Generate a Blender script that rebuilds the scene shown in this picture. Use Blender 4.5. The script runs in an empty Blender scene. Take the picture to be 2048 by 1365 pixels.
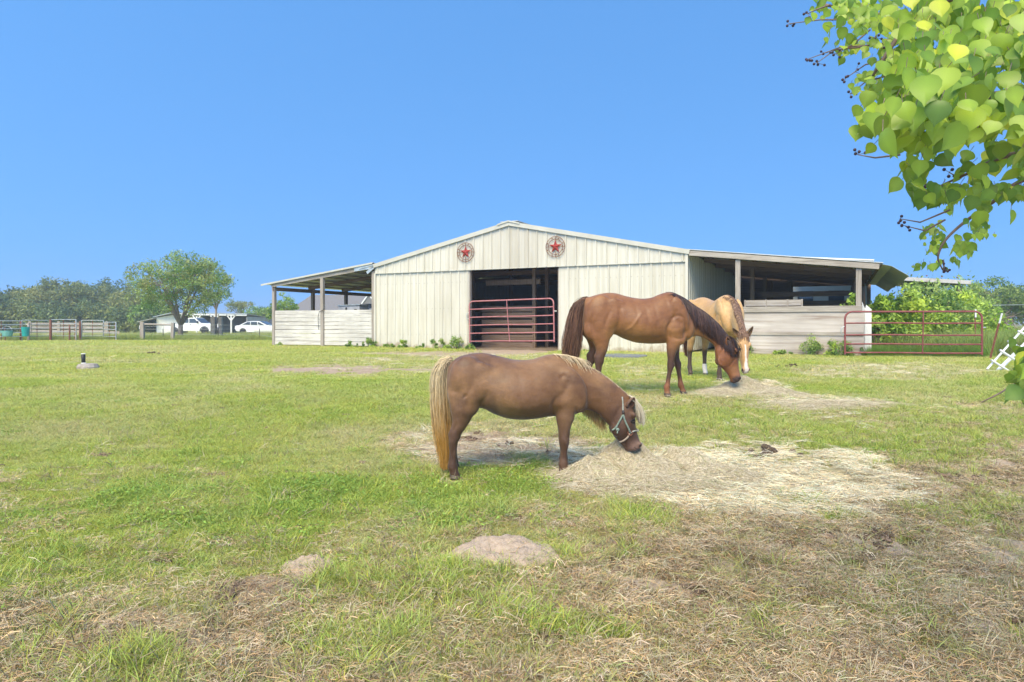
import bpy, bmesh, math, random
import numpy as np
from mathutils import Vector, Matrix, noise as mnoise

S = bpy.context.scene
C = S.collection
F = 1365.3            # focal length in photo pixels (24 mm on 36 mm, 2048 px wide)
HZ = 650.0            # row of the horizon
EYE = 1.5

# ---------------------------------------------------------------- camera
cam = bpy.data.cameras.new('camera'); cam.lens = 24.0; cam.sensor_width = 36.0
cam.clip_start = 0.05; cam.clip_end = 6000
cam.shift_y = -(682.5 - HZ) / 2048.0
co = bpy.data.objects.new('camera', cam); C.objects.link(co)
co.location = (0, 0, EYE); co.rotation_euler = (math.radians(90), 0, 0)
S.camera = co

# ---------------------------------------------------------------- sky and sun
SUN_EL, SUN_AZ = 50.0, 200.0      # azimuth clockwise from +Y: behind the camera, a little left
W = bpy.data.worlds.new('World'); S.world = W; W.use_nodes = True
nt = W.node_tree; nt.nodes.clear()
sky = nt.nodes.new('ShaderNodeTexSky'); sky.sky_type = 'NISHITA'; sky.sun_disc = False
sky.sun_elevation = math.radians(SUN_EL); sky.sun_rotation = math.radians(SUN_AZ)
sky.air_density = 1.15; sky.dust_density = 0.15; sky.ozone_density = 2.2; sky.altitude = 0
hs = nt.nodes.new('ShaderNodeHueSaturation'); hs.inputs['Hue'].default_value = 0.4975
hs.inputs['Saturation'].default_value = 1.24; hs.inputs['Value'].default_value = 1.16
bg = nt.nodes.new('ShaderNodeBackground'); bg.inputs['Strength'].default_value = 0.14
wo = nt.nodes.new('ShaderNodeOutputWorld')
wtc = nt.nodes.new('ShaderNodeTexCoord'); wm = nt.nodes.new('ShaderNodeVectorMath'); wm.operation = 'MULTIPLY_ADD'
wm.inputs[1].default_value = (1, 1, .66); wm.inputs[2].default_value = (0, 0, .47)
nt.links.new(wtc.outputs['Generated'], wm.inputs[0]); nt.links.new(wm.outputs[0], sky.inputs['Vector'])
nt.links.new(sky.outputs[0], hs.inputs['Color']); nt.links.new(hs.outputs[0], bg.inputs[0]); nt.links.new(bg.outputs[0], wo.inputs[0])
sl = bpy.data.lights.new('sun', 'SUN'); sl.energy = 3.05; sl.angle = math.radians(44); sl.color = (1.0, 0.87, 0.60)
so = bpy.data.objects.new('sun', sl); C.objects.link(so)
so.rotation_euler = (math.radians(90 - SUN_EL), 0, math.radians(-SUN_AZ + 180))
so.location = (0, -10, 30)
S.view_settings.view_transform = 'Standard'; S.view_settings.look = 'None'
S.view_settings.exposure = 1.09; S.view_settings.gamma = 1.0
S.cycles.max_bounces = 6; S.cycles.diffuse_bounces = 3; S.cycles.glossy_bounces = 2
S.cycles.transmission_bounces = 4; S.cycles.transparent_max_bounces = 6
S.cycles.volume_bounces = 0
S.cycles.use_adaptive_sampling = True; S.cycles.adaptive_threshold = 0.02

rng = np.random.default_rng(7)
random.seed(7)

# ---------------------------------------------------------------- helpers
def link(name, me, mat=None, parent=None):
    o = bpy.data.objects.new(name, me); C.objects.link(o)
    if mat is not None:
        for m in (mat if isinstance(mat, (list, tuple)) else [mat]): me.materials.append(m)
    if parent is not None: o.parent = parent
    return o

def tag(o, label=None, cat=None, group=None, kind=None):
    if label: o['label'] = label
    if cat: o['category'] = cat
    if group: o['group'] = group
    if kind: o['kind'] = kind
    return o

def empty(name, loc=(0, 0, 0), rz=0.0, **k):
    o = bpy.data.objects.new(name, None); C.objects.link(o)
    o.location = loc; o.rotation_euler = (0, 0, rz); o.empty_display_size = 0.2
    return tag(o, **k)

def mesh_np(name, V, Fc, smooth=False, cols=None, uvs=None):
    """V (n,3), Fc list/array of faces (all the same size when an array)"""
    me = bpy.data.meshes.new(name)
    V = np.asarray(V, dtype=np.float32)
    if isinstance(Fc, np.ndarray):
        k = Fc.shape[1]; n = Fc.shape[0]
        me.vertices.add(len(V)); me.vertices.foreach_set('co', V.ravel())
        me.loops.add(n * k); me.loops.foreach_set('vertex_index', Fc.astype(np.int32).ravel())
        me.polygons.add(n)
        me.polygons.foreach_set('loop_start', np.arange(0, n * k, k, dtype=np.int32))
        me.update(calc_edges=True)
    else:
        me.from_pydata([tuple(v) for v in V], [], [tuple(int(i) for i in f) for f in Fc]); me.update()
    if cols is not None:
        a = me.color_attributes.new('Col', 'FLOAT_COLOR', 'POINT')
        cc = np.ones((len(V), 4), dtype=np.float32); cc[:, :3] = cols
        a.data.foreach_set('color', cc.ravel())
    if smooth: me.polygons.foreach_set('use_smooth', np.ones(len(me.polygons), dtype=bool))
    me.validate(verbose=False)
    return me

class MB:
    """collects boxes, tubes and lofts into one mesh"""
    def __init__(s): s.V = []; s.F = []
    def add(s, vs, fs):
        b = len(s.V); s.V += [tuple(v) for v in vs]; s.F += [tuple(i + b for i in f) for f in fs]; return s
    def box(s, c, d, M=None, bev=0.0):
        x, y, z = d[0] / 2, d[1] / 2, d[2] / 2
        vs = [Vector((sx * x, sy * y, sz * z)) for sx in (-1, 1) for sy in (-1, 1) for sz in (-1, 1)]
        vs = [((M @ v) if M is not None else v) + Vector(c) for v in vs]
        return s.add(vs, [(0, 1, 3, 2), (4, 6, 7, 5), (0, 4, 5, 1), (2, 3, 7, 6), (0, 2, 6, 4), (1, 5, 7, 3)])
    def span(s, a, b, w, h, up=(0, 0, 1)):
        """square bar from a to b: w across, h along up"""
        a, b = Vector(a), Vector(b); d = (b - a); L = d.length; d.normalize()
        up = Vector(up); sd = d.cross(up)
        if sd.length < 1e-4: sd = d.cross(Vector((0, 1, 0)))
        sd.normalize(); u = sd.cross(d)
        M = Matrix((d, sd, u)).transposed()
        return s.box((a + b) / 2, (L, w, h), M)
    def tube(s, pts, r, n=8, cap=True):
        pts = [Vector(p) for p in pts]; rs = r if isinstance(r, (list, tuple, np.ndarray)) else [r] * len(pts)
        b = len(s.V); ref = Vector((0.123, 0.31, 0.94)).normalized(); prev = None
        for i, p in enumerate(pts):
            t = (pts[min(i + 1, len(pts) - 1)] - pts[max(i - 1, 0)])
            t = t.normalized() if t.length > 1e-9 else Vector((0, 0, 1))
            a = prev - t * prev.dot(t) if prev is not None else t.cross(ref)
            if a.length < 1e-5: a = t.cross(Vector((1, 0, 0)))
            a.normalize(); prev = a; c = t.cross(a)
            for k in range(n):
                th = 2 * math.pi * k / n
                s.V.append(tuple(p + (a * math.cos(th) + c * math.sin(th)) * float(rs[i])))
        for i in range(len(pts) - 1):
            for k in range(n):
                k2 = (k + 1) % n
                s.F.append((b + i * n + k, b + i * n + k2, b + (i + 1) * n + k2, b + (i + 1) * n + k))
        if cap:
            s.F.append(tuple(b + k for k in reversed(range(n)))); e = b + (len(pts) - 1) * n
            s.F.append(tuple(e + k for k in range(n)))
        return s
    def lathe(s, prof, n=20, c=(0, 0, 0), M=None):
        b = len(s.V)
        for (r, z) in prof:
            for k in range(n):
                th = 2 * math.pi * k / n; v = Vector((r * math.cos(th), r * math.sin(th), z))
                if M is not None: v = M @ v
                s.V.append(tuple(v + Vector(c)))
        for i in range(len(prof) - 1):
            for k in range(n):
                k2 = (k + 1) % n
                s.F.append((b + i * n + k, b + i * n + k2, b + (i + 1) * n + k2, b + (i + 1) * n + k))
        s.F.append(tuple(b + k for k in reversed(range(n)))); e = b + (len(prof) - 1) * n
        s.F.append(tuple(e + k for k in range(n)))
        return s
    def prism(s, poly, t, frame):
        """poly (2D) extruded by t; frame(x, y, d) gives a 3D point"""
        n = len(poly); b = len(s.V)
        for d in (0, t):
            for (x, y) in poly: s.V.append(tuple(frame(x, y, d)))
        s.F.append(tuple(b + i for i in reversed(range(n)))); s.F.append(tuple(b + n + i for i in range(n)))
        for i in range(n):
            j = (i + 1) % n; s.F.append((b + i, b + j, b + n + j, b + n + i))
        return s
    def ball(s, c, r, n=10, m=7, M=None):
        r = (r, r, r) if not isinstance(r, (tuple, list)) else r
        b = len(s.V)
        for i in range(m + 1):
            ph = math.pi * i / m
            for k in range(n):
                th = 2 * math.pi * k / n
                v = Vector((r[0] * math.sin(ph) * math.cos(th), r[1] * math.sin(ph) * math.sin(th), r[2] * math.cos(ph)))
                if M is not None: v = M @ v
                s.V.append(tuple(v + Vector(c)))
        for i in range(m):
            for k in range(n):
                k2 = (k + 1) % n
                s.F.append((b + i * n + k, b + (i + 1) * n + k, b + (i + 1) * n + k2, b + i * n + k2))
        return s
    def build(s, name, mat, parent=None, smooth=False, bevel=0.0):
        me = bpy.data.meshes.new(name); me.from_pydata(s.V, [], s.F)
        bm = bmesh.new(); bm.from_mesh(me)
        bmesh.ops.remove_doubles(bm, verts=bm.verts, dist=1e-6)
        bmesh.ops.recalc_face_normals(bm, faces=bm.faces)
        bm.to_mesh(me); bm.free()
        if smooth:
            me.polygons.foreach_set('use_smooth', np.ones(len(me.polygons), dtype=bool))
        o = link(name, me, mat, parent)
        if bevel > 0:
            m = o.modifiers.new('bevel', 'BEVEL'); m.width = bevel; m.segments = 2; m.limit_method = 'ANGLE'
        if smooth:
            try:
                m2 = o.modifiers.new('ns', 'WEIGHTED_NORMAL')
            except Exception: pass
        return o

# value noise on arrays
_perm = np.random.default_rng(11).random((256, 256)).astype(np.float32)
def vnoise(x, y, sc, seed=0):
    x = np.asarray(x, dtype=np.float64) * sc + seed * 17.31; y = np.asarray(y, dtype=np.float64) * sc + seed * 9.77
    xi = np.floor(x).astype(np.int64); yi = np.floor(y).astype(np.int64); fx = x - xi; fy = y - yi
    fx = fx * fx * (3 - 2 * fx); fy = fy * fy * (3 - 2 * fy)
    g = lambda a, b: _perm[a & 255, b & 255]
    return (g(xi, yi) * (1 - fx) + g(xi + 1, yi) * fx) * (1 - fy) + (g(xi, yi + 1) * (1 - fx) + g(xi + 1, yi + 1) * fx) * fy
def fbm(x, y, sc, seed=0, o=4):
    t = 0; a = 0.5; s = 0
    for i in range(o):
        t = t + a * vnoise(x, y, sc * 2 ** i, seed + i * 3); s += a; a *= 0.55
    return t / s
def sstep(a, b, x):
    t = np.clip((np.asarray(x) - a) / (b - a), 0, 1); return t * t * (3 - 2 * t)

# ---------------------------------------------------------------- terrain
_Yt = np.linspace(-10, 60, 701)
_D = np.interp(_Yt, [-10, 0, 2.7, 5.8, 10.3, 12.5, 17, 22, 40, 60], [1.62, 1.53, 1.44, 1.27, 1.045, 1.0, .945, .925, .97, 1.03])
_k = np.exp(-0.5 * (np.arange(-20, 21) / 8.0) ** 2); _k /= _k.sum()
_D = np.convolve(np.pad(_D, 20, mode='edge'), _k, mode='valid')
def drop(Y):
    Y = np.asarray(Y, dtype=np.float64)
    return np.where(Y < 60, np.interp(Y, _Yt, _D), np.interp(Y, [60, 100, 300, 3000], [1.03, 1.1, 1.2, 1.4]))
def zg(x, y):
    x = np.asarray(x, float); y = np.asarray(y, float)
    amp = np.clip(1 - y / 40, 0, 1) * 0.75 + 0.25
    rough = (fbm(x, y, 5.5, 77, 3) - .5) * .075 * np.clip((8.5 - y) / 4, 0, 1) * np.clip(.35 + x / np.maximum(y, 1) * .8 + (4.2 - y) * .25, .12, 1)
    b = rough / np.maximum(amp, .1) + (fbm(x, y, 0.55, 3, 3) - 0.5) * 0.07 + (fbm(x, y, 3.1, 5, 3) - 0.5) * 0.035
    return EYE - drop(y) + b * amp
def zf(x, y): return float(zg(x, y))
def G(px, py):
    """ground point seen at photo pixel"""
    Y = 8.0
    for _ in range(60): Y = 0.5 * Y + 0.5 * F * float(drop(Y)) / max(py - HZ, 1.0)
    X = (px - 1024) * Y / F
    return Vector((X, Y, zf(X, Y)))
def at(px, py, Y): return Vector(((px - 1024) * Y / F, Y, EYE - (py - HZ) * Y / F))
def proj(x, y, z): return 1024 + F * x / y, HZ - F * (z - EYE) / y
# ---------------------------------------------------------------- materials
def new_mat(name):
    m = bpy.data.materials.new(name); m.use_nodes = True
    n = m.node_tree; b = n.nodes['Principled BSDF']; return m, n, b
def N(n, t, **k):
    x = n.nodes.new(t)
    for a, v in k.items():
        if a in x.inputs: x.inputs[a].default_value = v
        else: setattr(x, a, v)
    return x
def ramp(n, stops):
    r = n.nodes.new('ShaderNodeValToRGB'); e = r.color_ramp.elements
    while len(e) < len(stops): e.new(0.5)
    for i, (p, c) in enumerate(stops):
        e[i].position = p; e[i].color = (*c, 1) if len(c) == 3 else c
    return r
def noisy(name, c1, c2, scale=3.0, rough=0.7, bump=0.0, bscale=40, stretch=(1, 1, 1), metal=0.0, detail=6, spec=0.4, c3=None, dirt=0.0):
    """two-tone procedural surface with optional bump and stains"""
    m, n, b = new_mat(name)
    tc = N(n, 'ShaderNodeTexCoord'); mp = N(n, 'ShaderNodeMapping'); mp.inputs['Scale'].default_value = stretch
    n.links.new(tc.outputs['Object'], mp.inputs[0])
    t = N(n, 'ShaderNodeTexNoise', Scale=scale, Detail=detail, Roughness=0.6); n.links.new(mp.outputs[0], t.inputs[0])
    st = [(0.32, c1), (0.68, c2)] if c3 is None else [(0.28, c1), (0.5, c2), (0.72, c3)]
    r = ramp(n, st); n.links.new(t.outputs[0], r.inputs[0]); col = r.outputs[0]
    if dirt > 0:
        t3 = N(n, 'ShaderNodeTexNoise', Scale=scale * 0.23, Detail=4); n.links.new(mp.outputs[0], t3.inputs[0])
        r3 = ramp(n, [(0.45, (0, 0, 0)), (0.75, (dirt, dirt, dirt))]); n.links.new(t3.outputs[0], r3.inputs[0])
        mx = N(n, 'ShaderNodeMix', data_type='RGBA'); n.links.new(r3.outputs[0], mx.inputs[0])
        n.links.new(col, mx.inputs[6]); mx.inputs[7].default_value = (0.16, 0.11, 0.07, 1); col = mx.outputs[2]
    n.links.new(col, b.inputs['Base Color'])
    b.inputs['Roughness'].default_value = rough; b.inputs['Metallic'].default_value = metal
    b.inputs['Specular IOR Level'].default_value = spec
    if bump > 0:
        t2 = N(n, 'ShaderNodeTexNoise', Scale=bscale, Detail=5); n.links.new(mp.outputs[0], t2.inputs[0])
        bp = N(n, 'ShaderNodeBump', Strength=bump, Distance=0.02); n.links.new(t2.outputs[0], bp.inputs['Height'])
        n.links.new(bp.outputs[0], b.inputs['Normal'])
    return m

def wood(name, c1, c2, c3, axis=0, rough=0.85, scale=1.0):
    """weathered timber, grain along the object's axis (0 x, 1 y, 2 z)"""
    st = [14.0, 14.0, 14.0]; st[axis] = 0.7
    m, n, b = new_mat(name)
    tc = N(n, 'ShaderNodeTexCoord'); mp = N(n, 'ShaderNodeMapping'); mp.inputs['Scale'].default_value = [s * scale for s in st]
    n.links.new(tc.outputs['Object'], mp.inputs[0])
    t = N(n, 'ShaderNodeTexNoise', Scale=1.6, Detail=8, Roughness=0.7, Distortion=0.6); n.links.new(mp.outputs[0], t.inputs[0])
    r = ramp(n, [(0.25, c1), (0.48, c2), (0.75, c3)]); n.links.new(t.outputs[0], r.inputs[0])
    t2 = N(n, 'ShaderNodeTexNoise', Scale=0.9, Detail=3); n.links.new(tc.outputs['Object'], t2.inputs[0])
    mx = N(n, 'ShaderNodeMix', data_type='RGBA', blend_type='MULTIPLY'); mx.inputs[0].default_value = 0.55
    r2 = ramp(n, [(0.3, (0.62, 0.58, 0.55)), (0.7, (1.1, 1.08, 1.05))]); n.links.new(t2.outputs[0], r2.inputs[0])
    n.links.new(r.outputs[0], mx.inputs[6]); n.links.new(r2.outputs[0], mx.inputs[7])
    n.links.new(mx.outputs[2], b.inputs['Base Color']); b.inputs['Roughness'].default_value = rough
    b.inputs['Specular IOR Level'].default_value = 0.2
    bp = N(n, 'ShaderNodeBump', Strength=0.5, Distance=0.01); n.links.new(t.outputs[0], bp.inputs['Height']); n.links.new(bp.outputs[0], b.inputs['Normal'])
    return m

def vcol(name, rough=0.8, trans=0.0, inst=False, spec=0.3, noise=0.0):
    """colour from the mesh's colour attribute (times an instance tint), some light let through"""
    m, n, b = new_mat(name)
    a = N(n, 'ShaderNodeAttribute'); a.attribute_name = 'Col'; col = a.outputs['Color']
    if inst:
        i = N(n, 'ShaderNodeAttribute'); i.attribute_name = 'tint'; i.attribute_type = 'INSTANCER'
        mx = N(n, 'ShaderNodeMix', data_type='RGBA', blend_type='MULTIPLY'); mx.inputs[0].default_value = 1
        n.links.new(col, mx.inputs[6]); n.links.new(i.outputs['Color'], mx.inputs[7]); col = mx.outputs[2]
    n.links.new(col, b.inputs['Base Color']); b.inputs['Roughness'].default_value = rough
    b.inputs['Specular IOR Level'].default_value = spec
    if trans > 0:
        tr = N(n, 'ShaderNodeBsdfTranslucent'); n.links.new(col, tr.inputs[0])
        ms = N(n, 'ShaderNodeMixShader'); ms.inputs[0].default_value = trans
        n.links.new(b.outputs[0], ms.inputs[1]); n.links.new(tr.outputs[0], ms.inputs[2])
        n.links.new(ms.outputs[0], n.nodes['Material Output'].inputs[0])
    return m

M = {}
M['barn_metal'] = noisy('barn_metal', (.545, .52, .435), (.62, .59, .505), 1.1, .5, .08, 6, (1, 1, .35), spec=.3, c3=(.585, .56, .475), dirt=.25)
M['barn_trim'] = noisy('barn_trim', (.44, .42, .35), (.53, .505, .43), 2, .5)
M['roof_metal'] = noisy('roof_metal', (.52, .52, .50), (.66, .66, .64), 1.2, .42, metal=.35)
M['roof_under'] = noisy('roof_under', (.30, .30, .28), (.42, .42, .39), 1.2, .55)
M['galv'] = noisy('galvanised', (.42, .44, .42), (.62, .63, .60), 4, .38, metal=.5)
M['wood_x'] = wood('grey_timber_along', (.17, .14, .115), (.36, .32, .275), (.52, .48, .43), 0)
M['wood_z'] = wood('grey_timber_upright', (.17, .14, .115), (.35, .31, .27), (.50, .46, .41), 2)
M['wood_y'] = wood('grey_timber_deep', (.14, .11, .09), (.26, .21, .17), (.38, .33, .28), 1)
M['brown_x'] = wood('brown_timber_along', (.13, .085, .055), (.25, .17, .12), (.36, .26, .19), 0)
M['brown_z'] = wood('brown_timber_upright', (.15, .10, .065), (.28, .20, .14), (.40, .29, .21), 2)
M['wood_stall'] = wood('stall_timber', (.12, .08, .055), (.24, .17, .125), (.36, .28, .22), 0)
M['white_board'] = wood('whitewashed_board', (.26, .23, .20), (.60, .58, .54), (.76, .75, .72), 0)
M['ply'] = wood('weathered_plywood', (.24, .17, .13), (.47, .42, .38), (.66, .62, .58), 0, scale=.28)
M['gate_pink'] = noisy('faded_red_paint', (.34, .11, .115), (.46, .20, .20), 5, .6)
M['gate_red'] = noisy('oxide_red_paint', (.17, .042, .042), (.28, .085, .08), 5, .65)
M['star_red'] = noisy('star_red', (.24, .022, .016), (.40, .055, .04), 9, .35)
M['rust'] = noisy('rusty_iron', (.13, .045, .025), (.26, .11, .07), 18, .8, .2)
M['dark_iron'] = noisy('dark_iron', (.025, .022, .02), (.06, .05, .045), 12, .6)
M['white_paint'] = noisy('white_paint', (.66, .66, .64), (.76, .76, .75), 3, .45)
M['pvc'] = noisy('white_tubing', (.70, .71, .72), (.80, .80, .80), 3, .35)
M['black_plastic'] = noisy('black_plastic', (.012, .012, .014), (.03, .03, .032), 8, .45)
M['concrete'] = noisy('concrete', (.26, .22, .19), (.42, .37, .33), 8, .9, .4, 60)
M['teal'] = noisy('teal_plastic', (.01, .25, .25), (.02, .34, .32), 5, .4)
M['mat'] = noisy('grey_rubber', (.13, .135, .15), (.20, .205, .22), 6, .7, .1)
M['glass'] = noisy('dark_glass', (.03, .04, .045), (.07, .085, .095), 2, .08, spec=.9)
M['shingle'] = noisy('grey_shingle', (.13, .125, .125), (.22, .21, .21), 14, .9, .2)
M['bark'] = noisy('bark', (.17, .13, .10), (.36, .29, .23), 9, .9, .6, 22, (1, 1, .3))
M['twig'] = noisy('twig_bark', (.10, .065, .045), (.22, .16, .12), 20, .8)

M['eave_tin'] = noisy('eave_tin', (.40, .43, .38), (.52, .55, .50), 1.5, .45)
def splash(m):
    n = m.node_tree; b = n.nodes['Principled BSDF']; src = b.inputs['Base Color'].links[0].from_socket
    tc = N(n, 'ShaderNodeTexCoord'); sp = N(n, 'ShaderNodeSeparateXYZ'); n.links.new(tc.outputs['Object'], sp.inputs[0])
    t = N(n, 'ShaderNodeTexNoise', Scale=3.0, Detail=6, Roughness=.7); n.links.new(tc.outputs['Object'], t.inputs[0])
    ma = N(n, 'ShaderNodeMath', operation='MULTIPLY_ADD'); n.links.new(t.outputs[0], ma.inputs[0]); ma.inputs[1].default_value = -1.1; n.links.new(sp.outputs['Z'], ma.inputs[2])
    r = ramp(n, [(0.0, (.75, .75, .75)), (.16, (0, 0, 0))]); ad = N(n, 'ShaderNodeMath', operation='ADD'); n.links.new(ma.outputs[0], ad.inputs[0]); ad.inputs[1].default_value = .50; n.links.new(ad.outputs[0], r.inputs[0])
    mx = N(n, 'ShaderNodeMix', data_type='RGBA'); n.links.new(r.outputs[0], mx.inputs[0]); n.links.new(src, mx.inputs[6]); mx.inputs[7].default_value = (.34, .27, .18, 1); n.links.new(mx.outputs[2], b.inputs['Base Color'])
    # long faint streaks running down the sheets
    mp = N(n, 'ShaderNodeMapping'); mp.inputs['Scale'].default_value = (9, 9, .35); n.links.new(tc.outputs['Object'], mp.inputs[0])
    t2 = N(n, 'ShaderNodeTexNoise', Scale=1.0, Detail=5); n.links.new(mp.outputs[0], t2.inputs[0]); r2 = ramp(n, [(.35, (.88, .86, .82)), (.6, (1, 1, 1))]); n.links.new(t2.outputs[0], r2.inputs[0])
    m3 = N(n, 'ShaderNodeMix', data_type='RGBA', blend_type='MULTIPLY'); m3.inputs[0].default_value = 1; n.links.new(mx.outputs[2], m3.inputs[6]); n.links.new(r2.outputs[0], m3.inputs[7]); n.links.new(m3.outputs[2], b.inputs['Base Color'])
splash(M['barn_metal'])
# ---------------------------------------------------------------- what grows where (read by the ground sheet and the grass)
def ell(px, py, cx, cy, rx, ry, soft=0.35):
    d = ((px - cx) / rx) ** 2 + ((py - cy) / ry) ** 2
    return 1 - sstep(1 - soft, 1 + soft, d)
def cover(x, y):
    """bare soil, straw litter, brown thatch, lushness: 0..1 each, for ground points"""
    x = np.asarray(x, float); y = np.maximum(np.asarray(y, float), 0.6)
    d = drop(y); px = 1024 + F * x / y; py = HZ + F * d / y
    n1 = fbm(x, y, 0.9, 21, 4); n2 = fbm(x, y, 2.6, 31, 4); n3 = fbm(x, y, 7.0, 41, 3); n0 = fbm(x, y, 0.28, 51, 3)
    wpx = px + (n1 - .5) * 240 + (n3 - .5) * 50; wpy = py + (n2 - .5) * 80 + (n3 - .5) * 24
    hay = np.maximum.reduce([ell(wpx, wpy, 1230, 935, 150, 34), ell(wpx, wpy, 1500, 960, 280, 58), ell(wpx, wpy, 1620, 985, 210, 55),
                             ell(wpx, wpy, 1440, 930, 160, 36)])
    hay2 = np.maximum(ell(px + (n2 - .5) * 40, py + (n2 - .5) * 10, 1500, 778, 80, 16), ell(px + (n2 - .5) * 80, py + (n3 - .5) * 12, 1640, 805, 110, 9) * .7)
    straw = np.maximum.reduce([ell(wpx, wpy, 1000, 895, 200, 40) * .9, ell(wpx, wpy, 760, 735, 210, 8) * .55, ell(px, wpy, 1290, 770, 60, 40) * .6,
                               ell(wpx, wpy, 1350, 800, 230, 18) * .5, ell(wpx, py, 200, 700, 340, 7) * .55, ell(wpx, py, 170, 722, 190, 6) * .5, ell(wpx, py, 940, 716, 220, 8) * .8,
                               ell(wpx, py, 1800, 745, 190, 18) * .8, ell(wpx, py, 1720, 850, 260, 40) * .45])
    bare = np.maximum.reduce([ell(px + (n2 - .5) * 320, py + (n3 - .5) * 16 + (n2 - .5) * 14, 680, 741, 170, 9) * .95, ell(px, py + (n3 - .5) * 8, 1035, 698, 95, 12),
                              ell(px + (n1 - .5) * 100, py + (n3 - .5) * 10, 880, 708, 170, 5) * .8, ell(wpx, wpy, 570, 1190, 150, 50) * .95, ell(px, py, 1010, 1112, 88, 36),
                              ell(px, py, 614, 1130, 40, 20), ell(wpx, wpy, 1000, 898, 170, 26) * .85, ell(wpx, wpy, 1150, 880, 60, 14) * .6, ell(wpx, wpy, 1150, 1060, 60, 20) * .6])
    # ragged edges: the hay and straw break up into flecks
    hay = hay * sstep(.26, .54, n2 * .5 + n3 * .5 + (hay - .5) * .25)
    # brown trampled thatch: lower right, thinning to the left and upwards
    edge = 1085 - (px - 1100) * 0.06
    th = sstep(edge - 60, edge + 110, py + (n1 - .5) * 220 + (n2 - .5) * 120 + np.clip((px - 1250) * .28, -200, 200))
    th2 = sstep(1090, 1300, py + (n1 - .5) * 420 + (n2 - .5) * 240) * .72
    th = np.maximum(th * sstep(880, 1250, px + (n1 - .5) * 240), th2)
    th = np.maximum(th, ell(wpx, wpy, 1800, 1060, 260, 40) * .8)
    th = np.maximum(th, sstep(.56, .70, n1 + (n2 - .5) * .5) * sstep(1000, 1110, py) * .75)
    bare = np.maximum(bare, th * sstep(.50, .62, n2 * .55 + n3 * .45) * .85)
    lush = ell(px + (n1 - .5) * 260, py + (n2 - .5) * 60, 640, 1010, 520, 62) * .9
    lush = np.maximum(lush, ell(wpx, wpy, 1020, 955, 170, 24) * .8)
    lush = np.maximum(lush, sstep(.55, .72, n0 * .6 + n1 * .4) * .45)
    lush = lush * sstep(.30, .62, n2 * .6 + n3 * .4)
    return bare, straw, np.maximum(hay, hay2), th, lush, n1, n2, n3, px, py

def ground_colour(x, y):
    bare, straw, hay, th, lush, n1, n2, n3, px, py = cover(x, y)
    y = np.asarray(y, float)
    g1 = np.array([.33, .36, .09]); g2 = np.array([.45, .475, .13]); g3 = np.array([.23, .31, .065]); dry = np.array([.56, .48, .30])
    mixv = lambda a, b, t: a * (1 - t[..., None]) + b * t[..., None]
    near = sstep(14, 7, y)
    c = mixv(np.broadcast_to(g1, x.shape + (3,)), g2, np.clip(.2 + 1.1 * (n2 - .3), 0, 1))
    c = mixv(c, dry, np.clip((n1 * .6 + n3 * .4 - .40) * 1.8, 0, .65))
    c = mixv(c, g3, lush * .6)
    c = mixv(c, np.array([.36, .31, .19]), near * .55)        # soil and thatch show between the blades
    c = mixv(c, np.array([.40, .335, .215]), np.clip(straw * (.4 + n3), 0, .9))
    c = mixv(c, mixv(np.broadcast_to(np.array([.32, .235, .175]), x.shape + (3,)), np.array([.62, .49, .38]), np.clip((n3 - .25) * 1.7, 0, 1)), np.clip(th, 0, .92))
    c = mixv(c, np.array([.44, .37, .24]), np.clip(hay * (.5 + n3 * .8), 0, .9))
    c = mixv(c, mixv(np.broadcast_to(np.array([.36, .26, .18]), x.shape + (3,)), np.array([.46, .36, .27]), np.clip(n3 * 1.4 - .2, 0, 1)), np.clip(bare * 1.2 - .1 + (n3 - .5) * .5 * bare, 0, 1))
    return c

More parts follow.
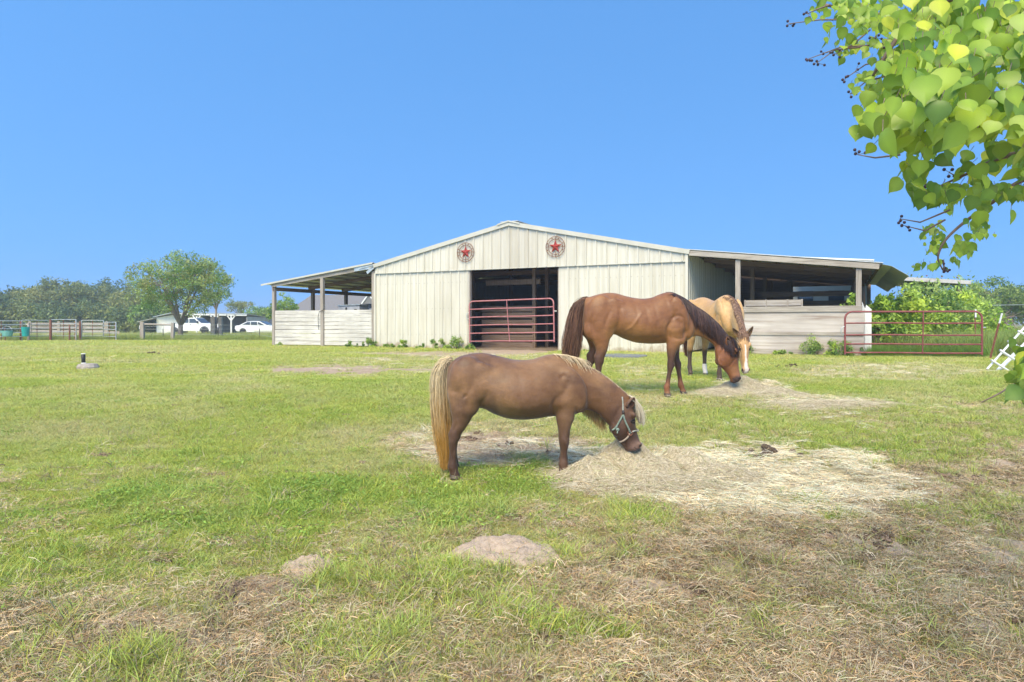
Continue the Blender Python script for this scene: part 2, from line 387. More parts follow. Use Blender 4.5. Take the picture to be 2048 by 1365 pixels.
def make_ground():
    ys = np.concatenate([np.arange(-6, 1.5, .5), np.arange(1.5, 14, .05), 14 * np.exp(np.arange(0, np.log(1500 / 14), .012))])
    us = np.concatenate([[-3, -2, -1.5, -1.3], np.linspace(-1.1, 1.1, 440), [1.3, 1.5, 2, 3]])
    Yg, Ug = np.meshgrid(ys, us, indexing='ij')
    Xg = Ug * np.maximum(np.abs(Yg), 6.0)
    Zg = zg(Xg, Yg)
    # small clods where it is trampled
    bare, straw, hay, th, lush, n1, n2, n3, px, py = cover(Xg, Yg)
    Zg = Zg + np.where(Yg < 14, th * (n3 - .5) * .05 + (fbm(Xg, Yg, 14, 77, 2) - .5) * .02 * (.3 + th), 0)
    col = ground_colour(Xg, Yg)
    ny, nx = Yg.shape
    idx = np.arange(ny * nx).reshape(ny, nx)
    Fq = np.stack([idx[:-1, :-1], idx[:-1, 1:], idx[1:, 1:], idx[1:, :-1]], -1).reshape(-1, 4)
    me = mesh_np('ground', np.stack([Xg, Yg, Zg], -1).reshape(-1, 3), Fq, True, col.reshape(-1, 3))
    m, n, b = new_mat('pasture')
    a = N(n, 'ShaderNodeAttribute'); a.attribute_name = 'Col'
    tc = N(n, 'ShaderNodeTexCoord')
    t = N(n, 'ShaderNodeTexNoise', Scale=22, Detail=8, Roughness=.75); n.links.new(tc.outputs['Object'], t.inputs[0])
    r = ramp(n, [(.25, (.45, .45, .42)), (.5, (1, 1, 1)), (.75, (1.45, 1.42, 1.35))]); n.links.new(t.outputs[0], r.inputs[0])
    mx = N(n, 'ShaderNodeMix', data_type='RGBA', blend_type='MULTIPLY'); mx.inputs[0].default_value = .8
    n.links.new(a.outputs['Color'], mx.inputs[6]); n.links.new(r.outputs[0], mx.inputs[7])
    n.links.new(mx.outputs[2], b.inputs['Base Color']); b.inputs['Roughness'].default_value = .95; b.inputs['Specular IOR Level'].default_value = .1
    bp = N(n, 'ShaderNodeBump', Strength=.9, Distance=.03); n.links.new(t.outputs[0], bp.inputs['Height']); n.links.new(bp.outputs[0], b.inputs['Normal'])
    tag(link('ground', me, m), kind='structure')
make_ground()
# ---------------------------------------------------------------- the barn
BA = Vector((-5.52, 27.7, 0)); BU = Vector((.9012, -.4337, 0)); BV = Vector((.4337, .9012, 0)); BZ = EYE - .925
BANG = math.atan2(BU.y, BU.x)
def bp_(u, v, z): return BA + BU * u + BV * v + Vector((0, 0, BZ + z))
barn = empty('barn', (BA.x, BA.y, BZ), BANG, label='cream metal barn with low gable, open doorway and lean-tos on both sides', cat='barn')
# everything below is in the barn's own frame: x along the front, y into the depth, z up
PEAK_U, PEAK_Z, EAVE_Z, HEAD_Z, LEN, DEP = 6.05, 4.68, 3.36, 3.0, 12.45, 12.0
D0, D1 = 4.32, 7.98
def roof_z(u):
    return PEAK_Z - (PEAK_Z - EAVE_Z) * (abs(u - PEAK_U) / (PEAK_U if u < PEAK_U else LEN - PEAK_U))
def ribbed(u0, u1, zb, zt, y0=0.0, pitch=.37, h=.034, w=.055, off=.0, along='x', wob=0.0):
    """sheet of ribbed metal between u0 and u1, zb and zt may be functions; ribs stick out towards -y"""
    us = [u0]; k = math.ceil((u0 - off) / pitch)
    prof = [(u0, 0)]
    while off + k * pitch < u1 - w:
        c = off + k * pitch
        if c > u0 + w:
            prof += [(c - w / 2 - .012, 0), (c - w / 2 + .006, h), (c + w / 2 - .006, h), (c + w / 2 + .012, 0)]
            m_ = c + pitch / 2
            for q in (-.05, .05):
                if m_ + q + .012 < u1: prof += [(m_ + q - .012, 0), (m_ + q, .006), (m_ + q + .012, 0)]
        k += 1
    prof.append((u1, 0))
    V = []; Fq = []
    zb_ = zb if callable(zb) else (lambda u: zb); zt_ = zt if callable(zt) else (lambda u: zt)
    NZ = 9 if wob else 2
    for (u, d) in prof:
        for j in range(NZ):
            z = zb_(u) + (zt_(u) - zb_(u)) * j / (NZ - 1)
            e = 0
            if wob: e = wob * (float(mnoise.noise(Vector((u * 1.3, z * .9, 5)))) * .6) * max(0, 1 - z / 2.4)
            p = (u + e * .8, y0 - d - abs(e) * .4, z) if along == 'x' else (y0 + d, u, z)
            V.append(p)
    for i in range(len(prof) - 1):
        for j in range(NZ - 1):
            a = i * NZ + j; Fq.append((a, a + NZ, a + NZ + 1, a + 1))
    mb = MB(); mb.add(V, Fq)
    return mb
for (a, b_, nm) in ((0, D0, 'left wall'), (D1, LEN, 'right wall')):
    o = ribbed(a, b_, lambda u: -.05 + .015 * math.sin(u * 3.1), HEAD_Z + .04, 0.0, off=.19, wob=.06).build('front_wall', M['barn_metal'], barn)
    s_ = o.modifiers.new('t', 'SOLIDIFY'); s_.thickness = .004; s_.offset = 0
g = ribbed(-.02, LEN + .06, lambda u: HEAD_Z - .01 - .012 * math.sin(u * 1.4), lambda u: roof_z(u) - .06, -.05, off=.12)
o = g.build('gable_wall', M['barn_metal'], barn); s_ = o.modifiers.new('t', 'SOLIDIFY'); s_.thickness = .004; s_.offset = 0
scr = MB()
for zz, yy in ((.55, 0), (1.55, 0), (2.55, 0)):
    u = .19
    while u < LEN:
        if u < D0 - .05 or u > D1 + .05: scr.box((u + .07, -.004, zz), (.014, .012, .014)); scr.box((u + .28, -.004, zz), (.014, .012, .014))
        u += .37
o = scr.build('screws', M['dark_iron'], barn); o['kind'] = 'stuff'
# trims
t = MB(); t.box((LEN / 2, -.062, HEAD_Z - .005), (LEN + .1, .02, .03)); t.build('drip_trim', M['barn_trim'], barn)
t = MB()
for (u0, z0, u1, z1) in ((-.25, roof_z(0) - .055, PEAK_U, PEAK_Z), (PEAK_U, PEAK_Z, LEN + .12, roof_z(LEN) - .02)):
    t.span((u0, -.115, z0 - .05), (u1, -.115, z1 - .05), .05, .15)
t.build('rake_trim', M['barn_trim'], barn)
t = MB(); t.span((PEAK_U - .45, -.13, PEAK_Z + .012 - .09), (PEAK_U, -.13, PEAK_Z + .035), .09, .05); t.span((PEAK_U, -.13, PEAK_Z + .035), (PEAK_U + .45, -.13, PEAK_Z + .012 - .09), .09, .05)
t.span((PEAK_U - .18, -.1, PEAK_Z + .03), (PEAK_U - .18, DEP, PEAK_Z + .03), .36, .02); t.span((PEAK_U + .18, -.1, PEAK_Z + .03), (PEAK_U + .18, DEP, PEAK_Z + .03), .36, .02)
t.build('ridge_cap', M['barn_trim'], barn)
t = MB(); t.box((LEN + .02, -.045, HEAD_Z / 2 + .2), (.09, .1, HEAD_Z + .35)); t.build('corner_trim', M['barn_metal'], barn)
t = MB(); t.box((-.01, -.035, HEAD_Z / 2), (.07, .07, HEAD_Z)); t.build('corner_trim', M['barn_metal'], barn)
for u in (D0 + .0, D1 - .0):
    t = MB(); t.box((u, .075, HEAD_Z / 2), (.09, .13, HEAD_Z)); t.build('door_jamb', M['wood_z'], barn)
def roof_slab(nm, u0, z0, u1, z1, y0, y1, mat, th=.03, dz=0.0):
    mb = MB(); n = 1
    L = y1 - y0; k = int(L / .37)
    V = []; Fq = []
    prof = []
    for i in range(k + 1):
        y = y0 + i * L / k
        prof += [(y, 0), (y + .02, .022), (y + .06, .022), (y + .08, 0)]
    prof = [p for p in prof if p[0] <= y1 + 1e-6]
    for (y, d) in prof: V += [(u0, y, z0 + d + dz), (u1, y, z1 + d + dz)]
    for i in range(len(prof) - 1): Fq.append((2 * i, 2 * i + 1, 2 * i + 3, 2 * i + 2))
    mb.add(V, Fq)
    o = mb.build(nm, mat, barn); s_ = o.modifiers.new('t', 'SOLIDIFY'); s_.thickness = .006; s_.offset = 0
    return o
roof_slab('main_roof', -.02, roof_z(0), PEAK_U, PEAK_Z, -.12, DEP, M['roof_metal'])
roof_slab('main_roof', PEAK_U, PEAK_Z, LEN + .12, roof_z(LEN) - .02, -.12, DEP, M['roof_metal'])
# side walls of the closed part and the back wall
for (uu, fl) in ((0.0, 1), (LEN, 0)):
    o = ribbed(0.06, DEP, .05, EAVE_Z - .06, uu + (.012 if uu else -.012), pitch=.37, along='y').build('side_wall', M['barn_metal'], barn)
    s_ = o.modifiers.new('t', 'SOLIDIFY'); s_.thickness = .004; s_.offset = 0
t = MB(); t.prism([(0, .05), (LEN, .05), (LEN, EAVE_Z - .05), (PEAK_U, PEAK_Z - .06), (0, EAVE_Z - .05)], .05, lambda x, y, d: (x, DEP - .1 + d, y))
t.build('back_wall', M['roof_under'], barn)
# inside: trusses, posts, stall boards
for u in (6.1, 7.35, 9.6, 2.6):
    for v in (3.4, 7.2):
        t = MB(); t.box((u, v, 1.9), (.14, .14, 3.8)); t.build('inner_post', M['brown_z'], barn)
for v in (.25, 3.4, 7.2, 10.6):
    t = MB(); t.span((.1, v, EAVE_Z - .2), (PEAK_U, v, PEAK_Z - .2), .05, .18); t.span((PEAK_U, v, PEAK_Z - .2), (LEN - .1, v, EAVE_Z - .2), .05, .18)
    t.box((LEN / 2, v + .06, EAVE_Z - .25), (LEN - .3, .05, .18)); t.build('roof_truss', M['brown_x'], barn)
t = MB()
for i, z in enumerate((.12, .40, .70, 1.0, 1.30, 1.58)):
    t.box((5.0, 1.9 + .004 * i, z + .02 * math.sin(i * 2.3)), (2.3, .03, .22), Matrix.Rotation(.008 * math.sin(i * 5), 3, 'Y'))
t.build('stall_boards', M['wood_stall'], barn)
t = MB(); t.box((6.15, 1.98, 1.7), (.13, .13, 3.4)); t.box((5.2, 1.99, 2.62), (2.4, .04, .2)); t.build('stall_post', M['brown_z'], barn)
t = MB()
for z in (.3, .75, 1.2, 1.65, 2.1): t.box((8.6, 4.6, z), (4.6, .03, .24))
for z in (.3, .75, 1.2, 1.65): t.box((3.4, 5.6, z), (5.6, .03, .24))
t.build('stall_boards', M['brown_x'], barn)
t = MB(); t.box((LEN / 2, DEP / 2, .012), (LEN - .2, DEP - .3, .02)); t.build('dirt_floor', noisy('barn_dirt', (.20, .14, .095), (.32, .24, .17), 4, .95), barn)

# left lean-to
LU, LZ = -5.52, 2.66
def ll_z(u): return EAVE_Z - .03 + (u / LU) * (LZ - EAVE_Z + .06)
roof_slab('lean_roof', -6.1, ll_z(-6.1) + .08, -.03, ll_z(-.03) + .10, -.16, 9.8, M['roof_metal'])
t = MB(); t.span((-6.12, -.17, ll_z(-6.1) + .055), (-.06, -.17, ll_z(0) + .085), .02, .07); t.build('roof_edge_trim', M['barn_trim'], barn)
t = MB(); t.span((-5.6, -.06, ll_z(-5.6) - .02), (-.05, -.06, ll_z(0) - .04), .045, .17); t.build('front_rafter', M['wood_x'], barn)
for v in (2.45, 4.85, 7.25, 9.6):
    t = MB(); t.span((-5.7, v - .08, ll_z(-5.7) - .03), (-.05, v - .08, ll_z(0) - .05), .045, .16); t.build('rafter', M['brown_x'], barn)
t = MB()
for i in range(8):
    u = -.3 - i * .75; t.box((u, 4.8, ll_z(u) + .045), (.09, 9.7, .04))
t.build('purlins', M['wood_y'], barn)
t = MB(); t.box((-5.50, 4.75, LZ - .16), (.045, 9.7, .16)); t.build('eave_beam', M['brown_x'], barn)
for v in (0, 2.45, 4.85, 7.25, 9.6):
    t = MB(); t.box((-5.52 + .0, v + .02, LZ / 2 - .06), (.14, .14, LZ + .04)); t.build('post', M['wood_z'] if v == 0 else M['brown_z'], barn, bevel=.008)
t = MB(); t.box((-2.75, -.02, 1.42), (.15, .14, 2.96), Matrix.Rotation(-.008, 3, 'Y')); t.build('post', M['wood_z'], barn, bevel=.008)
t = MB(); t.box((-.12, .02, 1.55), (.13, .14, 3.1)); t.build('post', M['wood_z'], barn, bevel=.008)
rb = random.Random(4)
for (u0, u1) in ((-5.45, -2.83), (-2.67, -.19)):
    t = MB(); z = .06; n = 9
    for i in range(n):
        h = .165; tilt = rb.uniform(-.006, .006); ln = u1 - u0
        t.box(((u0 + u1) / 2, .0 + rb.uniform(-.006, .006), z + h / 2), (ln - rb.uniform(0, .02), .028, h - rb.uniform(.006, .02)), Matrix.Rotation(tilt, 3, 'Y')); z += h
    t.build('board_wall', M['white_board'], barn, bevel=.004)
t = MB(); z = .1
for i in range(6):
    t.box((-5.40, 4.8, z + .1), (.03, 9.5, .15)); z += .23
t.build('side_boards', M['wood_y'], barn)
t = MB()
for z in (1.86, 2.22): t.box((-2.9, 9.62, z), (5.1, .03, .16))
t.box((-2.9, 9.64, .75), (5.1, .03, 1.45))
t.build('back_rails', M['brown_x'], barn)
# torn soffit sheet by the corner
t = MB(); t.span((-1.0, -.12, ll_z(-1.0) - .02), (-.1, -.13, ll_z(0) - .06), .02, .16); t.span((-.75, -.15, ll_z(0) - .12), (-.03, -.15, ll_z(0) + .01), .03, .04); t.span((-.35, -.13, ll_z(0) - .3), (-.02, -.13, ll_z(0) - .07), .02, .12)
t.build('torn_flashing', M['galv'], barn)
# black hose looped over the middle post
t = MB(); t.tube([(-2.60, -.10, 1.60), (-2.66, -.13, 1.53), (-2.84, -.13, 1.47), (-2.92, -.11, 1.28), (-2.92, -.10, .9), (-2.90, -.10, .72)], .012, 6)
t.build('hose', M['black_plastic'], barn, True)

# right lean-to
RU, RZ0, RZ1, RUE = LEN + .1, 3.34, 2.70, 18.0
def rl_z(u): return RZ0 + (u - RU) / (RUE - RU) * (RZ1 - RZ0)
t = MB(); t.span((RU, -.09, RZ0 - .085), (RUE, -.09, RZ1 - .085), .045, .16); t.build('front_beam', M['wood_x'], barn, bevel=.005)
roof_slab('lean_roof', RU - .05, rl_z(RU - .05) + .02, 18.1, rl_z(18.1) + .02, -.13, 11.6, M['galv'])
for v in (2.4, 4.8, 7.2, 9.6):
    t = MB(); t.span((RU + .05, v, rl_z(RU) - .11), (17.9, v, rl_z(17.9) - .11), .045, .16); t.build('rafter', M['brown_x'], barn)
t = MB()
for i in range(8):
    u = RU + .3 + i * .74; t.box((u, 5.7, rl_z(u) - .025), (.09, 11.4, .04))
t.build('purlins', M['brown_x'], barn)
for (u, v) in ((14.06, 0.03), (17.47, 0.03)):
    t = MB(); t.box((u, v, rl_z(u) / 2 - .09), (.15, .14, rl_z(u) - .17)); t.build('post', M['wood_z'], barn, bevel=.008)
for (u, v) in ((14.06, 3.9), (14.06, 8.6), (17.47, 2.9), (17.47, 5.8), (17.47, 8.7), (17.47, 11.5), (14.06, 11.5)):
    t = MB(); t.box((u, v, rl_z(u) / 2 - .09), (.14, .14, rl_z(u) - .17)); t.build('post', M['brown_z'], barn)
t = MB(); t.box((17.44, 5.8, rl_z(17.44) - .24), (.045, 11.5, .2)); t.build('eave_beam', M['wood_y'], barn)
# panelled front below
t = MB(); t.box((15.55, -.075, 1.40), (4.0, .035, .18)); t.box((15.6, -.075, .655), (4.0, .03, .11)); t.build('rail_board', M['wood_x'], barn, bevel=.004)
t = MB(); t.box((15.6, -.045, .985), (4.0, .02, .655)); t.box((15.6, -.05, .31), (4.0, .02, .58)); t.build('plywood_panel', M['ply'], barn)
t = MB(); t.box((15.35, -.075, .10), (2.6, .03, .16), Matrix.Rotation(.01, 3, 'Y')); t.build('rail_board', M['wood_x'], barn, bevel=.004)
# rails and stall fronts deep inside
for (v, z) in ((7.2, 1.0), (7.2, 1.78), (5.8, 2.1), (7.2, .5)): t = MB(); t.box((15.85, v, z), (3.3, .035, .2)); t.build('inner_rail', M['brown_x'], barn)
for (c_, d_) in (((13.75, 11.7, 1.7), (2.5, .03, 3.3)), ((16.2, 11.72, .92), (2.6, .03, 1.8)), ((16.2, 11.74, 2.86), (2.6, .03, .34))): t = MB(); t.box(c_, d_); t.build('back_boards', M['brown_x'], barn)
t = MB(); t.box((15.9, 10.2, 2.28), (3.2, .035, .20)); t.build('inner_rail', M['brown_x'], barn)
# roof flap hanging down past the eave on the far side
t = MB(); V = []; Fq = []
for i in range(22):
    y = .35 + i * .5; V += [(18.0, y - .5 * (i == 0), RZ1 + .0), (18.35, y, RZ1 - .05), (18.8, y, RZ1 - .36 + .015 * math.sin(i * .9))]
for i in range(21):
    for j in range(2): a = i * 3 + j; Fq.append((a, a + 1, a + 4, a + 3))
t.add(V, Fq); o = t.build('eave_sheet', M['eave_tin'], barn); s_ = o.modifiers.new('t', 'SOLIDIFY'); s_.thickness = .006

# ---- stars on the gable
def star_ornament(u, z, lab):
    c = bp_(u, -.05, z); r = empty('star_ornament', c + BU * 0 + BV * -.06, BANG, label=lab, cat='wall ornament', group='ringed metal stars on the barn gable')
    for R_ in (.36, .27):
        mb = MB(); mb.tube([(R_ * math.cos(a), 0, R_ * math.sin(a)) for a in np.linspace(0, 2 * math.pi, 41)], .011, 6, False); mb.build('ring', M['rust'], r, True)
    for k in range(4):
        a = k * math.pi / 2; mb = MB(); mb.tube([(.15 * math.cos(a), 0, .15 * math.sin(a)), (.37 * math.cos(a), 0, .37 * math.sin(a))], .009, 6); mb.build('spoke', M['rust'], r, True)
    for k in range(8):
        a = k * math.pi / 4 + math.pi / 8; b2 = MB(); b2.ball((.315 * math.cos(a), -.01, .315 * math.sin(a)), .022); b2.build('knob', M['rust'], r, True)
    V = [(0, -.07, 0)]; Fq = []
    for k in range(10):
        a = math.pi / 2 + k * math.pi / 5; R_ = .255 if k % 2 == 0 else .10
        V.append((R_ * math.cos(a), 0, R_ * math.sin(a)))
    for k in range(10): Fq.append((0, 1 + k, 1 + (k + 1) % 10))
    Fq.append(tuple(range(10, 0, -1)))
    mb = MB(); mb.add(V, Fq); mb.build('star', M['star_red'], r)
star_ornament(4.23, 3.66, 'left of the two red stars in rusty rings on the barn gable')
star_ornament(7.88, 3.69, 'right of the two red stars in rusty rings on the barn gable')

# ---- tube gates
def tube_gate(L, zs, r, mat, rot, loc, lab, brace_x, tilt=0.0, brace_dx=0.0, corner=.16, latch=True, lean=0):
    root = empty('tube_gate', loc, rot, label=lab, cat='gate')
    root.rotation_euler = (lean, -tilt, rot)
    z0, z1 = zs[0], zs[-1]
    p = [(0, 0, z0 - .05), (0, 0, z1 - corner)]
    for a in np.linspace(0, math.pi / 2, 6)[1:]: p.append((corner * (1 - math.cos(a)), 0, z1 - corner + corner * math.sin(a)))
    for a in np.linspace(math.pi / 2, 0, 6): p.append((L - corner * (1 - math.cos(a)), 0, z1 - corner + corner * math.sin(a)))
    p.append((L, 0, z0 - .05))
    mb = MB(); mb.tube(p, r, 10); mb.build('gate_frame', mat, root, True)
    for z in zs[:-1]:
        mb = MB(); mb.tube([(0.01, 0, z), (L * .33, 0, z + .008), (L * .66, 0, z - .006), (L - .01, 0, z)], r * .85, 8); mb.build('rail', mat, root, True)
    mb = MB(); mb.tube([(brace_x, -r, z1), (brace_x + brace_dx * .4, -r, (z0 + z1) / 2), (brace_x + brace_dx, -r, z0 - .03)], r * .6, 8); mb.build('brace', mat, root, True)
    if latch:
        mb = MB(); mb.tube([(-.02, -.01, z1 - .42), (-.10, -.02, z1 - .46), (-.12, -.01, z1 - .62), (-.03, -.02, z1 - .66)], .016, 6); mb.build('chain', M['galv'], root, True)
        mb = MB(); mb.tube([(L, 0, z1 - .45), (L + .11, 0.02, z1 - .46)], .02, 6); mb.build('hinge', M['galv'], root, True)
    return root
g1 = bp_(D0 + .10, -.10, 0)
tube_gate(3.42, [.30, .60, .90, 1.20, 1.50, 1.80], .026, M['gate_pink'], BANG, g1, 'faded pinkish-red tube gate across the open barn doorway', 1.58, .018, .1)
gl, gr = at(1690, 705, 19.7), at(1964, 705, 19.3)
d_ = gr - gl
tube_gate(math.hypot(d_.x, d_.y), [.12, .37, .63, .97, 1.30], .028, M['gate_red'], math.atan2(d_.y, d_.x), (gl.x, gl.y, zf(gl.x, gl.y) + .01), 'dark red tube gate standing in front of the leafy thicket right of the barn', 2.12, 0, -.02, corner=.2)
# ---------------------------------------------------------------- horses
def crom(P, n):
    """Catmull-Rom through rows of P, n samples per interval"""
    P = np.asarray(P, float); m = len(P); out = []
    for i in range(m - 1):
        p0 = P[i - 1] if i else 2 * P[0] - P[1]; p1 = P[i]; p2 = P[i + 1]; p3 = P[i + 2] if i + 2 < m else 2 * P[-1] - P[-2]
        for t in np.linspace(0, 1, n, endpoint=False):
            out.append(.5 * ((2 * p1) + (-p0 + p2) * t + (2 * p0 - 5 * p1 + 4 * p2 - p3) * t * t + (-p0 + 3 * p1 - 3 * p2 + p3) * t ** 3))
    out.append(P[-1]); return np.array(out)

class Beast:
    """profile plane: x forward (towards the head), z up, y sideways (near side negative)"""
    def __init__(s, name, cx, gy, sc):
        s.name = name; s.cx = cx; s.gy = gy; s.sc = sc; s.mb = MB(); s.bend = None
    def P(s, u, v): return ((u - s.cx) * s.sc, (s.gy - v) * s.sc)
    def loft(s, st, n=6, N=28, pear=0.0, sq=2.0, mirror=False):
        """st rows: (u1, v1, u2, v2, half width, lateral offset)"""
        R = []
        for r in st:
            a = s.P(r[0], r[1]); b = s.P(r[2], r[3]); R.append([a[0], a[1], b[0], b[1], r[4], r[5] if len(r) > 5 else 0.0])
        R = crom(R, n)
        for sg in ((1, -1) if mirror else (1,)):
            V = []; Fq = []
            for r in R:
                a = np.array([r[0], r[1]]); b = np.array([r[2], r[3]]); c = (a + b) / 2; h = (a - b) / 2
                for k in range(N):
                    th = 2 * math.pi * k / N; ca, sa = math.cos(th), math.sin(th)
                    e = 2.0 / sq; cu = math.copysign(abs(ca) ** e, ca); su = math.copysign(abs(sa) ** e, sa)
                    p = c + h * cu; w = max(r[4], .002) * su * (1 - pear * ca)
                    V.append((p[0], sg * r[5] + w, p[1]))
            m = len(R)
            for i in range(m - 1):
                for k in range(N):
                    k2 = (k + 1) % N; Fq.append((i * N + k, i * N + k2, (i + 1) * N + k2, (i + 1) * N + k))
            Fq.append(tuple(reversed(range(N)))); Fq.append(tuple((m - 1) * N + k for k in range(N)))
            s.mb.add(V, Fq)
    def blob(s, u, v, ru, rv, w, lat, rot=0.0, mirror=True):
        x, z = s.P(u, v)
        Mx = Matrix.Rotation(math.radians(rot), 3, 'Y')
        for sg in ((1, -1) if mirror else (1,)):
            s.mb.ball((x, sg * lat, z), (ru * s.sc, w, rv * s.sc), 20, 14, Mx)
    def body(s, root, mat, paint, voxel, smooth, warp=None, disp=None):
        me = bpy.data.meshes.new('t'); me.from_pydata(s.mb.V, [], s.mb.F)
        bm = bmesh.new(); bm.from_mesh(me); bmesh.ops.recalc_face_normals(bm, faces=bm.faces); bm.to_mesh(me); bm.free()
        o = bpy.data.objects.new('t', me); C.objects.link(o)
        r = o.modifiers.new('r', 'REMESH'); r.mode = 'VOXEL'; r.voxel_size = voxel; r.adaptivity = 0
        r.use_smooth_shade = True
        q = o.modifiers.new('s', 'SMOOTH'); q.factor = .5; q.iterations = smooth
        dg = bpy.context.evaluated_depsgraph_get(); ev = o.evaluated_get(dg)
        m2 = bpy.data.meshes.new_from_object(ev, depsgraph=dg)
        bpy.data.objects.remove(o); bpy.data.meshes.remove(me)
        n = len(m2.vertices); co = np.empty(n * 3, np.float32); m2.vertices.foreach_get('co', co); co = co.reshape(-1, 3)
        nr = np.empty(n * 3, np.float32); m2.vertices.foreach_get('normal', nr); nr = nr.reshape(-1, 3)
        ed = np.empty(len(m2.edges) * 2, np.int32); m2.edges.foreach_get('vertices', ed); ed = ed.reshape(-1, 2)
        deg = np.bincount(ed.ravel(), minlength=n).astype(np.float32)[:, None]; wgt = s.soft(co)[:, None].astype(np.float32) if hasattr(s, 'soft') else 0.0
        for _ in range(getattr(s, 'iters', 26) if hasattr(s, 'soft') else 0):
            ac = np.stack([np.bincount(ed[:, 0], co[ed[:, 1], k], n) + np.bincount(ed[:, 1], co[ed[:, 0], k], n) for k in range(3)], 1)
            co = co + wgt * .6 * (ac / deg - co)
        if disp is not None: co = co + nr * disp(co)[:, None]
        cols = paint(co)
        s.warp = warp
        if warp is not None: co = warp(co)
        m2.vertices.foreach_set('co', co.astype(np.float32).ravel())
        a = m2.color_attributes.new('Col', 'FLOAT_COLOR', 'POINT'); cc = np.ones((n, 4), np.float32); cc[:, :3] = cols
        a.data.foreach_set('color', cc.ravel())
        m2.polygons.foreach_set('use_smooth', np.ones(len(m2.polygons), bool)); m2.update()
        m2.materials.clear()
        b = link('body', m2, mat, root); s.obj = b
        from mathutils.bvhtree import BVHTree
        s.bvh = BVHTree.FromPolygons([tuple(v) for v in co], [tuple(p.vertices) for p in m2.polygons])
        return b
    def w(s, p):
        p = np.asarray(p, float)
        if s.warp is None: return p
        return s.warp(p.reshape(-1, 3)).reshape(p.shape)
    def skin(s, x, z, side=-1, off=0.0):
        """point on the surface at profile (x, z), coming from the near side (side -1)"""
        h = s.bvh.ray_cast(Vector((x, side * 2.0, z)), Vector((0, -side, 0)))
        if h[0] is None: return None
        return h[0] + h[1] * off, h[1]

def coat(name, rough=.55, spec=.35, sheen=.15, hair=90):
    m, n, b = new_mat(name)
    a = N(n, 'ShaderNodeAttribute'); a.attribute_name = 'Col'
    tc = N(n, 'ShaderNodeTexCoord'); mp = N(n, 'ShaderNodeMapping'); mp.inputs['Scale'].default_value = (hair * .8, hair, hair * .45); mp.inputs['Rotation'].default_value = (0, .5, 0)
    n.links.new(tc.outputs['Object'], mp.inputs[0])
    t = N(n, 'ShaderNodeTexNoise', Scale=1.0, Detail=5, Roughness=.7); n.links.new(mp.outputs[0], t.inputs[0])
    r = ramp(n, [(.25, (.80, .78, .76)), (.75, (1.18, 1.18, 1.18))]); n.links.new(t.outputs[0], r.inputs[0])
    t2 = N(n, 'ShaderNodeTexNoise', Scale=3.2, Detail=4); n.links.new(tc.outputs['Object'], t2.inputs[0])
    r2 = ramp(n, [(.3, (.84, .82, .80)), (.7, (1.12, 1.13, 1.14))]); n.links.new(t2.outputs[0], r2.inputs[0])
    m1 = N(n, 'ShaderNodeMix', data_type='RGBA', blend_type='MULTIPLY'); m1.inputs[0].default_value = .75
    m2 = N(n, 'ShaderNodeMix', data_type='RGBA', blend_type='MULTIPLY'); m2.inputs[0].default_value = .8
    n.links.new(a.outputs['Color'], m1.inputs[6]); n.links.new(r.outputs[0], m1.inputs[7])
    n.links.new(m1.outputs[2], m2.inputs[6]); n.links.new(r2.outputs[0], m2.inputs[7])
    t3 = N(n, 'ShaderNodeTexNoise', Scale=13, Detail=6, Roughness=.7, Distortion=.8); mp3 = N(n, 'ShaderNodeMapping'); mp3.inputs['Scale'].default_value = (.6, 1, 1.3); n.links.new(tc.outputs['Object'], mp3.inputs[0]); n.links.new(mp3.outputs[0], t3.inputs[0])
    r3 = ramp(n, [(.3, (.80, .78, .76)), (.7, (1.18, 1.17, 1.14))]); n.links.new(t3.outputs[0], r3.inputs[0])
    m3 = N(n, 'ShaderNodeMix', data_type='RGBA', blend_type='MULTIPLY'); m3.inputs[0].default_value = .8; n.links.new(m2.outputs[2], m3.inputs[6]); n.links.new(r3.outputs[0], m3.inputs[7])
    n.links.new(m3.outputs[2], b.inputs['Base Color'])
    rr = ramp(n, [(.3, (rough - .10,) * 3), (.7, (rough + .14,) * 3)]); n.links.new(t3.outputs[0], rr.inputs[0]); n.links.new(rr.outputs[0], b.inputs['Roughness'])
    b.inputs['Roughness'].default_value = rough; b.inputs['Specular IOR Level'].default_value = spec
    b.inputs['Sheen Weight'].default_value = sheen; b.inputs['Sheen Roughness'].default_value = .4
    bq = N(n, 'ShaderNodeBump', Strength=.35, Distance=.012); n.links.new(t3.outputs[0], bq.inputs['Height'])
    bp = N(n, 'ShaderNodeBump', Strength=.30, Distance=.005); n.links.new(t.outputs[0], bp.inputs['Height']); n.links.new(bq.outputs[0], bp.inputs['Normal']); n.links.new(bp.outputs[0], b.inputs['Normal'])
    return m

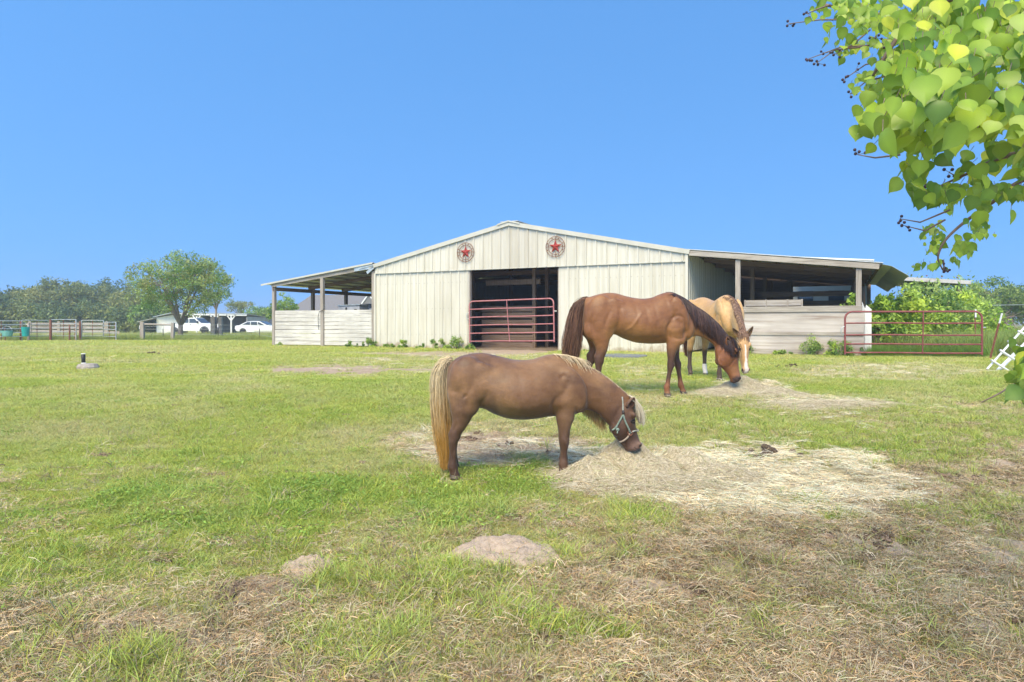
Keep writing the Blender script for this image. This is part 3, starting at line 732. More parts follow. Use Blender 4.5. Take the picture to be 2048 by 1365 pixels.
def strands(name, mat, parent, curves, r0, r1, cols, sides=3, warp=None):
    """curves: (n, k, 3) centre lines; tapered strands in one mesh; cols (n, k, 3)"""
    cv = np.asarray(curves, float); n, k, _ = cv.shape
    if warp is not None: cv = warp(cv.reshape(-1, 3)).reshape(n, k, 3)
    t = np.gradient(cv, axis=1); t /= np.linalg.norm(t, axis=2, keepdims=True) + 1e-9
    ref = np.random.default_rng(3).normal(size=(n, 1, 3)); a = np.cross(t, ref); a /= np.linalg.norm(a, axis=2, keepdims=True) + 1e-9
    c = np.cross(t, a)
    s = np.linspace(0, 1, k); rad = (r0 * (1 - s) ** .6 + r1 * s)[None, :, None]
    rings = []
    for q in range(sides):
        th = 2 * math.pi * q / sides; rings.append(cv + rad * (a * math.cos(th) + c * math.sin(th)))
    V = np.stack(rings, 2).reshape(-1, 3)
    idx = np.arange(n * k * sides).reshape(n, k, sides); nx = np.roll(idx, -1, axis=2)
    Fq = np.stack([idx[:, :-1], nx[:, :-1], nx[:, 1:], idx[:, 1:]], -1).reshape(-1, 4)
    cc = np.repeat(np.asarray(cols)[:, :, None, :], sides, axis=2).reshape(-1, 3)
    return link(name, mesh_np(name, V, Fq, True, cc), mat, parent)

def drape(B, rg, u, v, ln, lean, side=-1, k=12, off=.006, wave=.004, latr=0.0):
    """strands from profile points (u, v) hanging over one side, following the body's surface"""
    n = len(u); P = np.zeros((n, k, 3))
    for i in range(n):
        x, z = B.P(u[i], v[i]); y = latr + side * .004; dx = lean[i]; seg = ln[i] / (k - 1); o_ = off * (.4 + rg.random() * 1.6); ph = rg.random() * 6.28
        P[i, 0] = (x, y, z)
        for j in range(1, k):
            nx_ = x + (dx * (1.2 - .4 * j / k)) * seg + rg.normal() * wave * .5; nz_ = z - seg * (.35 if j == 1 else .97)
            h = B.bvh.ray_cast(Vector((nx_, side * 2.0, nz_)), Vector((0, -side, 0)))
            if h[0] is not None and (h[0].y * side) > -.05: ny = h[0].y + side * o_
            else: ny = y + side * rg.normal() * .002
            if abs(ny - y) > seg * 2.2: ny = y + math.copysign(seg * 2.2, ny - y)
            x, y, z = nx_, ny, nz_; P[i, j] = (x, y, z)
    return P

def mane_strands(rg, n, roots, dirs, length, k=9, wave=.012, droop=.9, out=.02):
    """roots (n,3), initial directions (n,3), lengths (n)"""
    P = np.zeros((n, k, 3)); P[:, 0] = roots; d = dirs / (np.linalg.norm(dirs, axis=1, keepdims=True) + 1e-9)
    ph = rg.random((n, 1)) * 6.28; seg = length / (k - 1)
    for i in range(1, k):
        d = d + np.array([0, 0, -droop])[None] * (1.0 / (k - 1)) * 2.2
        d = d + rg.normal(size=(n, 3)) * wave * 3
        d /= np.linalg.norm(d, axis=1, keepdims=True)
        P[:, i] = P[:, i - 1] + d * seg[:, None]
    return P

M['hair'] = vcol('horse_hair', .42, 0.12, spec=.45)
M['hoof'] = noisy('hoof_horn', (.05, .038, .03), (.15, .11, .08), 14, .5, .2, 30, (1, 1, 3))
M['eye'] = noisy('dark_eye', (.006, .004, .003), (.02, .012, .008), 5, .08, spec=.8)
M['nostril'] = noisy('nostril_skin', (.012, .009, .008), (.03, .02, .018), 10, .7)

def grooves(B, p, lines):
    """shallow folds between muscles (and low ridges when the depth is negative), on both sides"""
    out = np.zeros(len(p)); side = sstep(.03, .08, np.abs(p[:, 1]))
    for pts, depth, wd in lines:
        q = crom([B.P(*a) for a in pts], 5); best = np.full(len(p), 1e9); tt = np.zeros(len(p))
        for i in range(len(q) - 1):
            a = q[i]; d = q[i + 1] - a; L = (d ** 2).sum(); t = np.clip(((p[:, 0] - a[0]) * d[0] + (p[:, 2] - a[1]) * d[1]) / L, 0, 1)
            r = np.hypot(p[:, 0] - a[0] - t * d[0], p[:, 2] - a[1] - t * d[1]); m = r < best; best[m] = r[m]; tt[m] = (i + t[m]) / (len(q) - 1)
        out -= depth * np.exp(-(best / wd) ** 2) * side * np.clip(4 * tt * (1 - tt) + .15, 0, 1)
    return out

def mixc(a, b, t):
    t = np.clip(t, 0, 1)[:, None]; return a * (1 - t) + np.asarray(b)[None] * t

def hoof(B, root, u, v, ru, rv, w, lat, mat):
    """hoof with the toe forward, seated on the ground at profile (u, v)"""
    x, z = B.P(u, v); a = ru * B.sc; h = rv * B.sc
    V = []; Fq = []; n = 18
    for (k, zz) in ((1.0, 0.0), (.97, .25), (.80, .85), (.74, 1.0)):
        for i in range(n):
            th = 2 * math.pi * i / n; cx = math.cos(th); cy = math.sin(th)
            xx = cx * a * k * (1.0 if cx > 0 else .78) - (1 - k) * a * .9 * (1)
            V.append((x + xx, lat + cy * w * k, z + zz * h))
    for j in range(3):
        for i in range(n):
            i2 = (i + 1) % n; Fq.append((j * n + i, j * n + i2, (j + 1) * n + i2, (j + 1) * n + i))
    Fq.append(tuple(reversed(range(n)))); Fq.append(tuple(3 * n + i for i in range(n)))
    V = B.w(np.array(V)); mb = MB(); mb.add(V, Fq); return mb.build('hoof', mat, root, True)

def ear(B, root, base, tip, width, depth, face, mat, mat_in, name='ear'):
    """cupped ear: base and tip in 3-D, opening towards face"""
    b = Vector(base); t = Vector(tip); ax = (t - b); L = ax.length; ax.normalize(); f = Vector(face); f = (f - ax * f.dot(ax)).normalized(); sd = ax.cross(f)
    V = []; Fq = []; rows = 9; n = 13
    for i in range(rows):
        s = i / (rows - 1); wv = width * (math.sin(math.pi * (0.22 + .78 * s)) ** .75 if s < 1 else 0) * (1 - .15 * s); wv = max(wv, .0006)
        for k in range(n):
            th = -2.15 + 4.3 * k / (n - 1)
            p = b + ax * (L * s) + sd * (math.sin(th) * wv) - f * (math.cos(th) * wv * depth) + f * (.012 * s * s)
            V.append(tuple(p))
    for i in range(rows - 1):
        for k in range(n - 1): a = i * n + k; Fq.append((a, a + 1, a + n + 1, a + n))
    V = B.w(np.array(V)); mb = MB(); mb.add(V, Fq)
    o = mb.build(name, mat, root, True); o.modifiers.clear()
    s_ = o.modifiers.new('t', 'SOLIDIFY'); s_.thickness = .006; s_.offset = 1
    return o

# ================= the brown pony (profile units: about 1 mm)
def build_pony():
    D = 5.75; sc = D / F / 4.267
    B = Beast('pony', 700, 1163, sc)
    # torso
    B.loft([(262, 300, 252, 330, .02), (240, 250, 236, 470, .10), (300, 178, 262, 560, .165), (390, 142, 330, 618, .205), (480, 128, 440, 610, .222), (560, 130, 530, 600, .225),
            (640, 148, 630, 648, .245), (740, 172, 740, 684, .272), (850, 188, 860, 698, .282), (960, 182, 980, 692, .272), (1060, 152, 1080, 676, .245),
            (1150, 142, 1180, 668, .215), (1240, 160, 1270, 664, .195), (1330, 240, 1340, 650, .165), (1400, 340, 1395, 615, .12), (1430, 440, 1420, 570, .05)], pear=.16)
    # neck
    B.loft([(1150, 150, 1220, 650, .13), (1250, 170, 1330, 640, .118), (1330, 195, 1400, 618, .108), (1410, 225, 1450, 622, .096), (1500, 275, 1510, 648, .086), (1590, 335, 1560, 690, .078), (1670, 400, 1595, 735, .072), (1740, 455, 1625, 760, .070), (1795, 510, 1660, 770, .066)], sq=2.1)
    # head: forehead/nose line paired with the jaw line
    B.loft([(1765, 480, 1600, 690, .05), (1800, 530, 1612, 745, .082), (1818, 590, 1632, 800, .094), (1830, 650, 1652, 838, .098), (1836, 700, 1672, 862, .092), (1842, 760, 1690, 882, .074),
            (1856, 820, 1712, 905, .058), (1872, 868, 1732, 930, .052), (1885, 905, 1752, 950, .054), (1882, 938, 1790, 962, .050), (1862, 952, 1822, 968, .036)], sq=2.25)
    B.blob(1680, 775, 62, 62, .028, .062)           # cheek
    B.blob(1808, 650, 30, 22, .022, .082, 60)       # brow
    B.blob(1868, 905, 22, 26, .018, .040)           # nostril wing
    B.blob(1776, 952, 34, 20, .036, .0, 10, False)       # lower lip
    # haunch, stifle, shoulder, forearm masses
    B.blob(400, 330, 140, 190, .10, .135, 10); B.blob(360, 500, 105, 120, .075, .13); B.blob(470, 545, 55, 75, .05, .15, -20)
    B.blob(1290, 430, 120, 190, .055, .155, -18); B.blob(1235, 600, 75, 85, .055, .135); B.blob(1360, 560, 60, 75, .06, .09)
    B.blob(530, 300, 110, 110, .035, .182, -18)        # point of hip
    # hind legs
    for (lat, du, mir) in ((-.135, 0, False), (.135, -18, False)):
        B.loft([(480 + du, 470, 250 + du, 450, .085, lat), (510 + du, 600, 262 + du, 575, .085, lat), (462 + du, 655, 280 + du, 650, .068, lat), (432 + du, 705, 286 + du, 700, .056, lat), (400 + du, 755, 274 + du, 748, .047, lat),
                (368 + du, 800, 258 + du, 790, .042, lat), (346 + du, 840, 256 + du, 850, .040, lat), (332 + du, 890, 258 + du, 900, .036, lat), (326 + du, 960, 262 + du, 960, .033, lat), (326 + du, 1020, 258 + du, 1020, .033, lat),
                (334 + du, 1075, 246 + du, 1072, .038, lat), (338 + du, 1105, 256 + du, 1100, .035, lat), (350 + du, 1135, 264 + du, 1130, .038, lat), (354 + du, 1150, 266 + du, 1150, .038, lat)], N=20)
    for (lat, du) in ((-.12, 0), (.12, 20)):
        B.loft([(1330 + du, 560, 1140 + du, 560, .07, lat), (1312 + du, 655, 1146 + du, 655, .066, lat), (1294 + du, 710, 1158 + du, 710, .056, lat), (1280 + du, 765, 1168 + du, 765, .049, lat), (1268 + du, 820, 1172 + du, 820, .043, lat),
                (1266 + du, 860, 1174 + du, 860, .044, lat), (1262 + du, 890, 1178 + du, 892, .040, lat), (1250 + du, 940, 1186 + du, 940, .033, lat), (1246 + du, 1000, 1184 + du, 1000, .032, lat),
                (1254 + du, 1048, 1172 + du, 1048, .036, lat), (1254 + du, 1078, 1176 + du, 1075, .034, lat), (1262 + du, 1110, 1174 + du, 1110, .037, lat), (1264 + du, 1130, 1174 + du, 1130, .037, lat)], N=20)
    for lat in (-.12, .12):
        e_ = 20 if lat > 0 else 0; B.blob(1222 + e_, 868, 46, 34, .044, lat, 0, False); B.blob(1208 + e_, 1058, 40, 26, .036, lat, 0, False)
    for lat in (-.135, .135):
        e_ = -18 if lat > 0 else 0; B.blob(276 + e_, 800, 24, 36, .026, lat, 10, False); B.blob(312 + e_, 820, 48, 48, .040, lat, 0, False); B.blob(288 + e_, 1080, 42, 26, .036, lat, 0, False)
    B.blob(430, 470, 90, 110, .05, .185, -10); B.blob(1215, 520, 80, 80, .05, .165, -12)
    loc = Vector(((840 + 700 / 4.267 - 1024) * D / F, D, 0)); loc.z = zf(loc.x - .35, D - .1)
    z_photo = EYE - (680 + 1163 / 4.267 - HZ) * D / F
    root = empty('pony', (loc.x, loc.y, z_photo + .018), 0, label='brown pony with pale blond mane and a green rope halter, nearest the camera', cat='pony')
    base = np.array([.160, .080, .037]); dark = np.array([.056, .028, .018]); warmc = np.array([.245, .135, .064])
    def paint(p):
        x, z = p[:, 0], p[:, 2]; c = np.tile(base, (len(p), 1))
        n = fbm(x + 9, z + p[:, 1] * .7 + 5, 3.0, 3, 4)
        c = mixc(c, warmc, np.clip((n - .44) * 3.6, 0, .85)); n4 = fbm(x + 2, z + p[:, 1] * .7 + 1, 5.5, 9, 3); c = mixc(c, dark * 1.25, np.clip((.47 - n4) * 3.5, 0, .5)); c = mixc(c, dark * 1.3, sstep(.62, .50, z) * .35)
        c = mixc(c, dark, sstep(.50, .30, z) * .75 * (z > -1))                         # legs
        hx, hz = B.P(1740, 800); r = np.hypot(x - hx, z - hz)
        c = mixc(c, dark * 1.1, sstep(.30, .12, r) * .75)                              # head
        mx, mz = B.P(1850, 940); c = mixc(c, [.20, .125, .10], sstep(.10, .04, np.hypot(x - mx, z - mz)) * .6)
        c = mixc(c, [.20, .12, .08], (fbm(x, z, 9, 4, 3) > .6) * .15)
        return c
    PL = [([(1160, 470), (1128, 560), (1146, 655)], .013, .020), ([(1300, 560), (1318, 610), (1300, 660)], .008, .016), ([(590, 420), (560, 510), (512, 585)], .014, .024), ([(360, 400), (330, 500), (330, 600)], .008, .025),
          ([(470, 360), (430, 460), (440, 560)], .007, .024), ([(1180, 330), (1230, 300)], .010, .018), ([(540, 205), (590, 225)], .010, .016), ([(385, 470), (410, 490)], .009, .022), ([(1270, 300), (1230, 420), (1180, 500)], .007, .026),
          ([(650, 560), (800, 610), (960, 610), (1090, 570)], .006, .03), ([(1290, 700), (1262, 800)], .006, .010), ([(1225, 700), (1212, 830)], .005, .010), ([(1222, 900), (1218, 1030)], .005, .008), ([(300, 880), (296, 1040)], .005, .008), ([(330, 700), (300, 780)], .007, .010),
          ([(1700, 560), (1650, 690), (1640, 740)], .007, .014), ([(1740, 700), (1760, 800), (1800, 870)], .006, .012), ([(1330, 230), (1440, 300), (1600, 400), (1700, 500)], -.006, .025), ([(700, 240), (760, 420), (740, 560)], .003, .03), ([(820, 260), (870, 430), (850, 570)], .003, .03), ([(940, 270), (980, 430), (960, 560)], .003, .03)]
    def disp(p):
        return (fbm(p[:, 0] + 3, p[:, 2] + 7 + p[:, 1], 5.5, 13, 3) - .5) * .012 * sstep(.42, .55, p[:, 2]) + grooves(B, p, PL)
    def soft(p):
        x, z = p[:, 0], p[:, 2]; gx = B.P(1480, 0)[0]
        return np.clip(sstep(B.P(0, 700)[1], B.P(0, 560)[1], z) * sstep(gx + .25, gx - .05, x), .04, 1)
    B.soft = soft
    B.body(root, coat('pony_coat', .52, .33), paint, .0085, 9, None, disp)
    for (u, v, lat) in ((312, 1172, -.135), (294, 1172, .135), (1222, 1155, -.12), (1242, 1155, .12)):
        hoof(B, root, u, v, 58, 36, .048, lat, M['hoof'])
    rg = np.random.default_rng(5)
    # eye, nostril, mouth
    for sd in (-1, 1):
        x, z = B.P(1806, 705); h = B.skin(x, z, sd)
        if h: mb = MB(); mb.ball(h[0] - h[1] * .012, (.0155, .0155, .0155), 14, 10); mb.build('eye', M['eye'], root, True)
        for (du, dv, rr, nm, mt) in ((0, 0, .004, 'eyelid', 0),):
            pts = []
            for a in np.linspace(0, 2 * math.pi, 15):
                q = B.skin(x + .021 * math.cos(a), z + .0135 * math.sin(a) - .003 * math.cos(a), sd, .0005)
                if q: pts.append(q[0])
            mb = MB(); mb.tube(pts, .0048, 6, False); mb.build('eyelid', M['nostril'], root, True)
        x, z = B.P(1868, 912); h = B.skin(x, z, sd)
        if h: mb = MB(); mb.ball(h[0] - h[1] * .004, (.010, .006, .014), 12, 8, Matrix.Rotation(.5, 3, 'Y')); mb.build('nostril', M['nostril'], root, True)
        pts = []
        for (u, v) in ((1818, 925), (1835, 938), (1850, 946), (1862, 950)):
            x, z = B.P(u, v); q = B.skin(x, z, sd, -.001)
            if q: pts.append(q[0])
        if len(pts) > 1: mb = MB(); mb.tube(pts, .0032, 6); mb.build('mouth_line', M['nostril'], root, True)
    # ears
    cm = noisy('pony_ear', (.11, .06, .04), (.18, .10, .065), 12, .7)
    x, z = B.P(1768, 588); x2, z2 = B.P(1792, 498)
    ear(B, root, (x - .0, -.062, z), (x2 + .012, -.088, z2 + .0), .033, .8, (.45, -.8, -.3), cm, None)
    ear(B, root, (x + .01, .062, z), (x2 + .022, .088, z2 + .0), .028, .8, (.45, .8, -.3), cm, None)
    # mane: crest from withers to poll, blond
    crest = crom([B.P(*p) for p in ((1010, 168), (1100, 142), (1200, 146), (1300, 178), (1400, 222), (1500, 268), (1600, 335), (1700, 415), (1790, 500))], 12)
    n = 2600; ti = rg.random(n) ** .85 * (len(crest) - 1.01); i0 = ti.astype(int); fr = (ti - i0)[:, None]
    pr = crest[i0] * (1 - fr) + crest[i0 + 1] * fr; tn = crest[i0 + 1] - crest[i0]; tn /= np.linalg.norm(tn, axis=1, keepdims=True)
    s = ti / (len(crest) - 1)
    roots = np.stack([pr[:, 0], rg.normal(size=n) * .010 + .012, pr[:, 1] - .006], 1)
    far = rg.random(n) < .90
    dirs = np.stack([tn[:, 0] * 1.3 + rg.normal(size=n) * .15, np.where(far, .75, -.55) + rg.normal(size=n) * .2, tn[:, 1] * 1.2 + .22 + rg.normal(size=n) * .09], 1)
    ln = (.05 + .13 * rg.random(n)) * np.clip(.45 + 1.0 * s, .3, 1.15) * np.where(far, 1, .42)
    P = mane_strands(rg, n, roots, dirs, ln, 8, .014, .8)
    bl = np.array([.76, .60, .38]); br = np.array([.34, .20, .10]); wv = rg.random(n)[:, None]
    cc = (bl * (1 - wv * .5) + br * wv * .5)[:, None, :] * np.ones((1, 8, 1)) * (.8 + .35 * rg.random((n, 1, 1)))
    strands('mane', M['hair'], root, P, .0022, .0006, cc)
    # wither tuft blown over the near shoulder
    n = 260; tx = rg.random(n)
    roots = np.array([[*B.P(1130 + 230 * t, 138 + 46 * t * t), 0] for t in tx])[:, [0, 2, 1]]; roots[:, 1] = rg.normal(size=n) * .02 - .01
    dirs = np.stack([1.1 + rg.normal(size=n) * .25, -.5 + rg.normal(size=n) * .2, -.12 + rg.normal(size=n) * .12], 1)
    P = mane_strands(rg, n, roots, dirs, .07 + .12 * rg.random(n), 8, .03, .55)
    strands('mane', M['hair'], root, P, .0022, .0006, (bl * 1.05)[None, None] * (.7 + .4 * rg.random((n, 1, 1))) * np.ones((1, 8, 1)))
    # mane hanging below the neck on the far side
    n = 420; tx = rg.random(n)
    roots = np.array([[B.P(1385 + 195 * t, 0)[0], .085, B.P(0, 560 + 90 * t)[1]] for t in tx])
    dirs = np.stack([.15 + rg.normal(size=n) * .10, .15 + rg.normal(size=n) * .1, -1 + rg.normal(size=n) * .08], 1)
    P = mane_strands(rg, n, roots, dirs, (.075 + .085 * rg.random(n)) * (.7 + .55 * tx), 7, .008, .5)
    strands('mane', M['hair'], root, P, .0022, .0006, np.array([.62, .40, .16])[None, None] * (.7 + .5 * rg.random((n, 1, 1))) * np.ones((1, 7, 1)))
    # forelock falling in front of the face
    n = 900; tx = rg.random(n)
    roots = np.array([[*B.P(1778 + 22 * t, 490 + 40 * t)] for t in tx]); roots = np.stack([roots[:, 0], rg.normal(size=n) * .03, roots[:, 1]], 1)
    dirs = np.stack([1.0 + rg.normal(size=n) * .14, rg.normal(size=n) * .16 + .1, -.15 + rg.normal(size=n) * .16], 1)
    P = mane_strands(rg, n, roots, dirs, .12 + .15 * rg.random(n), 9, .010, 1.45)
    strands('forelock', M['hair'], root, P, .0022, .0007, np.array([.80, .70, .52])[None, None] * (.75 + .35 * rg.random((n, 1, 1))) * np.ones((1, 9, 1)))
    # tail: pale at the top and outside, dark inside, amber towards the end
    n = 5200; k = 15
    ctr = crom([B.P(*p) + (hw,) for p, hw in (((262, 205), .012), ((218, 212), .034), ((184, 300), .054), ((176, 420), .064), ((180, 560), .068), ((190, 720), .066), ((202, 860), .058), ((212, 990), .040), ((210, 1110), .016))], 14)
    ii = np.linspace(0, len(ctr) - 1, k).astype(int); cl = ctr[ii]
    a1 = rg.normal(size=n) * .48; a2 = rg.normal(size=n) * .5; a1 = np.clip(a1, -1.15, 1.15)
    P = np.zeros((n, k, 3)); s = np.linspace(0, 1, k)
    wob = np.cumsum(rg.normal(size=(n, k)) * .0032, axis=1)
    P[:, :, 0] = cl[None, :, 0] + a1[:, None] * cl[None, :, 2] + wob
    P[:, :, 1] = a2[:, None] * cl[None, :, 2] * .8 + .012 + np.cumsum(rg.normal(size=(n, k)) * .003, axis=1)
    P[:, :, 2] = cl[None, :, 1] + rg.normal(size=(n, 1)) * .012
    lcut = np.clip(.62 + .5 * rg.random(n), 0, 1)
    z0 = P[:, :1, 2]; P[:, :, 2] = z0 + (P[:, :, 2] - z0) * lcut[:, None]
    pale = np.array([.84, .68, .42]); am = np.array([.66, .36, .09]); dk = np.array([.12, .06, .035])
    wdk = np.clip((a1 + .05) * 1.8, 0, 1)[:, None, None] * np.clip(1.15 - s * 1.0, 0, 1)[None, :, None] * (rg.random((n, 1, 1)) * .7 + .15)
    wam = np.clip((s - .40) * 2.6, 0, 1)[None, :, None]
    cc = (pale * (1 - wam) + am * wam) * (1 - wdk) + dk * wdk
    cc = cc * (.62 + .6 * rg.random((n, 1, 1)))
    strands('tail', M['hair'], root, P, .0020, .0006, cc)
    # halter
    ht = empty('halter', (0, 0, 0)); ht.parent = root; C.objects.link(ht) if ht.name not in C.objects else None
    grn = noisy('green_grey_rope', (.12, .175, .145), (.28, .325, .265), 60, .8, .5, 90); lea = noisy('pale_worn_webbing', (.30, .23, .17), (.46, .38, .30), 40, .7, .3, 80); pale_ = noisy('pale_strap', (.21, .215, .185), (.36, .36, .31), 40, .8)
    def strap(pts, r, mat, nm, sd=-1, fl=.5):
        Q = crom([B.P(*p) for p in pts], 6); L = []
        for (x, z) in Q:
            h = B.skin(x, z, sd, r * .6)
            if h: L.append(h[0])
        if len(L) > 1: mb = MB(); mb.tube(L, r, 8); return mb.build(nm, mat, ht, True)
    for sd in (-1, 1):
        strap([(1716, 500), (1720, 560), (1720, 620)], .0068, pale_, 'crown_strap', sd)
        strap([(1720, 612), (1722, 640)], .0105, M['dark_iron'], 'buckle', sd)
        strap([(1720, 645), (1735, 700), (1762, 755), (1778, 795)], .0078, grn, 'cheek_strap', sd)
        strap([(1718, 648), (1690, 700), (1662, 750), (1632, 778)], .0078, grn, 'throat_strap', sd)
        strap([(1780, 800), (1810, 788), (1838, 788)], .0066, pale_, 'nose_band', sd)
        strap([(1776, 804), (1756, 840), (1725, 868), (1700, 882)], .0072, lea, 'chin_strap', sd)
        x, z = B.P(1778, 800); h = B.skin(x, z, sd, .006)
        if h:
            mb = MB(); mb.tube([h[0] + Vector((.019 * math.cos(a), 0, .019 * math.sin(a))) for a in np.linspace(0, 2 * math.pi, 17)], .0042, 7, False); mb.build('ring', M['rust'], ht, True)
    pr_ = []
    for a in np.linspace(-math.pi / 2, math.pi / 2, 11):
        x, z = B.P(1838 + 14 * math.cos(a), 788); pr_.append((x + .006, .055 * math.sin(a), z))
    mb = MB(); mb.tube(pr_, .008, 8); mb.build('nose_band', pale_, ht, True)
    mb = MB(); a_, b_ = B.P(1636, 790), B.P(1698, 885); mb.tube([(a_[0] - .004, -.012, a_[1]), ((a_[0] + b_[0]) / 2 - .008, -.012, (a_[1] + b_[1]) / 2), (b_[0] - .002, -.012, b_[1])], .007, 8); mb.build('chin_strap', pale_, ht, True)
    mb = MB(); x, z = B.P(1672, 770); h = B.skin(x, z, -1, .01)
    if h: mb.ball(h[0], (.016, .012, .014), 8, 6); mb.tube([h[0], h[0] + Vector((-.005, -.01, -.03))], .006, 6); mb.build('knot', grn, ht, True)
    return B, root
PONY, pony_root = build_pony()

# ================= the two larger horses share one body plan (profile units of a larger horse)
def horse_body(B, style):
    q = style
    B.loft([(325, 205, 318, 250, .03), (318, 190, 300, 400, .15), (345, 178, 330, 500, .215), (430, 152, 395, 570, .26), (520, 135, 500, 560, .275), (600, 136, 592, 520, .275),
            (690, 160, 680, 562, .29), (780, 180, 775, 592, .31), (870, 187, 865, 606, .315), (950, 176, 955, 608, .30), (1020, 146, 1040, 606, .27), (1090, 127, 1120, 602, .235), (1160, 136, 1190, 598, .21),
            (1235, 190, 1255, 590, .185), (1300, 290, 1312, 560, .14), (1338, 380, 1340, 510, .06)], pear=.14)
    B.loft([(1120, 130, 1170, 590, .13), (1200, 155, 1270, 580, .115), (1265, 190, 1325, 548, .10), (1335, 240, 1385, 545, .088), (1405, 285, 1440, 565, .080), (1475, 335, 1490, 595, .074), (1545, 400, 1525, 630, .070), (1605, 468, 1545, 670, .068), (1660, 545, 1562, 720, .066)], sq=2.1)
    B.loft([(1640, 515, 1530, 640, .05), (1675, 548, 1535, 690, .078), (1702, 585, 1540, 742, .094), (1722, 630, 1556, 788, .105), (1738, 685, 1582, 822, .103), (1746, 735, 1610, 846, .080), (1753, 790, 1640, 880, .062),
            (1760, 845, 1662, 912, .054), (1769, 890, 1672, 938, .056), (1771, 925, 1690, 962, .054), (1762, 955, 1722, 974, .040)], sq=2.25)
    B.blob(1598, 765, 55, 58, .022, .072); B.blob(1712, 668, 26, 18, .02, .090, 60); B.blob(1752, 925, 20, 24, .02, .042); B.blob(1702, 962, 28, 15, .038, 0, 10, False)
    B.blob(440, 330, 125, 180, .11, .17, 12); B.blob(385, 470, 90, 110, .085, .165); B.blob(520, 500, 62, 66, .06, .175, -20); B.blob(580, 290, 110, 110, .04, .215, -15)
    B.blob(1175, 330, 80, 170, .055, .195, -18); B.blob(1140, 465, 88, 80, .075, .185, -10); B.blob(1265, 470, 62, 95, .07, .115); B.blob(1190, 560, 50, 60, .05, .165); B.blob(470, 430, 85, 120, .06, .225, -12)
    for (lat, L) in ((-.16, q['hn']), (.16, q['hf'])):
        a, b = L           # a: shift of the upper leg, b: shift of the foot
        f = lambda v: a + (b - a) * max(0.0, min(1.0, (v - 560) / 500))
        rows = [(560, 440, 330, 430, .11), (552, 545, 352, 540, .105), (536, 600, 385, 600, .088), (522, 650, 405, 650, .074), (500, 700, 404, 695, .064), (486, 735, 395, 728, .058), (474, 775, 392, 775, .054), (458, 820, 396, 822, .046),
                (450, 880, 398, 880, .042), (448, 940, 396, 940, .041), (456, 985, 388, 985, .047), (462, 1015, 398, 1010, .043), (474, 1045, 410, 1040, .046), (478, 1062, 412, 1062, .047)]
        B.loft([(r[0] + f(r[1]), r[1], r[2] + f(r[3]), r[3], r[4], lat) for r in rows], N=20)
    for (lat, L) in ((-.145, q['fn']), (.145, q['ff'])):
        a, b = L
        f = lambda v: a + (b - a) * max(0.0, min(1.0, (v - 560) / 500))
        rows = [(1235, 480, 1065, 490, .09), (1222, 570, 1070, 575, .088), (1196, 640, 1076, 640, .074), (1178, 700, 1090, 700, .062), (1170, 750, 1102, 750, .054), (1172, 790, 1104, 790, .054), (1172, 822, 1108, 824, .052), (1160, 860, 1116, 860, .044),
                (1156, 920, 1114, 920, .040), (1156, 965, 1112, 965, .041), (1162, 1000, 1102, 1000, .047), (1162, 1028, 1108, 1025, .043), (1172, 1052, 1112, 1050, .047), (1174, 1066, 1112, 1066, .048)]
        B.loft([(r[0] + f(r[1]), r[1], r[2] + f(r[3]), r[3], r[4], lat) for r in rows], N=20)
    gx = B.P(1430, 0)[0]
    B.soft = lambda p: np.clip(sstep(B.P(0, 640)[1], B.P(0, 520)[1], p[:, 2]) * sstep(gx + .35, gx - .1, p[:, 0]), .03, 1)
    for (lat, L) in ((-.145, q['fn']), (.145, q['ff'])):
        f = lambda v: L[0] + (L[1] - L[0]) * (v - 560) / 500
        B.blob(1142 + f(800), 800, 36, 34, .050, lat, 0, False); B.blob(1126 + f(1005), 1005, 26, 22, .042, lat, 0, False)
    for (lat, L) in ((-.16, q['hn']), (.16, q['hf'])):
        f = lambda v: L[0] + (L[1] - L[0]) * (v - 560) / 500
        B.blob(408 + f(735), 722, 22, 34, .030, lat, 10, False); B.blob(448 + f(760), 765, 32, 40, .050, lat, 0, False); B.blob(420 + f(985), 990, 28, 22, .042, lat, 0, False)
    B.hoofs = ((445 + q['hn'][1], 1088, -.16), (445 + q['hf'][1], 1088, .16), (1146 + q['fn'][1], 1088, -.145), (1146 + q['ff'][1], 1088, .145))

def HL(k):
    return [([(1098, 390), (1062, 470), (1082, 560)], .020, .026), ([(1215, 370), (1232, 470), (1216, 570)], .018, .026), ([(1095, 385), (1150, 350), (1215, 370)], .012, .024), ([(1150, 300), (1120, 350), (1100, 400)], .010, .03), ([(1110, 545), (1160, 560), (1215, 555)], .012, .020),
            ([(625, 260), (622, 380), (596, 490)], .018, .030), ([(545, 300), (500, 400), (478, 500)], .012, .030), ([(400, 280), (372, 400), (392, 540)], .012, .028), ([(660, 500), (730, 450), (790, 370), (830, 310)], -.008, .022), ([(650, 545), (800, 560), (960, 560), (1060, 530)], .008, .03),
            ([(640, 230), (600, 170)], .010, .03), ([(1260, 560), (1258, 610)], .012, .016), ([(1168, 620), (1150, 720), (1132, 790)], .010, .014), ([(1135, 850), (1130, 960)], .008, .010), ([(450, 640), (440, 720)], .010, .016), ([(424, 800), (422, 960)], .008, .010),
            ([(1600, 640), (1560, 740), (1600, 820)], .008, .018), ([(1650, 830), (1700, 760), (1728, 740)], .010, .014), ([(760, 230), (790, 380), (770, 500)], .004, .03), ([(850, 240), (880, 390), (860, 520)], .004, .03), ([(940, 240), (965, 390), (950, 520)], .004, .03), ([(1320, 300), (1420, 420), (1540, 600)], .008, .03)]

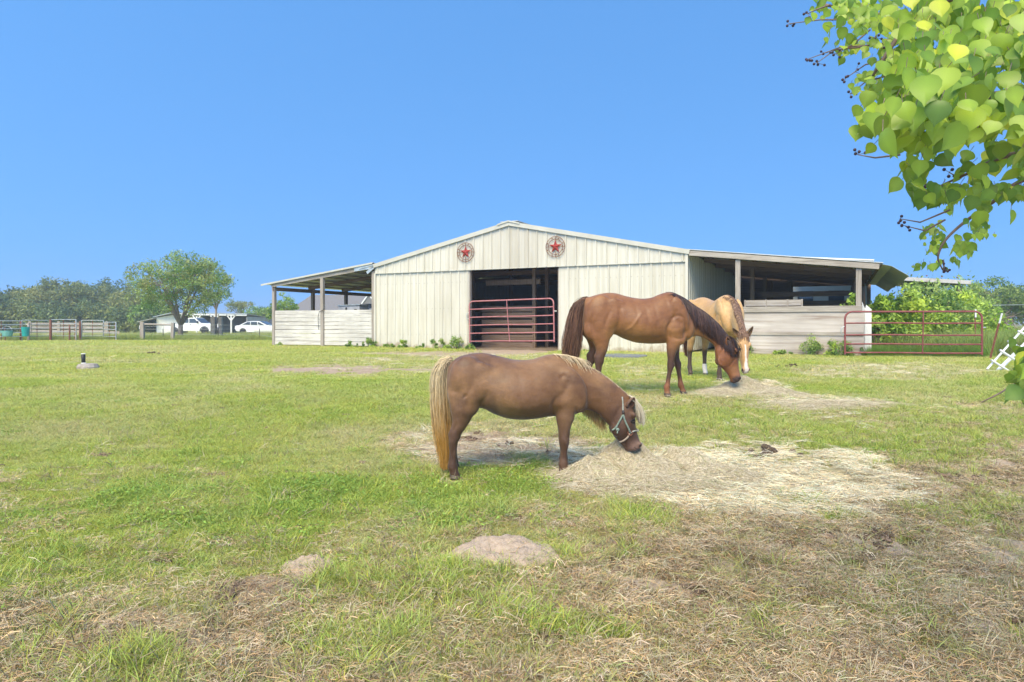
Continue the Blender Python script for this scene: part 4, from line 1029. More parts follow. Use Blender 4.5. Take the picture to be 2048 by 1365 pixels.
def horse_face(B, root, earmat, muz):
    for sd in (-1, 1):
        x, z = B.P(1706, 718); h = B.skin(x, z, sd) if B.warp is None else None
        x0, z0 = x, z
        def sk(x, z, off=0.0):
            # profile-space surface, then warped with the rest
            hh = B.bvh0.ray_cast(Vector((x, sd * 2.0, z)), Vector((0, -sd, 0)))
            return None if hh[0] is None else (hh[0] + hh[1] * off, hh[1])
        h = sk(x, z)
        if h:
            mb = MB(); mb.ball(Vector(B.w(np.array(h[0] - h[1] * .016))), .023, 14, 10); mb.build('eye', M['eye'], root, True)
            pts = []
            for a in np.linspace(0, 2 * math.pi, 15):
                g = sk(x + .030 * math.cos(a), z + .019 * math.sin(a), .001)
                if g: pts.append(Vector(B.w(np.array(g[0]))))
            mb = MB(); mb.tube(pts, .0055, 6, False); mb.build('eyelid', M['nostril'], root, True)
        x, z = B.P(1752, 928); h = sk(x, z)
        if h: mb = MB(); mb.ball(Vector(B.w(np.array(h[0] - h[1] * .004))), (.017, .012, .022), 12, 8, Matrix.Rotation(.4, 3, 'Y')); mb.build('nostril', M['nostril'], root, True)
        pts = []
        for (u, v) in ((1688, 925), (1705, 940), (1722, 950), (1740, 958)):
            x, z = B.P(u, v); g = sk(x, z, -.001)
            if g: pts.append(Vector(B.w(np.array(g[0]))))
        if len(pts) > 1: mb = MB(); mb.tube(pts, .005, 6); mb.build('mouth_line', M['nostril'], root, True)

def horse_tail(B, rg, root, pts, n, cols, warp=None, lat=0.0, flat=.7):
    k = 14
    ctr = crom([B.P(*p) + (hw,) for p, hw in pts], 14); cl = ctr[np.linspace(0, len(ctr) - 1, k).astype(int)]
    a1 = np.clip(rg.normal(size=n) * .5, -1.2, 1.2); a2 = rg.normal(size=n) * .5; P = np.zeros((n, k, 3)); s = np.linspace(0, 1, k)
    P[:, :, 0] = cl[None, :, 0] + a1[:, None] * cl[None, :, 2] + np.cumsum(rg.normal(size=(n, k)) * .005, axis=1)
    P[:, :, 1] = lat + a2[:, None] * cl[None, :, 2] * flat + np.cumsum(rg.normal(size=(n, k)) * .004, axis=1)
    P[:, :, 2] = cl[None, :, 1] + rg.normal(size=(n, 1)) * .015
    lc = np.clip(.7 + .4 * rg.random(n), 0, 1); z0 = P[:, :1, 2]; P[:, :, 2] = z0 + (P[:, :, 2] - z0) * lc[:, None]
    ci = rg.integers(0, len(cols), n); cc = np.array(cols)[ci][:, None, :] * np.ones((1, k, 1)) * (.7 + .6 * rg.random((n, 1, 1)))
    strands('tail', M['hair'], root, P, .0034, .001, cc, warp=warp)

def finish(B, root, mat, paint, vox, sm, warp=None, disp=None):
    from mathutils.bvhtree import BVHTree
    B.body(root, mat, paint, vox, sm, None, disp)
    B.bvh0 = B.bvh
    if warp is not None:
        me = B.obj.data; n = len(me.vertices); co = np.empty(n * 3, np.float32); me.vertices.foreach_get('co', co)
        me.vertices.foreach_set('co', warp(co.reshape(-1, 3).astype(float)).astype(np.float32).ravel()); me.update()
        B.warp = warp

def build_chestnut():
    D = 10.25; sc = D / F / 4.6545
    B = Beast('horse', 800, 1092, sc)
    st = dict(hn=(0, 25), hf=(-20, -75), fn=(-2, -72), ff=(20, 120))
    horse_body(B, st)
    zf_ = EYE - (560 + 1092 / 4.6545 - HZ) * D / F
    root = empty('horse', ((1100 + 800 / 4.6545 - 1024) * D / F, D, zf_ + .022), 0, label='chestnut bay horse with a long dark mane, grazing broadside to the camera', cat='horse')
    base = np.array([.205, .086, .032]); dark = np.array([.062, .030, .020]); gold = np.array([.38, .185, .065]); red = np.array([.215, .080, .030])
    def paint(p):
        x, z = p[:, 0], p[:, 2]; c = np.tile(base, (len(p), 1)); n = fbm(x + 3, z + p[:, 1] * .6 + 2, 2.2, 61, 4)
        c = mixc(c, gold, np.clip((n - .45) * 2.6, 0, .6))
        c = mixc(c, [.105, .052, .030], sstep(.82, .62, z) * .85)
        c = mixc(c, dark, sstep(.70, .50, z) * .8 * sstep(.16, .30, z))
        c = mixc(c, [.22, .085, .035], sstep(.30, .18, z) * (x < B.P(1400, 0)[0]) * .85)
        c = mixc(c, [.30, .17, .09], sstep(.10, .05, z) * (x < B.P(1400, 0)[0]) * .6)
        hx, hz = B.P(1640, 740); r = np.hypot(x - hx, z - hz); c = mixc(c, red, sstep(.50, .25, r) * .85)
        hx, hz = B.P(1720, 860); c = mixc(c, [.30, .14, .06], sstep(.12, .05, np.hypot(x - hx, z - hz)) * .7)
        hx, hz = B.P(1735, 958); c = mixc(c, [.05, .035, .032], sstep(.11, .05, np.hypot(x - hx, z - hz)) * .9)
        return c
    disp = lambda p: (fbm(p[:, 0] + 3, p[:, 2] + 7 + p[:, 1], 4.2, 13, 3) - .5) * .014 * sstep(.60, .75, p[:, 2]) + grooves(B, p, HL(1))
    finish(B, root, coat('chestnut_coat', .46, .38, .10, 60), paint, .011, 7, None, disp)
    for (u, v, lat) in B.hoofs: hoof(B, root, u, v, 42, 30, .058, lat, M['hoof'])
    em = noisy('chestnut_ear', (.13, .05, .02), (.20, .08, .035), 12, .7)
    horse_face(B, root, em, None)
    x, z = B.P(1648, 630); x2, z2 = B.P(1622, 545)
    ear(B, root, (x, -.065, z), (x2, -.11, z2), .042, .8, (.5, -.8, 0), em, None); ear(B, root, (x + .02, .065, z), (x2 + .03, .11, z2), .042, .8, (.5, .8, 0), em, None)
    rg = np.random.default_rng(8)
    cr = crom([(1080, 126), (1150, 132), (1260, 186), (1330, 238), (1400, 283), (1470, 333), (1545, 400), (1605, 468), (1655, 540)], 12)
    n = 2600; ti = rg.random(n) ** .8 * (len(cr) - 1.01); i0 = ti.astype(int); fr = (ti - i0)[:, None]; pr = cr[i0] * (1 - fr) + cr[i0 + 1] * fr; s = ti / (len(cr) - 1)
    ln = (.26 + .20 * rg.random(n)) * np.clip((s - .05) * 3.2, .12, 1) * np.where(s > .93, .6, 1.0) * np.where(rg.random(n) < .3, .6, 1)
    P = drape(B, rg, pr[:, 0], pr[:, 1] + 3, ln, .12 + .10 * rg.normal(size=n) * .6 + .10 * s, -1, 12, .010, .007)
    cols = np.array([[.035, .022, .022], [.055, .032, .028], [.10, .052, .038], [.19, .10, .07]]); cc = cols[rg.choice(4, n, p=[.4, .33, .19, .08])][:, None, :] * np.ones((1, 12, 1)) * (.7 + .6 * rg.random((n, 1, 1)))
    strands('mane', M['hair'], root, P, .0036, .001, cc)
    n = 350; tx = rg.random(n)
    u = 1650 + 45 * tx; v = 530 + 42 * tx
    roots = np.array([[B.P(a, b)[0], rg.normal() * .035, B.P(a, b)[1]] for a, b in zip(u, v)])
    dirs = np.stack([.5 + rg.normal(size=n) * .12, rg.normal(size=n) * .2 - .12, -.35 + rg.normal(size=n) * .15], 1)
    P = mane_strands(rg, n, roots, dirs, .18 + .16 * rg.random(n), 9, .008, 1.3)
    strands('forelock', M['hair'], root, P, .0034, .001, cols[rg.choice(3, n)][:, None, :] * np.ones((1, 9, 1)))
    horse_tail(B, rg, root, (((352, 200), .02), ((305, 215), .045), ((262, 280), .07), ((238, 400), .085), ((226, 520), .095), ((208, 640), .10), ((192, 740), .095), ((182, 850), .06), ((178, 930), .03)), 3000,
               [[.13, .062, .036], [.25, .125, .072], [.36, .20, .125], [.065, .034, .024]])
    return B, root
CHEST, chest_root = build_chestnut()

def build_buckskin():
    D = 12.7; sc = 10.25 / F / 4.6545
    B = Beast('horse', 900, 1092, sc)
    st = dict(hn=(0, 10), hf=(0, 10), fn=(0, -30), ff=(0, 40))
    horse_body(B, st)
    head = -math.radians(77)
    X0 = (1434 - 1024) * D / F
    root = empty('horse', (X0, D, zf(X0, D) + .0), head, label='pale buckskin horse with white blaze, facing the camera behind the chestnut horse', cat='horse')
    base = np.array([.50, .295, .115]); pale = np.array([.60, .41, .215]); dk = np.array([.045, .032, .03]); ora = np.array([.40, .215, .085])
    def paint(p):
        x, y, z = p[:, 0], p[:, 1], p[:, 2]; c = np.tile(base, (len(p), 1)); n = fbm(x + 1, z + y * .6 + 8, 2.4, 71, 4)
        c = mixc(c, pale, np.clip((n - .42) * 2.8, 0, .8)); c = mixc(c, ora, np.clip((.42 - n) * 2.8, 0, .6))
        c = mixc(c, ora, sstep(.85, .70, z) * .5)
        leg = x < B.P(1420, 0)[0]
        c = mixc(c, dk, sstep(.62, .46, z) * leg * .93)
        sock = (z < .24) * (y > 0) * (x < 0); c = mixc(c, [.72, .66, .60], sock * 1.0)
        # blaze and pale muzzle
        hx, hz = B.P(1690, 640); fr = np.abs(y + .004 * np.sin(z * 40))
        topx = np.interp(z, [B.P(0, 960)[1], B.P(0, 690)[1], B.P(0, 585)[1], B.P(0, 545)[1]], [B.P(1768, 0)[0], B.P(1738, 0)[0], B.P(1702, 0)[0], B.P(1672, 0)[0]])
        onface = (x > topx - .045) & (~leg)
        w_ = np.interp(z, [B.P(0, 960)[1], B.P(0, 900)[1], B.P(0, 800)[1], B.P(0, 680)[1]], [.036, .028, .012, .009])
        c = mixc(c, [.70, .64, .59], (onface & (z < B.P(0, 672)[1])) * sstep(w_ + .006, w_ - .004, fr))
        hx, hz = B.P(1740, 962); c = mixc(c, [.30, .20, .17], sstep(.10, .05, np.hypot(x - hx, z - hz)) * (fr > .03) * .8)
        return c
    a0 = B.P(1180, 0)[0]
    def warp(p):
        # the neck and head swing round towards the camera
        q = p.copy(); t = np.clip((p[:, 0] - a0) / .5, 0, 1); t = t * t * (3 - 2 * t); ang = -.26 * t
        dx = p[:, 0] - a0; q[:, 0] = a0 + dx * np.cos(ang) - p[:, 1] * np.sin(ang) * (t > 0); q[:, 1] = dx * np.sin(ang) + p[:, 1] * np.cos(ang)
        return q
    finish(B, root, coat('buckskin_coat', .5, .35, .2, 60), paint, .012, 7, warp, lambda p: grooves(B, p, HL(1)))
    for i, (u, v, lat) in enumerate(B.hoofs): hoof(B, root, u, v, 42, 30, .058, lat, M['hoof'])
    em = noisy('buckskin_ear', (.05, .03, .02), (.30, .18, .08), 5, .7)
    horse_face(B, root, em, None)
    x, z = B.P(1662, 590); x2, z2 = B.P(1672, 500)
    ear(B, root, (x, -.062, z), (x2 - .03, -.17, z2 + .0), .040, .8, (.8, -.5, 0), em, None); ear(B, root, (x, .062, z), (x2, .15, z2 + .03), .040, .8, (.8, .45, 0), em, None)
    rg = np.random.default_rng(9)
    cr = crom([(1120, 128), (1260, 186), (1330, 238), (1400, 283), (1470, 333), (1545, 400), (1605, 468), (1655, 535)], 12)
    n = 1500; ti = rg.random(n) * (len(cr) - 1.01); i0 = ti.astype(int); fr = (ti - i0)[:, None]; pr = cr[i0] * (1 - fr) + cr[i0 + 1] * fr; s = ti / (len(cr) - 1)
    B.bvh = B.bvh0
    P = drape(B, rg, pr[:, 0], pr[:, 1] - 2, (.10 + .15 * rg.random(n)) * np.clip(s * 4, .3, 1), .1 + .1 * rg.normal(size=n), 1, 10, .010, .006)
    P2 = drape(B, rg, pr[:500, 0], pr[:500, 1] - 4, (.03 + .05 * rg.random(500)), .1 + .1 * rg.normal(size=500), -1, 10, .008, .005)
    P = np.concatenate([P, P2]); cols = np.array([[.16, .085, .055], [.26, .15, .10], [.10, .055, .04], [.36, .23, .15]])
    strands('mane', M['hair'], root, P, .0038, .001, cols[rg.choice(4, len(P))][:, None, :] * np.ones((1, 10, 1)), warp=B.w)
    n = 320; tx = rg.random(n); roots = np.array([[B.P(a, b)[0], rg.normal() * .035, B.P(a, b)[1]] for a, b in zip(1652 + 35 * tx, 525 + 38 * tx)])
    dirs = np.stack([.6 + rg.normal(size=n) * .12, rg.normal(size=n) * .25, -.4 + rg.normal(size=n) * .15], 1)
    P = mane_strands(rg, n, roots, dirs, .08 + .10 * rg.random(n), 9, .008, 1.3)
    strands('forelock', M['hair'], root, P, .0034, .001, cols[rg.choice(4, n)][:, None, :] * np.ones((1, 9, 1)), warp=B.w)
    horse_tail(B, rg, root, (((352, 200), .02), ((300, 215), .05), ((262, 290), .07), ((245, 400), .085), ((240, 520), .09), ((238, 660), .085), ((240, 760), .07), ((244, 850), .04)), 1500,
               [[.16, .07, .045], [.26, .12, .07], [.10, .05, .035]], lat=-.05)
    return B, root
BUCK, buck_root = build_buckskin()
# ---------------------------------------------------------------- grass, thatch and hay
def blades(seed, n, spread, hmin, hmax, w, lean, curve, cols, segs=3, flat=False):
    """one clump of tapered blades; colours per blade"""
    r = np.random.default_rng(seed); V = []; Fq = []; Cc = []
    for i in range(n):
        a = r.random() * 6.28; rr = spread * math.sqrt(r.random()); x, y = rr * math.cos(a), rr * math.sin(a)
        h = hmin + (hmax - hmin) * r.random(); az = r.random() * 6.28; ln = lean * (.3 + r.random()); cv = curve * (.3 + r.random())
        d = np.array([math.cos(az), math.sin(az)]); sd = np.array([-d[1], d[0]]); ww = w * (.6 + .8 * r.random())
        if r.random() < .5: q = r.random() * 6.28; sd = np.array([math.cos(q), math.sin(q)])
        col = np.array(cols[r.integers(0, len(cols))]) * (.75 + .5 * r.random()); b = len(V); z0 = .012 * r.random() if flat else -.008
        for s in range(segs + 1):
            t = s / segs
            if flat: px = d * h * t + sd * cv * h * t * t * (1 if i % 2 else -1); z = z0 + (.005 + .010 * ln) * math.sin(math.pi * min(1, t * 1.1)) * (.4 + r.random() * .2) 
            else: px = d * (h * (ln * t + cv * t * t)); z = z0 + h * (t * (1 - .25 * cv * t))
            k = ww * (1 - t) ** .6 / 2 + .0004
            if flat: k = ww / 2
            V.append((x + px[0] - sd[0] * k, y + px[1] - sd[1] * k, z)); V.append((x + px[0] + sd[0] * k, y + px[1] + sd[1] * k, z + (.0 if not flat else ww * .5)))
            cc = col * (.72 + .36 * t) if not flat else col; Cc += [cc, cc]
        for s in range(segs): q = b + 2 * s; Fq.append((q, q + 1, q + 3, q + 2))
    return np.array(V), np.array(Fq), np.array(Cc)
def broad(seed, n, spread, h, size, cols):
    """little broad-leaved herbs"""
    r = np.random.default_rng(seed); V = []; Fq = []; Cc = []
    for i in range(n):
        a = r.random() * 6.28; rr = spread * math.sqrt(r.random()); c = np.array([rr * math.cos(a), rr * math.sin(a), h * (.2 + .8 * r.random())])
        u = r.normal(size=3) * [1, 1, .45]; u /= np.linalg.norm(u); v = np.cross(u, [0, 0, 1]) + r.normal(size=3) * .35; v /= np.linalg.norm(v); s = size * (.6 + .8 * r.random())
        b = len(V); V += [c - u * s, c + v * s * .45, c + u * s, c - v * s * .45]; Fq.append((b, b + 1, b + 2, b + 3)); col = np.array(cols[r.integers(0, len(cols))]) * (.75 + .5 * r.random()); Cc += [col] * 4
    return np.array(V), np.array(Fq), np.array(Cc)

M['blade'] = vcol('grass_blade', .6, .35, True, .25); M['straw'] = vcol('straw', .7, .15, True, .25)
lib = {}
def kind(nm, fn, num, mat):
    col_ = bpy.data.collections.new(nm + '_clumps'); lib[nm] = col_
    for k in range(num):
        V, Fq, Cc = fn(k); me = mesh_np('%s_clump' % nm, V, Fq, False, Cc); me.materials.append(mat)
        col_.objects.link(bpy.data.objects.new('%s_clump' % nm, me))
WHT = [(1, 1, 1), (.9, 1.05, .9), (1.1, 1.0, .85), (1.0, 1.1, 1.0), (1.15, 1.0, .7)]
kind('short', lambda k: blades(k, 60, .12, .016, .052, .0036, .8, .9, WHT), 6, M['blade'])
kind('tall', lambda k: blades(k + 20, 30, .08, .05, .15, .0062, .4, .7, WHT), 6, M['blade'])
kind('coarse', lambda k: blades(k + 40, 34, .24, .03, .085, .011, .7, .8, WHT, 2), 4, M['blade'])
kind('herb', lambda k: broad(k + 60, 60, .12, .05, .012, WHT), 4, M['blade'])
kind('thatch', lambda k: blades(k + 80, 60, .11, .015, .075, .0022, 1.5, .35, WHT, 2, True), 6, M['straw'])
kind('stub', lambda k: blades(k + 100, 22, .10, .015, .055, .0030, .9, .7, WHT, 2), 4, M['straw'])
kind('hay', lambda k: blades(k + 120, 46, .12, .05, .16, .0025, 1.6, .45, WHT, 3, True), 6, M['straw'])

def scatter(name, coll, pts, rotz, scl, tint, label=None, tilt=None, parent=None, cat=None):
    n = len(pts); me = bpy.data.meshes.new(name); me.vertices.add(n); me.vertices.foreach_set('co', np.asarray(pts, np.float32).ravel())
    a = me.attributes.new('rot', 'FLOAT_VECTOR', 'POINT'); rv = np.zeros((n, 3), np.float32); rv[:, 2] = rotz
    if tilt is not None: rv[:, :2] = tilt
    a.data.foreach_set('vector', rv.ravel())
    a = me.attributes.new('scl', 'FLOAT', 'POINT'); a.data.foreach_set('value', np.asarray(scl, np.float32))
    a = me.attributes.new('tint', 'FLOAT_COLOR', 'POINT'); cc = np.ones((n, 4), np.float32); cc[:, :3] = tint; a.data.foreach_set('color', cc.ravel())
    o = bpy.data.objects.new(name, me); C.objects.link(o)
    g = bpy.data.node_groups.new(name + '_nodes', 'GeometryNodeTree'); g.interface.new_socket('Geometry', in_out='INPUT', socket_type='NodeSocketGeometry'); g.interface.new_socket('Geometry', in_out='OUTPUT', socket_type='NodeSocketGeometry')
    gi = g.nodes.new('NodeGroupInput'); go = g.nodes.new('NodeGroupOutput'); ip = g.nodes.new('GeometryNodeInstanceOnPoints'); ci = g.nodes.new('GeometryNodeCollectionInfo')
    ci.inputs['Collection'].default_value = coll; ci.inputs['Separate Children'].default_value = True; ci.inputs['Reset Children'].default_value = True
    ra = g.nodes.new('GeometryNodeInputNamedAttribute'); ra.data_type = 'FLOAT_VECTOR'; ra.inputs[0].default_value = 'rot'
    sa = g.nodes.new('GeometryNodeInputNamedAttribute'); sa.data_type = 'FLOAT'; sa.inputs[0].default_value = 'scl'
    er = g.nodes.new('FunctionNodeEulerToRotation')
    g.links.new(gi.outputs[0], ip.inputs['Points']); g.links.new(ci.outputs[0], ip.inputs['Instance']); ip.inputs['Pick Instance'].default_value = True
    g.links.new(ra.outputs['Attribute'], er.inputs[0]); g.links.new(er.outputs[0], ip.inputs['Rotation']); g.links.new(sa.outputs['Attribute'], ip.inputs['Scale']); g.links.new(ip.outputs[0], go.inputs[0])
    m = o.modifiers.new('scatter', 'NODES'); m.node_group = g
    tag(o, label, cat, kind='stuff'); return o

def field(rg, n, y0, y1, pw=1.0, side=.86):
    """random ground points with the same count per picture row when pw is 1"""
    t = rg.random(n)
    y = y0 * (y1 / y0) ** t if pw == 1 else (y0 ** (1 - pw) + t * (y1 ** (1 - pw) - y0 ** (1 - pw))) ** (1 / (1 - pw))
    x = (rg.random(n) * 2 - 1) * side * y
    return x, y
def in_barn(x, y):
    dx, dy = x - BA.x, y - BA.y; u = dx * BU.x + dy * BU.y; v = dx * BV.x + dy * BV.y
    return (u > -5.5) & (u < 17.6) & (v > -.05) & (v < 12.5)
def grn(t, w):
    """living grass colours from yellow green to deep green, w adds straw"""
    a = np.array([.53, .56, .14]); b = np.array([.365, .475, .105]); c = np.array([.225, .345, .075]); st = np.array([.66, .58, .38])
    t = np.clip(t, 0, 1)[:, None]; g = np.where(t < .5, a * (1 - 2 * t) + b * 2 * t, b * (2 - 2 * t) + c * (2 * t - 1)); w = np.clip(w, 0, 1)[:, None]
    return g * (1 - w) + st * w
rg = np.random.default_rng(101)
def Z(x, y):
    return zg(x, y)
# short pasture grass, near
x, y = field(rg, 76000, 2.3, 12.5, 1.0, 1.08)
bare, straw, hay, th, lush, n1, n2, n3, px, py = cover(x, y)
dens = np.clip(.95 - bare * 1.1 - straw * .50 - hay * 1.0 - th * .80 + lush * .4, 0.0, 1) * sstep(.18, .42, n2 * .55 + n3 * .45 + lush * .3 + (y > 7) * .08)
k = rg.random(len(x)) < dens
for (hx_, hy_) in ((-.47, 5.55), (.43, 5.57), (1.33, 10.0), (1.16, 10.35), (2.3, 10.0), (2.61, 10.3), (3.69, 12.25), (4.0, 12.2)): k &= np.hypot((x - hx_) * 1.0, (y - hy_) * .8) > .15   # cropped short round the hooves
x, y, n1_, n2_, n3_, lu, st_ = x[k], y[k], n1[k], n2[k], n3[k], lush[k], straw[k]
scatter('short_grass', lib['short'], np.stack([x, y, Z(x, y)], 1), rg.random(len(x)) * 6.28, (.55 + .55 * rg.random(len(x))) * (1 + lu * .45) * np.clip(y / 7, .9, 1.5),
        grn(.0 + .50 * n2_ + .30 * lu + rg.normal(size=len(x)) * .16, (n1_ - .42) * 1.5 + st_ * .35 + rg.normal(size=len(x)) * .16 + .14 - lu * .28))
# coarser tufts farther away
x, y = field(rg, 46000, 11.5, 60, 1.0, .96)
bare, straw, hay, th, lush, n1, n2, n3, px, py = cover(x, y)
k = (rg.random(len(x)) < np.clip(.9 - bare * 1.2 - straw * .5 - hay, 0, 1)) & ~in_barn(x, y)
x, y, n1_, n2_, st_ = x[k], y[k], n1[k], n2[k], straw[k]
scatter('pasture_grass', lib['coarse'], np.stack([x, y, Z(x, y)], 1), rg.random(len(x)) * 6.28, (.7 + .6 * rg.random(len(x))) * np.clip(y / 20, .7, 1.6),
        grn(.40 * n2_ + rg.normal(size=len(x)) * .12, (n1_ - .40) * 1.1 + st_ * .4 + .06 + rg.normal(size=len(x)) * .1))
# taller fresh tufts
x, y = field(rg, 18000, 2.2, 15, 1.0, 1.0)
bare, straw, hay, th, lush, n1, n2, n3, px, py = cover(x, y)
q = fbm(x, y, 1.5, 91, 3)
zone = np.maximum.reduce([sstep(.58, .72, q) * .32, ell(px, py, 830, 1170, 190, 50) * .8, ell(px, py, 760, 1300, 140, 60) * .8, ell(px, py, 1030, 1240, 110, 40), ell(px, py, 1930, 880, 160, 60), ell(px, py, 1640, 880, 90, 26),
                          ell(px, py, 1490, 850, 90, 18) * .9, ell(px, py, 1280, 1060, 70, 34) * .9, ell(px, py, 1620, 1010, 80, 14) * .7, ell(px, py, 100, 1320, 260, 60) * .3, ell(px, py, 1980, 1010, 60, 20)])
zone = np.maximum(zone, sstep(.60, .72, fbm(x, y, 2.8, 93, 3)) * .7 * (py > 1000)); zone = np.where((px > 1180) & (py < 900), np.maximum(zone, .30), zone) * sstep(.30, .55, n3 * .5 + n2 * .5)
k = rg.random(len(x)) < zone * np.clip(1 - bare * .7 - hay * .85 - th * .35, 0.04, 1) * (.9 - .5 * (px < 1000) * (py < 980))
x, y, n1_, n2_ = x[k], y[k], n1[k], n2[k]
scatter('tall_grass_tufts', lib['tall'], np.stack([x, y, Z(x, y)], 1), rg.random(len(x)) * 6.28, .42 + .48 * rg.random(len(x)), grn(.05 + .45 * n2_ + rg.normal(size=len(x)) * .14, (n1_ - .5) * .9 + rg.normal(size=len(x)) * .1))
xs = []; ys = []
for (cx, cy, sx_, sy_, m_) in [(830, 1165, 150, 36, 240), (760, 1290, 110, 45, 170), (1040, 1230, 70, 35, 90), (1290, 1045, 60, 30, 80), (1610, 1010, 50, 14, 26), (1680, 1040, 20, 12, 12), (1480, 855, 80, 16, 140), (1900, 870, 140, 50, 420), (1640, 880, 80, 22, 130),
        (250, 1320, 70, 20, 40), (1990, 1010, 50, 20, 60), (1180, 1270, 60, 30, 50), (1950, 770, 60, 14, 80), (1100, 1130, 60, 30, 60), (1850, 1030, 60, 14, 30), (1500, 1260, 60, 40, 24), (1780, 1230, 80, 30, 20), (1560, 735, 60, 8, 60), (120, 1150, 160, 50, 50), (955, 1135, 14, 8, 12), (1065, 1132, 14, 8, 12), (1010, 1148, 40, 5, 16), (592, 1140, 10, 5, 6), (645, 1138, 10, 5, 6)]:
    for q in range(m_):
        g_ = G(cx + rg.normal() * sx_ * .7, max(700, cy + rg.normal() * sy_ * .7)); xs.append(g_.x); ys.append(g_.y)
xs = np.array(xs); ys = np.array(ys); nn_ = len(xs)
scatter('fresh_grass_tufts', lib['tall'], np.stack([xs, ys, Z(xs, ys)], 1), rg.random(nn_) * 6.28, (.40 + .45 * rg.random(nn_)), grn(.10 + .40 * rg.random(nn_), rg.normal(size=nn_) * .1))
# broad-leaved herbs in the lush band
x, y = field(rg, 9000, 2.5, 14, 1.0, .84)
bare, straw, hay, th, lush, n1, n2, n3, px, py = cover(x, y)
k = rg.random(len(x)) < np.clip(lush * 1.0 + .10, 0, 1) * (1 - th) * (1 - hay) * (1 - bare) * sstep(.35, .6, n3 * .5 + n2 * .5)
x, y, n2_ = x[k], y[k], n2[k]
scatter('ground_herbs', lib['herb'], np.stack([x, y, Z(x, y)], 1), rg.random(len(x)) * 6.28, .6 + .6 * rg.random(len(x)), grn(.45 + .5 * n2_ + rg.normal(size=len(x)) * .1, np.full(len(x), -.1)))
# brown trampled thatch
x, y = field(rg, 58000, 2.1, 9.5, 1.15, 1.06)
bare, straw, hay, th, lush, n1, n2, n3, px, py = cover(x, y)
k = rg.random(len(x)) < np.clip(th * 1.0 + straw * .45 + .14 * (y < 6) - lush * .2, 0, 1) * sstep(.40, .56, fbm(x, y, 4.5, 88, 3)) * (1 - hay * .6) * (1 - bare * .7)
x, y, n3_, n2_, th_ = x[k], y[k], n3[k], n2[k], th[k]
br = np.array([.27, .185, .125]); tn_ = np.array([.72, .58, .43]); gg = np.array([.34, .33, .14])
w = np.clip(rg.random(len(x)) * .8 + (n3_ - .5) * .9 + .1, 0, 1)[:, None]; c = br * (1 - w) + tn_ * w; w2 = (rg.random(len(x)) < .14)[:, None]; c = np.where(w2, gg, c)
scatter('trampled_thatch', lib['thatch'], np.stack([x, y, Z(x, y) + .004 + .022 * rg.random(len(x)) * th_], 1), rg.random(len(x)) * 6.28, .55 + .7 * rg.random(len(x)), c, tilt=rg.normal(size=(len(x), 2)) * .16)
x, y = field(rg, 16000, 2.1, 9.5, 1.15, 1.06)
bare, straw, hay, th, lush, n1, n2, n3, px, py = cover(x, y)
k = rg.random(len(x)) < np.clip(th * .9 + straw * .5 + .3, 0, 1) * (1 - hay * .7) * (1 - bare * .8) * (1 - lush * .7)
x, y = x[k], y[k]; w = rg.random(len(x))[:, None]
scatter('dry_stubble', lib['stub'], np.stack([x, y, Z(x, y)], 1), rg.random(len(x)) * 6.28, .6 + .7 * rg.random(len(x)), np.where(w < .16, [[.42, .43, .15]], np.array([.25, .175, .10]) * (1 - w) + np.array([.58, .48, .32]) * w), tilt=rg.normal(size=(len(x), 2)) * .5)
def clod(seed):
    r = np.random.default_rng(seed); mb = MB()
    for i in range(5): mb.ball((r.normal() * .022, r.normal() * .022, .004), (.010 + .014 * r.random(), .010 + .014 * r.random(), .007 + .008 * r.random()), 6, 4)
    V = np.array(mb.V); V += r.normal(size=V.shape) * .0016; return V, np.array(mb.F), np.ones((len(V), 3))
kind('clod', lambda k: clod(k + 400), 5, M['straw'])
x, y = field(rg, 13000, 2.1, 12, 1.1, 1.0)
bare, straw, hay, th, lush, n1, n2, n3, px, py = cover(x, y)
k = rg.random(len(x)) < np.clip(th * .8 + bare * .35 + .03, 0, 1) * sstep(.40, .62, fbm(x, y, 3.3, 97, 3)) * (1 - hay)
x, y = x[k], y[k]; w = rg.random(len(x))[:, None]
scatter('soil_clods', lib['clod'], np.stack([x, y, Z(x, y) + .004], 1), rg.random(len(x)) * 6.28, .5 + 1.1 * rg.random(len(x)) ** 2, np.array([.09, .06, .04]) * (1 - w) + np.array([.30, .21, .15]) * w)
# straw litter strewn over the worn patches
x, y = field(rg, 42000, 3.0, 22, 1.0, .84)
bare, straw, hay, th, lush, n1, n2, n3, px, py = cover(x, y)
k = (rg.random(len(x)) < np.clip(hay * 1.2 * sstep(.38, .56, n3 * .55 + n2 * .45) + straw * .16, 0, 1)) & ~in_barn(x, y)
x, y, h_ = x[k], y[k], hay[k]; w = rg.random(len(x))[:, None]
scatter('strewn_hay', lib['hay'], np.stack([x, y, Z(x, y) + .006 + .03 * rg.random(len(x)) * h_], 1), rg.random(len(x)) * 6.28, .45 + .7 * rg.random(len(x)), np.array([.58, .49, .37]) * (1 - w) + np.array([.92, .85, .74]) * w, tilt=rg.normal(size=(len(x), 2)) * .12)

